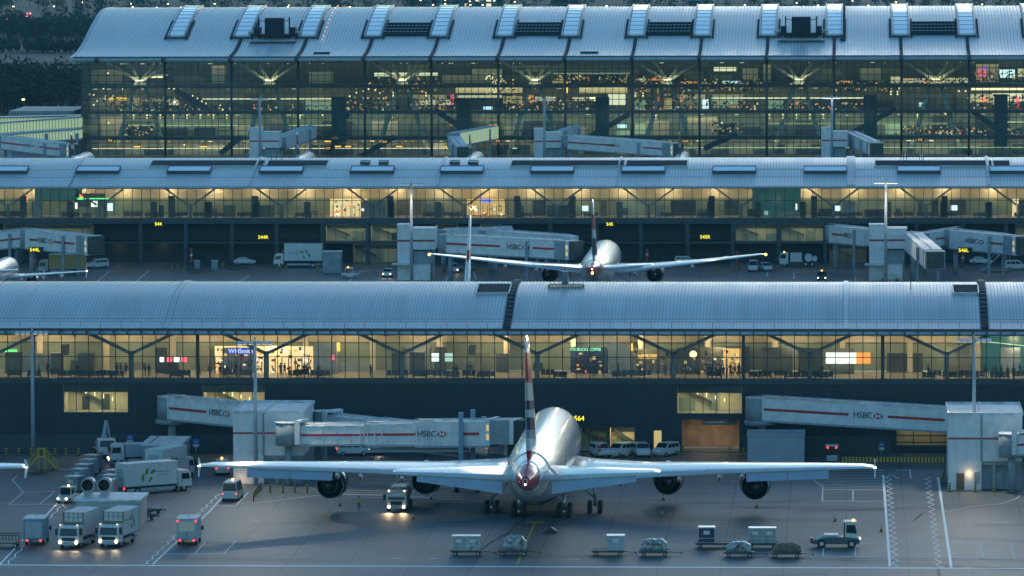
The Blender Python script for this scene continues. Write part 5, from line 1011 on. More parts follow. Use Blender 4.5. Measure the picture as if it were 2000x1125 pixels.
def box_truck(loc, rz, label, L=8.2, bh=2.75, cabm='truck_white', boxm='truck_white', head=False, tail=False, gate=False, cabh=2.7, leafy=False, bz=1.05, rails=False, group=None):
    r = empty('box_truck', loc, rz, label, 'truck', group); W_ = 2.45; cl = 1.9
    b = MB(); b.box(-L / 2, L / 2 - .3, -.45, .45, .6, .85); b.box(-L / 2 + 1, L / 2 - 3.2, -1.1, 1.1, .5, .9); b.build('chassis', 'dark_metal', r)
    x0 = L / 2 - cl; c = MB().prism([(x0, .65), (L / 2, .65), (L / 2 + .03, 1.45), (L / 2 - .18, cabh - .25), (L / 2 - .45, cabh), (x0, cabh)], 'y', -W_ / 2, W_ / 2, 0, lambda z: 1 - max(0, z - 1.6) * .05).build('cab', cabm, r, .05)
    b = MB(); b.face([(L / 2 + .04, -1.05, 1.5), (L / 2 + .04, 1.05, 1.5), (L / 2 - .14, .98, cabh - .35), (L / 2 - .14, -.98, cabh - .35)]); b.build('windscreen', 'window_dark', c)
    for sg in (-1, 1): b = MB(); b.face([(x0 + .45, sg * 1.232, 1.6), (L / 2 - .25, sg * 1.232, 1.55), (L / 2 - .4, sg * 1.20, cabh - .4), (x0 + .45, sg * 1.20, cabh - .4)]); b.build('side_window', 'window_dark', c)
    for sg in (-1, 1): b = MB(); b.box(L / 2 - .1, L / 2 + .05, sg * 1.3, sg * 1.55, 1.6, 2.3); b.cyl((L / 2 - .1, sg * 1.2, 2.3), (L / 2, sg * 1.4, 2.3), .03, n=5); b.build('mirror', 'black', c)
    b = MB()
    for sg in (-1, 1): b.box(x0 + .35, x0 + .38, sg * 1.226, sg * 1.232, .8, 1.6); b.box(x0 + .5, x0 + .7, sg * 1.226, sg * 1.24, 1.35, 1.42)
    b.build('door_seam', 'dark_metal', c)
    b = MB(); b.box(L / 2, L / 2 + .12, -1.15, 1.15, .45, .8); b.box(L / 2 + .02, L / 2 + .06, -.8, .8, .95, 1.3, 1); b.build('bumper', ['truck_grey', 'black'], c)
    bx = MB().box(-L / 2, x0 - .15, -W_ / 2, W_ / 2, bz, bz + bh).build('cargo_box', boxm, r, .04)
    b = MB(); b.box(-L / 2 - .03, x0 - .12, -W_ / 2 - .03, W_ / 2 + .03, bz + bh, bz + bh + .07)
    for i in range(6): xx = -L / 2 + (x0 + L / 2) * i / 5.6; b.box(xx, xx + .06, -W_ / 2, W_ / 2, bz + bh + .07, bz + bh + .10)
    b.build('box_roof', 'truck_roof', bx)
    b = MB()
    for sg in (-1, 1): b.box(-L / 2, x0 - .15, sg * (W_ / 2 + .01), sg * (W_ / 2 + .03), bz, bz + .12); b.box(-L / 2 + .3, x0 - .5, sg * 1.1, sg * 1.2, .45, .8)
    
    x = -L / 2 + 1.2
    while x < x0 - .5:
        for sg in (-1, 1): b.box(x, x + .03, sg * (W_ / 2 + .004), sg * (W_ / 2 + .012), bz + .12, bz + bh)
        x += 1.2
    b.build('side_rail', 'truck_grey', bx)
    b = MB(); b.box(-L / 2 - .04, -L / 2 - .01, -.75, .75, bz + .1, bz + bh - .6); 
    for z in (bz + .9, bz + 1.7): b.box(-L / 2 - .06, -L / 2 - .04, -.75, .75, z, z + .05, 1)
    b.build('rear_door', ['truck_grey', 'dark_metal'], bx)
    if leafy:
        for sg in (-1, 1):
            b = MB(); q = lambda a, e: (a, sg * (W_ / 2 + .022), e)
            for cx, cz, ang, ln in ((-1.9, bz + 1.75, 1.2, 1.1), (-1.2, bz + 1.9, .7, 1.0), (-2.3, bz + 1.0, 1.5, 1.1), (-1.45, bz + .95, .9, .9)):
                ca, sa = math.cos(ang), math.sin(ang); pts = [(0, 0), (.3, .16), (.65, .2), (1, 0), (.65, -.2), (.3, -.16)]; b.face([q(cx + (a * ca - e * sa) * ln, cz - .5 + (a * sa + e * ca) * ln) for a, e in pts])
            b.build('leaf_emblem', 'leaf_green', bx)
            text('dnata' if False else 'alpha green', (-.3 if sg < 0 else 1.9, sg * (W_ / 2 + .025), bz + 1.8), (1 if sg < 0 else -1, 0, 0), (0, sg, 0), .5, 'leaf_dark', bx) if False else None
            b = MB(); b.box(-.6, 1.7, sg * (W_ / 2 + .02), sg * (W_ / 2 + .025), bz + 1.65, bz + 1.72); b.box(-.2, 1.2, sg * (W_ / 2 + .02), sg * (W_ / 2 + .025), bz + 1.25, bz + 1.29); b.build('writing_line', 'leaf_dark', bx)
            text('airport catering', (-.7 if sg < 0 else 1.9, sg * (W_ / 2 + .03), bz + 2.0), (1 if sg < 0 else -1, 0, 0), (0, sg, 0), .42, 'leaf_dark', bx) if False else None
    if rails:
        b = MB()
        for y in (-1.1, -.55, 0, .55, 1.1): b.box(x0 - .14, x0 - .08, y - .03, y + .03, bz + bh - .9, bz + bh + .1)
        b.box(x0 - .14, x0 + .9, -1.15, 1.15, cabh + .12, cabh + .2)
        for sg in (-1, 1): b.box(x0 - .14, x0 - .04, sg * 1.2 - .05, sg * 1.2 + .05, cabh, bz + bh + .1)
        for z in (bz + bh - .5, bz + bh): b.box(x0 - .13, x0 - .09, -1.2, 1.2, z, z + .05)
        b.build('front_platform', mat('rail_tan', (.20, .16, .10), .6), bx)
        for sg in (-1, 1): b = MB(); b.box(L / 2 - .3, L / 2 - .1, sg * 1.0 - .08, sg * 1.0 + .08, cabh - .02, cabh + .1); b.build('marker_light', 'e_cream', c)
    wheels(r, (L / 2 - 1.1, -L / 2 + 1.8), 2.4, .48)
    if head: lights(r, L / 2 + .1, 1.9, .78, 'headlight', 'e_head', .17); beam(r, L / 2 + .2, 1.9, .8, 130, 14)
    else: lights(r, L / 2 + .04, 1.9, .95, 'headlight', 'metal', .14)
    if tail: lights(r, -L / 2, 1.9, .85, 'tail_light', 'e_tail', .13, sx=-1)
    return r
def van(loc, rz, label, L=4.3, H=1.85, W_=1.8, body='truck_white', head=False, tail=False, bc=False, kind='van', group=None, hi=False):
    r = empty(kind, loc, rz, label, kind.replace('_', ' '), group); g = .35; k = L / 4.3
    if kind == 'car': pr = [(-2.1, .35), (2.1, .35), (2.15, .7), (1.9, .9), (1.0, 1.0), (-1.95, .98), (-2.15, .8)]; gr = [(-1.9, .96), (1.1, .98), (.35, H), (-1.2, H)]
    elif kind == 'minibus': pr = [(-2.15, .35), (2.1, .35), (2.2, .8), (2.0, 1.15), (-2.15, 1.15)]; gr = [(-2.13, 1.1), (1.95, 1.15), (1.15, H), (-2.05, H)]
    else: pr = [(-2.1, .35), (2.05, .35), (2.15, .75), (1.95, 1.0), (1.15, 1.12), (-2.12, 1.1)]; gr = [(-2.10, 1.05), (1.25, 1.10), (.55, H), (-1.95, H)]
    pr = [(x * k, z) for x, z in pr]; gr = [(x * k, z) for x, z in gr]
    bd = MB().prism(pr, 'y', -W_ / 2, W_ / 2).build('body', body, r, .06); wf = lambda z: 1 - max(0, z - 1.0) * .16
    MB().prism(gr, 'y', -W_ / 2, W_ / 2, 0, wf).build('cabin', body, r, .05)
    (xr, z0), (xf, z1), (xt, zt), (xb, zb) = gr; b = MB(); lp = lambda a, c, t: a + (c - a) * t
    wy = lambda z: W_ / 2 * wf(z) * .92
    p_ = [(lp(xf, xt, t) + .03, lp(z1, zt, t) + .02) for t in (.12, .9)]
    b.face([(p_[0][0], -wy(p_[0][1]), p_[0][1]), (p_[0][0], wy(p_[0][1]), p_[0][1]), (p_[1][0], wy(p_[1][1]), p_[1][1]), (p_[1][0], -wy(p_[1][1]), p_[1][1])]); b.build('windscreen', 'window_dark', r)
    b = MB(); p_ = [(lp(xr, xb, t) - .03, lp(z0, zb, t)) for t in (.15, .85)]
    b.face([(p_[0][0], -wy(p_[0][1]), p_[0][1]), (p_[0][0], wy(p_[0][1]), p_[0][1]), (p_[1][0], wy(p_[1][1]), p_[1][1]), (p_[1][0], -wy(p_[1][1]), p_[1][1])]); b.build('rear_window', 'window_dark', r)
    za, zc_ = 1.16, H - .16
    for sg in (-1, 1):
        for a, c in ((.05, .36), (.39, .66), (.69, .93)):
            xa0 = lp(xf - .25, xr + .1, a); xc0 = lp(xf - .25, xr + .1, c); xa1 = min(xa0, lp(xf, xt, .85)); b = MB()
            y = lambda z: sg * (W_ / 2 * wf(z) + .012); b.face([(xa0, y(za), za), (xc0, y(za), za), (xc0, y(zc_), zc_), (min(xa0, xt - .02), y(zc_), zc_)]); b.build('side_window', 'window_dark', r)
    wheels(r, (1.35 * k, -1.35 * k), W_ + .02, .32, .22)
    lights(r, 2.12 * k, W_ * .76, .72, 'headlight', 'e_head' if head else 'metal', .11); lights(r, -2.12 * k, W_ * .86, .95, 'tail_light', 'e_tail' if tail else 'red', .09, sx=-1)
    if head: beam(r, 2.3 * k, 1.4, .7, 50)
    if bc: beacon(r, .1, 0, H)
    if hi: b = MB(); b.box(-1.9 * k, 1.8 * k, -W_ / 2 - .012, W_ / 2 + .012, .72, .88); b.build('reflective_stripe', 'yellow', bd)
    return r
F_, B_, LR, RL = R(-90), R(90), 0., R(180)      # facing the viewer, facing away, facing right, facing left
def uld(loc, rz, label, w=1.5, h=1.6, l=1.55, m_='uld', group=None, cut=True):
    r = empty('cargo_container', loc, rz, label, 'cargo container', group); c = .35 if cut else .02
    MB().prism([(-w / 2 + c, 0), (w / 2, 0), (w / 2, h), (-w / 2, h), (-w / 2, .45)], 'y', -l / 2, l / 2).build('shell', m_, r, .02)
    b = MB()
    for x in (-w / 2 + c, w / 2 - .05): b.box(x, x + .05, -l / 2 - .03, -l / 2, 0.02, h)
    for z in (.5, h - .08, .05): b.box(-w / 2 + (c if z < .4 else 0), w / 2, -l / 2 - .025, -l / 2 - .001, z, z + .05)
    b.box(-w / 2 - .02, w / 2 + .02, -l / 2 - .03, l / 2 + .03, h, h + .04); b.build('frame', 'metal', r)
    b = MB(); b.box(-.35, .35, -l / 2 - .04, -l / 2 - .03, h * .55, h * .8); b.build('placard', 'truck_white', r); return r
def dolly(loc, rz, label, L=3.2, w=1.9, group='dollies standing on the near apron'):
    r = empty('cargo_dolly', loc, rz, label, 'dolly', group); b = MB(); b.box(-L / 2, L / 2, -w / 2, w / 2, .42, .52)
    for x in [-L / 2 + .25 * i for i in range(int(L / .25))]: b.cyl((x, -w / 2 + .1, .56), (x, w / 2 - .1, .56), .05, n=6)
    b.box(-L / 2, L / 2, -w / 2 - .05, -w / 2, .38, .62); b.box(-L / 2, L / 2, w / 2, w / 2 + .05, .38, .62); b.build('deck', 'dark_metal', r)
    b = MB(); b.obox((L / 2, -.06, .38), (1.3, 0, -.1), (0, .12, 0), (0, 0, .08)); b.cyl((L / 2 + 1.25, 0, .28), (L / 2 + 1.4, 0, .28), .12, n=8); b.build('tow_bar', 'dark_metal', r)
    for x in (-L / 2 - .02, L / 2 - .1): b = MB(); b.box(x, x + .12, -w / 2 - .06, -w / 2 + .1, .40, .60); b.build('reflector', 'red', r)
    wheels(r, (-L / 2 + .5, L / 2 - .5), w - .1, .22, .14); return r
def cargo(loc, rz, label, L=2.9, w=1.9, h=1.3, m_='cargo_wrap', seed=0):
    rn = random.Random(seed); r = empty('wrapped_cargo', loc, rz, label, 'wrapped cargo'); b = MB(); n = 16
    def ring(t): x = -L / 2 + L * t; hh = h * (.45 + .55 * min(1, 3.2 * min(t + .05, 1.1 - t))) * rn.uniform(.92, 1.05); return [(x, y * w / 2 * rn.uniform(.95, 1), z * hh) for y, z in ((-1, 0), (-1.02, .35), (-.98, .75), (-.8, 1), (-.3, 1.04), (.3, 1), (.8, .98), (1, .7), (1.02, .3), (1, 0))]
    b.loft([ring(i / n) for i in range(n + 1)], 0, True, True); b.build('load', m_, r)
    b = MB()
    for x in (-L * .3, 0, L * .3): b.box(x, x + .05, -w / 2 - .05, -w / 2 - .02, .02, h * .9)
    for i in range(4): x = rn.uniform(-L * .4, L * .3); z = rn.uniform(.2, h * .6); b.box(x, x + .4, -w / 2 - .04, -w / 2 - .01, z, z + .3, 1)
    b.build('netting_strap', ['ink', 'brown_box'], r); return r
def tug(loc, rz, label, head=True):
    r = empty('baggage_tug', loc, rz, label, 'baggage tug'); b = MB(); b.prism([(-1.5, .3), (1.5, .3), (1.55, .8), (.6, 1.0), (-1.5, .95)], 'y', -.8, .8); bd = b.build('body', 'truck_white', r, .04)
    b = MB()
    for x in (-.75, .55):
        for sg in (-1, 1): b.box(x - .05, x + .05, sg * .72 - .05, sg * .72 + .05, .9, 1.85)
    b.build('cab_frame', 'truck_white', r); b = MB(); b.box(-.85, .7, -.82, .82, 1.85, 1.97); b.build('roof', 'truck_white', r)
    b = MB(); b.box(.58, .61, -.68, .68, 1.0, 1.84); b.build('windscreen', 'window_dark', r); b = MB(); b.box(-.6, -.1, -.5, .5, .95, 1.1); b.box(-.7, -.6, -.5, .5, .95, 1.5); b.build('seat', 'black', r)
    wheels(r, (-1, 1), 1.65, .33, .2); lights(r, 1.55, 1.1, .62, 'headlight', 'e_head' if head else 'metal', .12); beacon(r, -.3, 0, 1.97)
    if head: beam(r, 1.8, 1.1, .6, 25)
    return r
# trucks of the left cluster
def at(px, py, z=0): return G(px, py, z)
box_truck(at(144, 1073) + Vector((0, 4.1, 0)), F_ - R(9), 'white catering truck with lit headlights, left one of the facing pair', head=True, rails=True, L=8.0, boxm='truck_white', bh=2.7, bz=1.2)
box_truck(at(212, 1071) + Vector((.6, 4.1, 0)), F_ - R(9), 'white catering truck with lit headlights, right one of the facing pair', head=True, rails=True, L=8.0, leafy=True, bh=2.7, bz=1.2)
box_truck(at(300, 962), R(38), 'white catering truck with green leaf emblem turned away behind the two round ducts', tail=True, leafy=True, L=9.6, bh=2.8)
box_truck(at(332, 938), R(70), 'cream roofed box truck standing beside the grey block near the airliner wing tip', L=9.0, bh=3.2, boxm='truck_white', leafy=True)
box_truck(at(262, 906), RL + R(-18) + R(30), 'white truck cab with orange roof lamp hitched at the grey block', L=6.5, bh=1.6, boxm='truck_grey', head=True)
hut = empty('service_block', at(278, 922), 0, 'grey flat roofed block with a pale roof between the trucks', 'service block')
b = MB(); b.box(0, 5.0, 0, 10, 0, 3.4); b.build('wall', 'bridge_grey', hut); b = MB(); b.box(-.15, 5.15, -.15, 10.15, 3.4, 3.65); b.box(.9, 1.0, 0, 10, 3.65, 3.7, 1); b.build('roof', ['bridge_roof', 'dark_metal'], hut)
# ventilation housing with two round ducts
vh = empty('ventilation_housing', at(140, 1040) + Vector((0, 4, 0)), 0, 'louvred metal housing carrying two big round ducts', 'ventilation housing')
b = MB(); b.box(0, 7.4, 0, 7.5, 0, 3.2); b.build('wall', 'truck_grey', vh)
b = MB()
for i in range(14): z = .2 + i * .21; b.box(7.4, 7.47, .3, 7.3, z, z + .12); b.box(.2, 7.3, -.07, 0, z, z + .12)
b.build('louvre', 'metal', vh); b = MB(); b.box(-.25, 7.65, -.25, 7.7, 3.2, 3.45); b.build('roof', 'bridge_roof', vh)
for px in (173, 205):
    p = W(px, 966, vh.location.y + 4); q = p - Vector((vh.location.x, vh.location.y, 0)); b = MB()
    b.loft([[(q.x + rr * math.sin(2 * math.pi * i / 24), q.y + yy, 4.75 + rr * math.cos(2 * math.pi * i / 24)) for i in range(24)] for yy, rr in ((1.6, .7), (1.2, .78), (-.9, .80), (-.9, .70), (.8, .68))], [0, 0, 1, 2], cap=True)
    b.box(q.x - .5, q.x + .5, q.y - .5, q.y + .8, 3.45, 4.1, 0); b.build('round_duct', ['truck_grey', 'metal', 'black'], vh)
van(at(66, 1062) + Vector((0, 1, 0)), B_, 'pale blue high box van seen from behind with red lights, left of the facing trucks', L=5., H=3.0, W_=2.3, tail=True, kind='box_van', body='blue_body') if False else None
def high_van(px, py, label, body, lit=False, rz=B_):
    r = empty('box_van', at(px, py) + Vector((0, 2.6, 0)), rz, label, 'box van'); bd = MB().box(-2.6, 1.4, -1.2, 1.2, .6, 3.05).build('box', body, r, .05)
    b = MB(); b.box(-2.65, 1.45, -1.24, 1.24, 3.05, 3.15); b.cyl((-1, -.3, 3.15), (.3, .3, 3.3), .04, n=5); b.build('roof', 'truck_roof', r)
    MB().prism([(1.4, .5), (2.7, .5), (2.75, 1.3), (2.4, 2.2), (1.4, 2.3)], 'y', -1.05, 1.05).build('cab', 'truck_white', r, .05)
    for sg in (-1, 1): b = MB(); b.box(2.0, 2.15, sg * 1.15, sg * 1.4, 1.3, 1.8); b.build('mirror', 'black', r)
    b = MB(); b.box(-2.66, -2.61, -.95, .95, 1.65 if lit else .9, 2.75); b.build('rear_window' if lit else 'rear_shutter', mat('lit_window', (.34, .36, .30), .3, emit=.06) if lit else 'truck_grey', bd)
    b = MB(); b.box(-2.67, -2.60, -1.1, 1.1, .75, .8); b.box(-2.67, -2.6, -.01, .01, .8, 1.6); b.build('door_seam', 'dark_metal', bd)
    if lit: b = MB(); b.box(-2.68, -2.62, -.28, .28, .48, .60); b.build('number_plate', 'yellow', bd)
    if lit: lights(r, -2.62, 2.1, 2.85, 'marker_light', 'e_tail', .10, sx=-1)
    lights(r, -2.62, 1.6, .62, 'tail_light', 'e_tail', .13, sx=-1); wheels(r, (-1.6, 1.9), 2.2, .4, .25); return r
high_van(66, 1066, 'pale blue box van seen from behind, left of the facing trucks', 'blue_body'); high_van(365, 1066, 'grey box van with a lit rear window standing alone on the apron', 'truck_grey', True)
van(at(452, 978) + Vector((0, 1.5, 0)), B_ - R(3), 'white minibus with orange beacon and red tail lights before the left tower', L=4.9, H=2.4, W_=1.95, tail=True, bc=True, kind='minibus')
van(at(431, 928) + Vector((0, 1.5, 0)), B_ + R(8), 'white van with orange beacon behind the left wing tip', L=4.6, H=1.95, tail=True, bc=True)
for i, (px, py) in enumerate(((1172, 893), (1211, 893), (1253, 893), (1300, 892))):
    van(at(px, py) + Vector((0, 1.0, 0)), [R(-70), R(-125), R(-80), R(-122)][i], ['white van behind the red pennant post, first in the row right of the airliner', 'white van second in the row, turned sideways before the lit doorway', 'white van third in the row, facing the viewer', 'white van last in the row, beside the brown loading bay'][i], L=4.2, H=1.8, group='vans in a row before the near concourse')
van(at(676, 905) + Vector((0, 10, 0)), R(10), 'white van seen past the wing root under the boarding bridge', tail=True, kind='van'); van(at(722, 900) + Vector((0, 9, 0)), F_, 'car with blazing headlights under the boarding bridge', head=True, kind='car', H=1.45)
# crane truck, dark, left of the service block
r = empty('crane_truck', at(200, 893) + Vector((0, 1, 0)), R(-75), 'dark crane truck with a folded white arm by the concourse wall', 'crane truck')
MB().box(-3.6, 2.2, -1.15, 1.15, .7, 1.05).build('flat_bed', 'dark_metal', r); c = MB().prism([(2.2, .6), (3.9, .6), (3.95, 1.6), (3.7, 2.6), (2.2, 2.7)], 'y', -1.15, 1.15).build('cab', 'truck_white', r, .05)
b = MB(); b.face([(3.96, -.95, 1.65), (3.96, .95, 1.65), (3.76, .9, 2.45), (3.76, -.9, 2.45)]); b.build('windscreen', 'window_dark', c)
b = MB(); b.cyl((.8, 0, 1), (.8, 0, 3.0), .35, n=10); b.cyl((.8, 0, 3.0), (-.6, .5, 4.6), .26, n=8); b.cyl((-.6, .5, 4.6), (.2, .9, 2.2), .2, n=8); b.box(-1.2, .2, -.9, .9, 1.05, 2.0); b.build('crane_arm', 'truck_grey', r); wheels(r, (-2.6, -1.4, 2.9), 2.3, .5)
b = MB()
for sg in (-1, 1): b.box(3.95, 4.0, sg * .9 - .25, sg * .9 + .25, .65, .95)
b.build('warning_panel', 'red', r)
# baggage trains
tug(at(130, 983) + Vector((0, 1, 0)), F_ - R(18), 'white baggage tug with orange beacon leading the long container train')
for i, (px, py) in enumerate(((137, 968), (150, 953), (158, 944), (166, 934), (175, 925))):
    uld(at(px, py, 0) + Vector((.3, 1.2, .55)), R(-20), 'silver container in the long train behind the tug, %s from the tug' % nth(i), 1.9, 1.75, 1.8, 'uld' if i % 2 == 0 else 'bridge_grey', 'containers in the long train'); dolly(at(px, py) + Vector((.3, 1.2, 0)), R(-110), 'dolly in the long train behind the tug, %s from the tug' % nth(i), 2.2, 1.7, 'dollies in the long train')
for i, (px, py) in enumerate(((212, 975), (216, 966), (220, 956))):
    uld(at(px, py, 0) + Vector((0, 1.2, .55)), R(-14), 'pale container standing beside the leaf truck, %s from the ducts' % nth(i), 1.75, 1.8, 1.6, 'uld', 'containers beside the leaf truck'); dolly(at(px, py) + Vector((0, 1.2, 0)), R(-105), 'dolly beside the leaf truck, %s from the ducts' % nth(i), 2.0, 1.6, 'dollies beside the leaf truck')
for i, (px, py) in enumerate(((278, 1016), (291, 1004))): 
    dolly(at(px, py), R(50), ['empty dark dolly right of the louvred housing, nearer one', 'empty dark dolly right of the louvred housing, farther one'][i], 2.6, 1.8)
    b = MB()
d0 = empty('equipment_cart', at(18, 1068), 0, 'low dark equipment cart cut by the left edge of the picture', 'cart'); b = MB(); b.box(-2.4, 1.3, -1, 1, .45, .6)
for x in [-2.4 + .37 * i for i in range(11)]:
    for y in (-1, .95): b.box(x, x + .05, y, y + .05, .6, 1.45)
for y in (-1, .95): b.box(-2.4, 1.35, y, y + .05, 1.4, 1.5)
b.build('railing', 'dark_metal', d0); wheels(d0, (-1.8, .8), 1.9, .25, .15)
for x in (-1.9, 1.0): b = MB(); b.box(x, x + .3, -1.06, -1.01, .5, .75); b.build('reflector', 'red', d0)
# steps
def steps(px, py, label, h=2.0, m_='yellow', rz=0., L=1.8, n=7):
    r = empty('service_steps', at(px, py), rz, label, 'service steps'); b = MB()
    for i in range(n): b.box(-L / 2 + L * i / n, -L / 2 + L * (i + 1) / n, -.5, .5, h * (i + 1) / n - .06, h * (i + 1) / n)
    b.box(L / 2, L / 2 + .9, -.5, .5, h - .06, h)
    for sg in (-1, 1): b.obox((-L / 2, sg * .5 - .03, .1), (L, 0, h), (0, .06, 0), (0, 0, .12))
    b.build('treads', m_, r); b = MB()
    for sg in (-1, 1):
        b.obox((-L / 2, sg * .52, 1.1), (L, 0, h), (0, .05, 0), (0, 0, .05)); b.box(L / 2, L / 2 + .9, sg * .52, sg * .52 + .05, h + 1, h + 1.05)
        for i in range(4): x = -L / 2 + L * i / 3; z = h * i / 3; b.box(x, x + .05, sg * .52, sg * .52 + .05, z, z + 1.1)
        b.box(L / 2 + .85, L / 2 + .9, sg * .5, sg * .5 + .05, 0, h + 1); b.box(L / 2, L / 2 + .05, sg * .5, sg * .5 + .05, 0, h)
    b.build('handrail', m_, r); b = MB(); b.box(-L / 2, L / 2 + .9, -.55, .55, .15, .25); b.build('base', 'dark_metal', r); return r
steps(62, 925, 'yellow service steps on the dark apron, left one of two', 2.2); steps(100, 919, 'yellow service steps on the dark apron, right one of two', 1.8, rz=R(180))
# fuel truck facing the viewer below the wing
r = empty('fuel_truck', at(774, 1000) + Vector((.2, 3.6, 0)), F_ - R(3), 'fuelling truck with bright headlights shining on the apron under the left wing', 'fuel truck')
c = MB().prism([(2.0, .6), (3.6, .6), (3.62, 1.5), (3.45, 2.35), (3.2, 2.5), (2.0, 2.5)], 'y', -1.2, 1.2).build('cab', 'truck_white', r, .05)
b = MB(); b.face([(3.64, -1.02, 1.45), (3.64, 1.02, 1.45), (3.47, .98, 2.2), (3.47, -.98, 2.2)]); b.build('windscreen', 'window_dark', c)
b = MB(); b.box(3.62, 3.72, -.7, .7, .85, 1.3); b.box(3.6, 3.75, -1.2, 1.2, .4, .7, 1); b.build('grille', ['black', 'truck_grey'], c)
for sg in (-1, 1): b = MB(); b.box(3.4, 3.5, sg * 1.3, sg * 1.6, 1.4, 2.1); b.build('mirror', 'black', c)
b = MB(); b.cyl((-3.6, 0, 1.75), (1.9, 0, 1.75), .95, n=18); b.box(-3.6, 1.9, -.8, .8, .7, 1.2); b.build('tank', 'truck_grey', r)
b = MB(); b.box(-1.8, 1.6, -.9, .9, 2.75, 2.85)
for x in (-1.8, -.1, 1.5):
    for sg in (-1, 1): b.box(x, x + .06, sg * .9 - .03, sg * .9 + .03, 2.5, 3.3)
b.build('work_platform', 'truck_white', r); b = MB(); b.cyl((.2, -.3, 3), (.2, -.3, 5.0), .13, n=8); b.build('hose_column', 'truck_white', r)
wheels(r, (2.8, -2.2, -1.1), 2.35, .48); lights(r, 3.72, 1.8, .62, 'headlight', 'e_head', .16); lights(r, 3.3, 1.9, 2.55, 'marker_light', 'e_head', .07)
for sg in (-1, 1): lamp('headlight_beam', 'SPOT', (4.0, sg * .9, .65), 420, (1, .66, .34), r, (R(70), 0, R(-90)), spot_size=R(70), spot_blend=.9, shadow_soft_size=.1)
# pushback tractor
r = empty('pushback_tractor', at(1634, 1071) + Vector((0, 1.2, 0)), 0, 'low pushback tractor with a raised white cab and orange beacon at the right', 'pushback tractor')
MB().prism([(-2.7, .45), (2.5, .45), (2.6, 1.1), (1.2, 1.25), (-1.0, 1.25), (-2.4, .95), (-2.7, .8)], 'y', -1.2, 1.2).build('body', mat('body_dark', (.05, .07, .085), .45), r, .06)
b = MB(); b.prism([(-2.3, .97), (-1.4, 1.5), (0.2, 1.5), (.2, 1.2), (-1.0, 1.2)], 'y', -1.1, 1.1); b.build('engine_cover', 'truck_grey', r)
c = MB().prism([(.9, 1.1), (2.35, 1.1), (2.45, 1.6), (2.15, 2.9), (.95, 2.9)], 'y', -1.0, 1.0).build('cab', 'truck_white', r, .05)
b = MB(); b.prism([(1.1, 1.75), (2.3, 1.65), (2.08, 2.65), (1.1, 2.65)], 'y', -1.03, -1.005); b.face([(2.45, -.85, 1.7), (2.45, .85, 1.7), (2.22, .85, 2.7), (2.22, -.85, 2.7)]); b.build('cab_window', 'window_dark', c)
b = MB(); b.box(.85, 2.25, -1.05, 1.05, 2.9, 3.02); b.build('cab_roof', 'truck_white', c); b = MB(); b.box(.8, .95, -1, 1, 1.0, 2.95); b.build('rear_guard', 'dark_metal', c)
b = MB()
for i in range(4): b.obox((2.0 + i * .16, -1.215, .55), (.08, 0, 0), (0, .012, 0), (.12, 0, .45))
b.build('warning_stripes', 'ink', r); wheels(r, (-1.7, 1.7), 2.45, .5, .4); beacon(r, 1.9, 0, 3.02); lights(r, .85, 1.6, 2.85, 'tail_light', 'e_tail', .09, sx=-1)
b = MB(); b.cyl((2.6, -.8, 1.1), (2.72, -.8, 1.1), .12, n=8); b.build('headlight', 'e_head', r); b = MB(); b.box(-3.0, -2.7, -.6, .6, .5, 1.1); b.build('tow_hitch', 'red', r); b = MB(); b.cyl((.3, -.9, 1.2), (.3, -.9, 2.0), .03, n=5); b.build('aerial', 'metal', r)
# cargo row at the front of the stand
dolly(at(911, 1086) + Vector((0, 1, 0)), 0, 'dolly under the two silver containers, left end of the cargo row', 3.6)
uld(at(896, 1086, 0) + Vector((0, 1, .6)), 0, 'silver container, left of the pair on the leftmost dolly', 1.55, 1.6, 1.6, cut=False); uld(at(924, 1086, 0) + Vector((0, 1, .6)), 0, 'silver container, right of the pair on the leftmost dolly', 1.6, 1.6, 1.6, 'cargo_wrap', cut=False)
dolly(at(1002, 1086) + Vector((0, 1, 0)), 0, 'dolly under the tall wrapped pile crossing the yellow line', 3.4); cargo(at(1004, 1086) + Vector((0, 1, .6)), 0, 'tall wrapped grey pile on the dolly crossing the yellow line', 2.6, 1.8, 1.6, seed=3)
dolly(at(1187, 1086) + Vector((0, 1, 0)), 0, 'dolly carrying one white container, second gap right of the yellow line', 3.6); uld(at(1202, 1086, 0) + Vector((0, 1, .6)), 0, 'single white container on its dolly right of the yellow line', 2.0, 1.65, 1.6, 'truck_grey', cut=False)
dolly(at(1278, 1087) + Vector((0, 1, 0)), 0, 'dolly under the brown and white wrapped load', 3.4); cargo(at(1277, 1087) + Vector((0, 1, .6)), 0, 'brown and white wrapped load right of the single white container', 2.9, 1.8, 1.3, 'cargo_wrap', 5)
dolly(at(1395, 1071) + Vector((0, 1, 0)), 0, 'long empty dolly with a dark container at its left end', 4.2); uld(at(1380, 1071, 0) + Vector((0, 1, .6)), 0, 'dark blue container with a white top on the long dolly', 1.9, 1.75, 1.6, 'navy', cut=False)
dolly(at(1444, 1089) + Vector((0, 1, 0)), 0, 'dolly under the low wrapped load with an orange patch', 3.4); cargo(at(1442, 1089) + Vector((0, 1, .6)), 0, 'low wrapped load with an orange patch, left of the container pair', 2.8, 1.8, 1.1, 'cargo_wrap', 8)
dolly(at(1489, 1073) + Vector((0, 1.6, 0)), 0, 'dolly under the grey container pair near the tractor', 3.6); uld(at(1475, 1073, 0) + Vector((0, 1.6, .6)), 0, 'grey container, left of the pair near the tractor', 1.55, 1.7, 1.6, 'uld', cut=False); uld(at(1502, 1073, 0) + Vector((0, 1.6, .6)), 0, 'grey container, right of the pair near the tractor', 1.55, 1.7, 1.6, 'uld', cut=False)
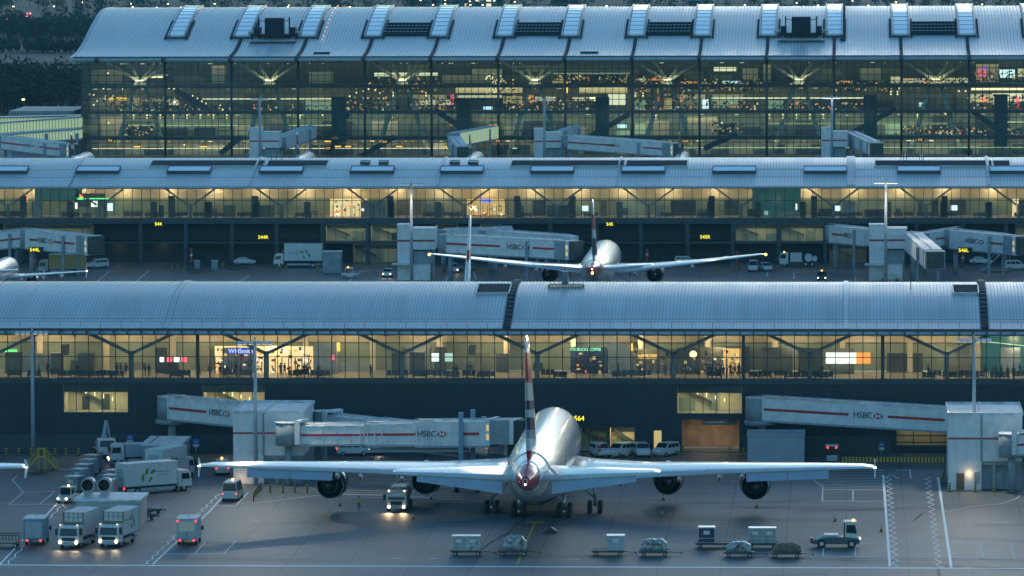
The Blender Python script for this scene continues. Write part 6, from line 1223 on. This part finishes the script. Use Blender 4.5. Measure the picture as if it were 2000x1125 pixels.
dolly(at(1536, 1090) + Vector((0, 1, 0)), 0, 'dolly under the low brown wrapped load, right end of the cargo row', 3.4); cargo(at(1537, 1090) + Vector((0, 1, .6)), 0, 'low brown wrapped load just left of the pushback tractor', 3.1, 1.8, 1.0, 'brown_box', 9)
ck = empty('wheel_chock', at(1075, 1040), 0, 'dark wedge on the apron right of the yellow line', 'chock'); MB().prism([(-.85, 0), (.85, 0), (.75, .25), (.1, .65), (-.2, .6), (-.75, .2)], 'y', -.5, .5).build('wedge', 'ink', ck, .03)
# cones, bollards, barriers
def cone(px, py, label, h=.8):
    r = empty('traffic_cone', at(px, py), 0, label, 'traffic cone', 'cones round the huge airliner'); b = MB(); b.box(-.25, .25, -.25, .25, 0, .06); b.build('base', 'ink', r); b = MB(); b.cyl((0, 0, .06), (0, 0, h), .17, .03, 10); b.build('body', 'orange', r); b = MB(); b.cyl((0, 0, .35), (0, 0, .52), .125, .09, 10); b.build('reflective_band', 'truck_white', r)
for px, py, lb in ((664, 988, 'orange cone left of the standing worker'), (807, 1014, 'orange cone right of the fuel truck headlights'), (842, 975, 'orange cone behind the fuel truck'), (1296, 977, 'orange cone under the inner right engine'), (1478, 992, 'orange cone under the outer right engine'), (1631, 1018, 'orange cone above the pushback tractor'), (1721, 1038, 'orange cone beside the left zigzag line'), (1293, 1009, 'small cone in front of the inner right engine')): cone(px, py, lb)
def bollard(p, label, group, h=1.15):
    r = empty('bollard', p, 0, label, 'bollard', group); b = MB(); b.cyl((0, 0, 0), (0, 0, h), .14, n=10); b.build('post', 'ink', r); b = MB()
    for z in (.15, .5, .85): b.cyl((0, 0, z), (0, 0, z + .17), .146, n=10, cap=False)
    b.build('yellow_band', 'yellow', r)
for i, px in enumerate((12, 37, 61, 85, 108, 129, 154, 226)): bollard(at(px, 890), 'striped bollard along the dark wall left of the crane truck, %s from the left' % nth(i) if px < 200 else 'striped bollard between the crane truck and the white cab', 'bollards along the concourse wall')
for i, px in enumerate((528, 553, 576, 600)): bollard(at(px, 962), 'striped bollard before the left bridge tower, %s from the left' % nth(i), 'bollards before the left tower')
for i, px in enumerate((1855, 1905, 1942, 1977)): bollard(at(px, 961), 'striped bollard before the right bridge tower, %s from the left' % nth(i), 'bollards before the right tower')
for i, (px, py) in enumerate(((1334, 889), (1425, 889), (1452, 890))): bollard(at(px, py), ['striped bollard at the left jamb of the brown loading bay', 'striped bollard at the right jamb of the brown loading bay', 'striped bollard left of the grey shed'][i], 'bollards by the loading bay')
def stripy(px0, py0, px1, py1, label, h=.9, n=None):
    a, c = at(px0, py0), at(px1, py1); r = empty('striped_barrier', a, 0, label, 'barrier'); d = c - a; n = n or max(3, int(d.length / .28)); b = MB()
    for i in range(n): q = d * (i / n); b.obox(q + Vector((0, 0, .15)), d / n * .98, (0, .1, 0), (0, 0, h - .15), i % 2)
    b.obox((0, -.06, h), d, (0, .2, 0), (0, 0, .08), 0); b.build('striped_panel', ['ink', 'yellow'], r)
    b = MB(); b.box(0, .12, -.1, .2, 0, h); b.obox(d - Vector((.12, .1, 0)), (.12, 0, 0), (0, .3, 0), (0, 0, h)); b.build('post', 'dark_metal', r)
stripy(1641, 905, 1850, 905, 'long black and yellow striped barrier before the right loading bay', .85, 62); stripy(494, 979, 512, 958, 'slanting black and yellow barrier beside the left tower', 1.0, 8); stripy(1838, 951, 1846, 930, 'slanting yellow barrier beside the right tower', 1.2, 5); stripy(368, 940, 378, 915, 'striped barrier just left of the left wing tip', 1.1, 6)
# shed
sd = empty('equipment_shed', at(1460, 903), 0, 'plain grey corrugated shed standing under the right link bridge', 'shed'); w = at(1571, 903).x - at(1460, 903).x
b = MB(); b.box(0, w, 0, 3.4, 0, 3.4)
for i in range(int(w / .4)): b.box(i * .4, i * .4 + .05, -.04, 0, 0, 3.4)
b.build('wall', 'truck_grey', sd); b = MB(); b.obox((-.1, -.1, 3.3), (w + .2, 0, 0), (0, 3.6, .55), (0, 0, .1)); b.build('roof', 'bridge_grey', sd)
r = empty('service_tractor', at(1625, 908) + Vector((0, 1.5, 0)), B_, 'small tractor with two red lamps beside the striped barrier', 'tractor'); MB().box(-1.4, 1.4, -.7, .7, .5, 1.2).build('body', 'truck_grey', r, .05); b = MB(); b.box(-.9, .5, -.75, .75, 1.2, 2.35); b.build('cab', 'window_dark', r); b = MB(); b.box(-1, .6, -.85, .85, 2.35, 2.5); b.build('roof', 'truck_white', r)
lights(r, -1.0, 1.1, 2.2, 'tail_light', 'e_tail', .13, sx=-1); wheels(r, (-.9, .9), 1.5, .42, .25)
# signs
def post_sign(px, py, pyt, label, m_='signblue', w=.8, h=.7, name='post_sign', Y=None):
    p = at(px, py) if Y is None else Vector((WX(px, Y, py), Y, 0)); z = W(px, pyt, p.y).z; r = empty(name, p, 0, label, 'sign'); b = MB(); b.cyl((0, 0, 0), (0, 0, z), .05, n=6); b.build('post', 'metal', r)
    b = MB(); b.box(-w / 2, w / 2, -.09, -.05, z - h, z); b.build('panel', m_, r); b = MB(); b.box(-w / 2, w / 2, -.09, -.05, z - h - .35, z - h - .02); b.box(-w * .3, w * .3, -.10, -.091, z - h * .6, z - h * .45); b.build('arrow_panel', 'truck_white', r)
post_sign(254, 889, 849, 'small blue sign on a post above the white truck cab'); post_sign(383, 897, 857, 'small blue sign on a post left of the link bridge column'); post_sign(1722, 893, 863, 'round topped blue sign right of the shed', w=.7, h=.7)
def pennant(px, py, pyt, label, w=.55):
    p = at(px, py); z = W(px, pyt, p.y).z; r = empty('pennant_post', p, 0, label, 'pennant post', 'red and white pennant posts'); b = MB(); b.cyl((0, 0, 0), (0, 0, z), .05, n=6); b.build('post', 'metal', r); b = MB(); n = 5
    for i in range(n): zz = 1.0 + (z - 1.0) * i / n; b.prism([(-w / 2, zz), (w / 2, zz + .12), (w * .35, zz + (z - 1) / n * .9), (-w * .45, zz + (z - 1) / n * .8)], 'y', -.09, -.06, 1 if i % 3 == 2 else 0)
    b.build('banner', ['red', 'truck_white'], r)
pennant(1171, 897, 852, 'red pennant post before the van row'); pennant(374, 522, 484, 'red pennant post among barrels in the middle row, left'); pennant(553, 522, 488, 'red pennant post before the leafy white trailer'); pennant(1440, 525, 490, 'red pennant post below gate number 545R', .7); pennant(1264, 518, 486, 'red pennant post right of the twin engined airliner'); pennant(1881, 525, 492, 'red pennant post below gate number 546L'); pennant(69, 530, 498, 'red pennant post below gate number 544L')
def gate_number(s, px, py, Y, size, label, m_='e_sign', board=True, sq=1.):
    p = W(px, py, Y); r = empty('gate_sign', p, 0, label, 'gate sign', None); w = size * .66 * len(s) * sq
    b = MB(); b.box(-.15, w + .1, .03, .15, -size * .6, size * .6); b.build('board', 'black', r); o = text(s, (0, -.02, 0), (1, 0, 0), (0, -1, 0), size, m_, None, 'lettering', 'LEFT', sq); o.parent = r
for s, px, py, Y, sz, lb in (('564', 1121, 817.5, Y1 - .4, .92, 'glowing yellow gate number right of the huge airliner body'), ('544', 302, 437.5, Y2 - .6, .95, 'yellow gate number high above the parked pale crates, middle row left'), ('544R', 504, 463.5, Y2 - .6, .95, 'yellow gate number above the leafy white trailer'), ('544L', 58, 488, 1056, .95, 'yellow gate number before the lettered bridge at the left edge'), ('545', 1184, 438, Y2 - .6, .9, 'yellow gate number right of the twin engined airliner fin'), ('545R', 1367, 463, Y2 - .6, .95, 'yellow gate number above the right wing tip of the twin engined airliner'), ('546L', 1872, 489, 1060, .95, 'yellow gate number below the lettered bridge at the right edge')): gate_number(s, px, py, Y, sz, lb)
for s, px, py, lb in (('516', 211, 274.5, 'amber gate number above the left foot of the terminal, by the pier'), ('517', 637, 290, 'amber gate number beside the small airliner right of the leftmost grey tower'), ('514', 747, 277, 'amber gate number left of the lit glass bridge, over the dark vans'), ('515', 968, 275.5, 'amber gate number at the right end of the lit glass bridge'), ('511', 1281, 276, 'amber gate number above the long scribbled terminal bridge'), ('510', 1336, 276, 'amber gate number above the airliner tail at the long bridge end'), ('512', 1793, 273, 'amber gate number right of the rightmost grey tower')): gate_number(s, px, py, 1505, .75, lb, 'e_amber')
for i, px in enumerate((268, 398, 640, 680, 780, 875, 660)):
    p = W(px, 286 if i != 2 else 276, 1515); r = empty('canopy_light', p, 0, 'amber glowing canopy light low on the terminal front, %s from the left' % nth([268, 398, 640, 660, 680, 780, 875].index(px)), 'canopy light', 'amber canopy lights'); b = MB(); b.box(-.9, .9, -.3, .3, .15, .45); b.build('hood', 'dark_metal', r); b = MB(); b.box(-.8, .8, -.35, .3, -.15, .14); b.build('diffuser', 'e_amber', r)
# light masts
def mast(px, py, pyt, label, lit=False, Y=None, head=True):
    p = at(px, py) if Y is None else Vector((WX(px, Y, pyt), Y, 0)); z = W(px, pyt, p.y).z; r = empty('light_mast', p, 0, label, 'light mast', 'tall apron light masts'); k = p.y / 700
    b = MB(); b.cyl((0, 0, 0), (0, 0, z), .30 * k ** .5, .17 * k ** .5, 12); b.build('pole', 'truck_grey', r)
    b = MB(); b.cyl((-2.0, 0, z - .1), (2.0, 0, z - .1), .09, n=6); b.cyl((0, 0, z - .3), (0, 0, z + .6), .12, n=6); b.build('crossarm', 'metal', r)
    for x in (-1.9, -1.2, -.5, .5, 1.2, 1.9):
        b = MB(); b.obox((x - .26, -.75, z - .25), (.52, 0, 0), (0, .8, .22), (0, 0, .16)); h = b.build('floodlight', 'metal', r); b = MB(); b.box(x - .22, x + .22, -.72, -.2, z - .29, z - .22); b.build('lamp_glass', 'e_mast' if lit else 'e_cream', h)
    return r, z
m1, z1m = mast(500, 948, 668, 'tall light mast standing before the left bridge tower'); m2, z2m = mast(1902, 952, 663, 'tall light mast standing before the right bridge tower')
mast(65, 889, 648, 'light mast on the left before the near concourse'); mast(803, 540, 358, 'light mast behind the left grey tower of the middle row', Y=1050); mast(1730, 540, 355, 'brightly lit mast in the middle row, right', True, Y=1050); mast(507, 300, 193, 'thin mast before the terminal, leftmost', Y=1440); mast(1063, 300, 193, 'thin mast before the terminal, in the middle', Y=1440); mast(1625, 300, 190, 'thin mast before the terminal, furthest right', True, Y=1440)
b = None
for m_, z_, sx in ((m1, z1m, .35), (m2, z2m, -.35)):
    l = lamp('flood_beam', 'SPOT', (0, -1.8, z_ - .3), 9500, (1, .90, .70), m_, None, spot_size=R(142), spot_blend=.6, shadow_soft_size=.55)
    l.rotation_euler = Vector((sx, -1, -.75)).to_track_quat('-Z', 'Y').to_euler()
for px, Y in ((803, 1050), (1730, 1050), (250, 1050), (1350, 1050)):
    l = lamp('stand_beam', 'SPOT', (WX(px, Y), Y - 1, 18.6), 6500, (1, .82, .6), None, None, spot_size=R(150), spot_blend=.6, shadow_soft_size=.5); l.rotation_euler = Vector((.0, -1, -.8)).to_track_quat('-Z', 'Y').to_euler()
# middle row vehicles
van(at(190, 524), F_ - R(55), 'white van parked left below the grey bridge in the middle row', group=None); van(at(478, 517), LR + R(5), 'white car parked in the dark undercroft of the middle row', kind='car', H=1.45); van(at(757, 541), F_, 'small car with headlights on driving towards the viewer, middle row', head=True, kind='car', H=1.6, L=3.9)
van(at(883, 535) + Vector((0, 3, 0)), F_ + R(8), 'van with blazing headlights right of the grey tower', head=True); van(at(910, 533) + Vector((0, 6, 0)), F_ - R(25), 'dark blue car beside the van with blazing headlights', kind='car', body='blue_body', H=1.5)
van(at(1471, 530), F_, 'white van under gate number 545R, left of two', H=2.1); van(at(1495, 529), F_ + R(15), 'white rounded car under gate number 545R, right of two', kind='car', H=1.6); van(at(1605, 549), F_, 'dark blue tug car with lit lamps beyond the roof ridge', kind='car', body='navy', head=True, H=1.9, bc=True, L=3.4)
van(at(1338, 520) + Vector((0, 4, 0)), LR, 'white pick up beyond the right wing of the twin engined airliner', H=1.7); van(at(1738, 549), RL, 'low white car at the foot of the mast tower', kind='car', H=1.4); van(at(1915, 516), LR, 'white car below the right edge bridge', kind='car', H=1.45); van(at(1985, 527), LR, 'white van cut by the right edge, middle row')
box_truck(at(580, 524) + Vector((0, 3, 0)), RL, 'long white leafy truck trailer facing left in the middle row', L=9.4, bh=3.2, leafy=True, bz=1.3); box_truck(at(122, 535), RL, 'yellow and brown freight trailer beyond the left airliner', L=9., bh=2.7, boxm=mat('freight_yellow', (.34, .24, .07), .5), cabm='truck_grey')
beacon_tr = None
r = empty('service_truck', at(1560, 520), RL, 'white hydrant service truck with hose reels in the middle row', 'service truck'); MB().box(-3.6, 2.0, -1.1, 1.1, .6, .95).build('flat_bed', 'dark_metal', r); c = MB().prism([(2.0, .55), (3.7, .55), (3.75, 1.5), (3.5, 2.6), (2.0, 2.7)], 'y', -1.15, 1.15).build('cab', 'truck_white', r, .05)
b = MB(); b.prism([(2.5, 1.6), (3.6, 1.6), (3.4, 2.4), (2.5, 2.4)], 'y', 1.16, 1.18); b.prism([(2.5, 1.6), (3.6, 1.6), (3.4, 2.4), (2.5, 2.4)], 'y', -1.18, -1.16); b.build('side_window', 'window_dark', c)
b = MB(); b.box(-.6, 1.6, -.9, .9, .95, 2.6); b.cyl((-1.9, -1, 1.7), (-1.9, 1, 1.7), .75, n=14); b.cyl((-3.1, -1, 1.5), (-3.1, 1, 1.5), .5, n=12); b.build('hose_reel', 'truck_white', r); wheels(r, (2.8, -2.6, -1.4), 2.2, .48); beacon(r, 2.8, 0, 2.7)
for px, py, lb, w_, h_ in ((648, 533, 'grey equipment cabin at the foot of the middle row columns', 3.6, 4.0), (385, 524, 'small pale crate among the barrels, left', 1.0, 1.4), (419, 526, 'small pale crate among the barrels, right', 1.2, 1.6)):
    r = empty('equipment_cabin' if w_ > 2 else 'equipment_crate', at(px, py), 0, lb, 'cabin' if w_ > 2 else 'crate'); MB().box(-w_ / 2, w_ / 2, 0, w_ * .8, 0, h_).build('body', 'bridge_grey', r, .04); MB().box(-w_ / 2 - .1, w_ / 2 + .1, -.1, w_ * .8 + .1, h_, h_ + .12).build('lid', 'truck_roof', r)
tug(at(683, 543), LR, 'white flat baggage tug with a raised frame, middle row', False)
for i, (px, py) in enumerate(((336, 528), (348, 527), (360, 529), (433, 525), (437, 522), (541, 530), (548, 529), (560, 529), (620, 531))): bollard(at(px, py), 'striped bollard among barrels and crates in the middle row, %s from the left' % nth(i), 'bollards in the middle row', 1.5)
for i, (px, py) in enumerate(((905, 533), (929, 532), (940, 533), (1292, 525), (1305, 525), (1400, 530), (1432, 527), (1448, 527), (1707, 541), (1858, 528), (1889, 530), (1873, 528))): bollard(at(px, py), 'striped bollard right of the middle row tower, %s from the left' % nth(i), 'bollards right of the middle row tower', 1.4)
r = steps(1940, 532, 'white passenger steps rising to the right, middle row', 4.2, 'truck_white', L=4.5, n=14); steps(1085, 535, 'dark service steps by the left engine of the twin engined airliner', 2.4, 'dark_metal', L=3)
for i, (px, py, lb) in enumerate(((1265, 515, 'flat dolly'), (1320, 517, 'flat dolly'), (380, 533, 'flat dolly'), (460, 527, 'flat dolly'))): dolly(at(px, py), 0, ['flat dolly right of the twin engined airliner, nearer its engine', 'flat dolly behind the pick up, middle row', 'orange edged flat dolly among the barrels', 'flat dolly right of the barrels'][i], 3.4, group='flat dollies in the middle row')
# vehicles before the terminal
for px, Y, lb, kind, bd in ((1530, 1450, 'white service bus before the terminal', 'minibus', 'truck_white'), (812, 1460, 'dark blue van below the terminal, left of the lit bridge', 'van', 'navy'), (990, 1452, 'blue van below the terminal, right of the lit bridge', 'van', 'signblue'), (740, 1462, 'dark van at the terminal foot left of the dark blue one', 'van', 'ink'), (1620, 1450, 'pale van at the foot of the rightmost grey tower', 'van', 'truck_grey')): van(Vector((WX(px, Y, 300), Y, 0)), LR, lb, L=5.2 if kind == 'van' else 7.5, H=2.6, W_=2.2, kind=kind, body=bd)
r = empty('luggage_canopy', Vector((WX(1035, 1455, 300), 1455, 0)), 0, 'olive sheeted trailer right of the lit glass bridge', 'trailer'); MB().box(-6, 6, 0, 2.5, .8, 3.0).build('box', mat('olive', (.16, .17, .08), .6), r, .04); wheels(r, (-4, 4), 2.4, .5)

# ============================================================ people
def person_mesh(name, J, mats, head_tilt=0):
    """J: joints; grown as one skinned surface"""
    V = []; Rr = []; Ed = []
    def add(p, r_, par=None):
        V.append(p); Rr.append(r_)
        if par is not None: Ed.append((par, len(V) - 1))
        return len(V) - 1
    pel = add(J['pelvis'], .15); ab = add(J['waist'], .13, pel); ch = add(J['chest'], .165, ab); nk = add(J['neck'], .06, ch); hd = add(J['head'], .095, nk); add(J['crown'], .085, hd); fc = Vector(J['head']) + Vector((.085, 0, -.01)); add(tuple(fc), .028, hd)
    for s in ('l', 'r'):
        sh = add(J['sh' + s], .07, ch); el = add(J['el' + s], .048, sh); wr = add(J['wr' + s], .034, el); pm = add(J['pm' + s], .038, wr); pv = Vector(J['pm' + s]); dv = (pv - Vector(J['wr' + s])).normalized()
        add(tuple(pv + dv * .08), .016, pm); add(tuple(pv + Vector((.05, 0, .01))), .012, pm)
        hp = add(J['hp' + s], .095, pel); kn = add(J['kn' + s], .062, hp); an = add(J['an' + s], .043, kn); add(J['to' + s], .04, an)
    me = bpy.data.meshes.new(name); me.from_pydata(V, Ed, []); o = bpy.data.objects.new(name, me); COL.objects.link(o); sk = o.modifiers.new('s', 'SKIN'); 
    if not me.skin_vertices: me.attributes.new
    bpy.context.view_layer.update()
    sv = me.skin_vertices
    if not sv:
        bpy.context.view_layer.objects.active = o
    for i, v in enumerate(sv[0].data): v.radius = (Rr[i], Rr[i]); v.use_root = (i == 0)
    sb = o.modifiers.new('b', 'SUBSURF'); sb.levels = 1; dg = bpy.context.evaluated_depsgraph_get(); m2 = bpy.data.meshes.new_from_object(o.evaluated_get(dg)); bpy.data.objects.remove(o)
    for q in mats: m2.materials.append(M(q))
    nkz = J['neck'][2]; pz = J['pelvis'][2]
    for p in m2.polygons:
        c = p.center; p.use_smooth = True; p.material_index = 2 if c.z > nkz + .03 else (1 if c.z < pz + .02 else 0)
    for p in m2.polygons:
        c = p.center
        for s in ('l', 'r'):
            if (c - Vector(J['pm' + s])).length < .10: p.material_index = 2
            if c.z < .09: p.material_index = 3
    return m2
ST = dict(pelvis=(0, 0, .95), waist=(0, 0, 1.1), chest=(0, 0, 1.32), neck=(.01, 0, 1.48), head=(.03, 0, 1.62), crown=(.02, 0, 1.70), shl=(0, .19, 1.40), ell=(-.02, .25, 1.12), wrl=(.06, .26, .88), pml=(.08, .26, .80), shr=(0, -.19, 1.40), elr=(-.02, -.25, 1.12), wrr=(.06, -.26, .88), pmr=(.08, -.26, .80), hpl=(0, .09, .88), knl=(.02, .10, .50), anl=(0, .10, .09), tol=(.15, .11, .05), hpr=(0, -.09, .88), knr=(.02, -.10, .50), anr=(0, -.10, .09), tor=(.15, -.11, .05))
WK = dict(ST, knl=(.18, .09, .52), anl=(.28, .09, .10), tol=(.42, .09, .07), knr=(-.05, -.09, .50), anr=(-.30, -.09, .15), tor=(-.2, -.09, .05), elr=(.12, -.24, 1.14), wrr=(.3, -.22, 1.0), pmr=(.36, -.21, .97), ell=(-.14, .24, 1.13), wrl=(-.16, .24, .9), pml=(-.16, .24, .82))
RD = dict(ST, elr=(.08, -.27, 1.15), wrr=(.26, -.1, 1.25), pmr=(.32, -.04, 1.27), elr_=0)
PM_ = {}
def person(p, rz, pose, label, mats=('coat_dark', 'coat_blue', 'skin', 'rubber'), group='people behind the near concourse glass'):
    k = (id(pose), mats)
    if k not in PM_:
        me = person_mesh('person', pose, mats); hb = MB(); hx = Vector(pose['head'])
        rings = [[(hx.x - .03 + rr * math.cos(2 * math.pi * i / 10), hx.y + rr * math.sin(2 * math.pi * i / 10), hx.z + zz) for i in range(10)] for zz, rr in ((-.02, .098), (.05, .112), (.11, .10), (.155, .06), (.17, .01))]; hb.loft(rings, 0); h = hb.build('hair', 'hair'); PM_[k] = (me, h.data); bpy.data.objects.remove(h)
    me, hm = PM_[k]; o = bpy.data.objects.new('person', me); COL.objects.link(o); o.location = p; o.rotation_euler = (0, 0, rz); tag(o, label, 'person', group); h = bpy.data.objects.new('hair', hm); COL.objects.link(h); h.parent = o; return o
wk = person(at(701, 998), F_, RD, 'apron worker in a yellow green jacket standing before the fuel truck', ('hivis', 'coat_blue', 'skin', 'rubber'), None)
PP = sorted([76, 94, 228, 236, 246, 284, 291, 389, 410, 430, 437, 444, 452, 461, 470, 548, 556, 581, 594, 600, 724, 887, 892, 912, 918, 1020, 1208, 1300, 1311, 1318, 1382, 1390, 1399, 1407, 1413, 1420, 1427, 1436, 1443, 1562, 1582, 1605, 1813, 1925, 1938, 1945, 1956, 1968, 1980, 1992, 148, 152, 622, 1160, 1250])
for i, px in enumerate(PP):
    Y = Y1 + 1.4 + (i * 37 % 40) / 10; person(Vector((WX(px, Y, 730), Y, 9.67)), R((i * 77) % 360), WK if i % 3 == 0 else (ST if i % 3 == 1 else RD), 'dark figure behind the lit near concourse glass, %s person from the left' % nth(i), ('coat_dark', 'coat_blue', 'skin', 'rubber') if i % 2 else ('coat_blue', 'coat_dark', 'skin', 'rubber'))
# seats inside the near and middle concourse
def seat_row(n=3):
    r = empty('seat_row', (0, 0, 0), 0, None, 'seat row', 'seat rows behind the concourse glass')
    for i in range(n): b = MB(); b.box(i * .62, i * .62 + .54, -.05, .45, .38, .46); b.box(i * .62, i * .62 + .54, .42, .5, .42, .95); b.build('seat', 'ink', r)
    b = MB(); b.box(0, n * .62, .15, .25, .25, .35); b.box(.1, .16, 0, .4, 0, .3); b.box(n * .62 - .16, n * .62 - .1, 0, .4, 0, .3); b.build('frame', 'dark_metal', r); return r
s0_ = seat_row(); s0_used = False; lst = []
for px in (14, 52, 98, 112, 135, 150, 176, 190, 215, 330, 345, 436, 465, 563, 578, 606, 618, 756, 770, 806, 822, 846, 870, 902, 930, 940, 1058, 1080, 1196, 1216, 1232, 1246, 1382, 1462, 1480, 1512, 1530, 1556, 1566, 1578, 1590, 1600, 1800, 1812, 1840, 1852, 1876, 1886, 1896, 1934, 1946, 1978): lst.append((px, Y1 + 1.0 + (px * 7 % 30) / 10, 9.67, 'near'))
for px in (6, 22, 120, 138, 160, 242, 258, 284, 296, 335, 348, 378, 395, 420, 462, 474, 488, 575, 590, 825, 836, 868, 880, 1005, 1020, 1088, 1100, 1140, 1150, 1290, 1300, 1360, 1372, 1584, 1600, 1640, 1655, 1668, 1700, 1712, 1745, 1765, 1790, 1802, 1850, 1900, 1912, 1980): lst.append((px, Y2 + 1.0 + (px * 7 % 20) / 10, 8.92, 'mid'))
ci = {'near': 0, 'mid': 0}
for px, Y, z, wch in sorted(lst):
    o = s0_ if not s0_used else dup(s0_, (0, 0, 0)); s0_used = True; o.location = (WX(px, Y, 700 if wch == 'near' else 420), Y, z); o.rotation_euler = (0, 0, R((px * 13) % 5 * 6 - 12)); o['label'] = 'black seat row behind the %s concourse glass, %s from the left' % ('near' if wch == 'near' else 'middle', nth(ci[wch])); ci[wch] += 1
# ============================================================ evening air
b = MB(); b.box(-2600, 1600, -60, 9000, -1.2, 95); hz = b.build('haze', 'steel'); hz['kind'] = 'stuff'; hz['label'] = 'thin blue evening haze'
hm = bpy.data.materials.new('air'); hm.use_nodes = True; n = hm.node_tree; n.nodes.remove(n.nodes['Principled BSDF']); v = n.nodes.new('ShaderNodeVolumePrincipled'); v.inputs['Color'].default_value = (.30, .82, 1, 1); v.inputs['Density'].default_value = .000036
n.links.new(v.outputs[0], n.nodes['Material Output'].inputs['Volume']); hz.data.materials.clear(); hz.data.materials.append(hm)
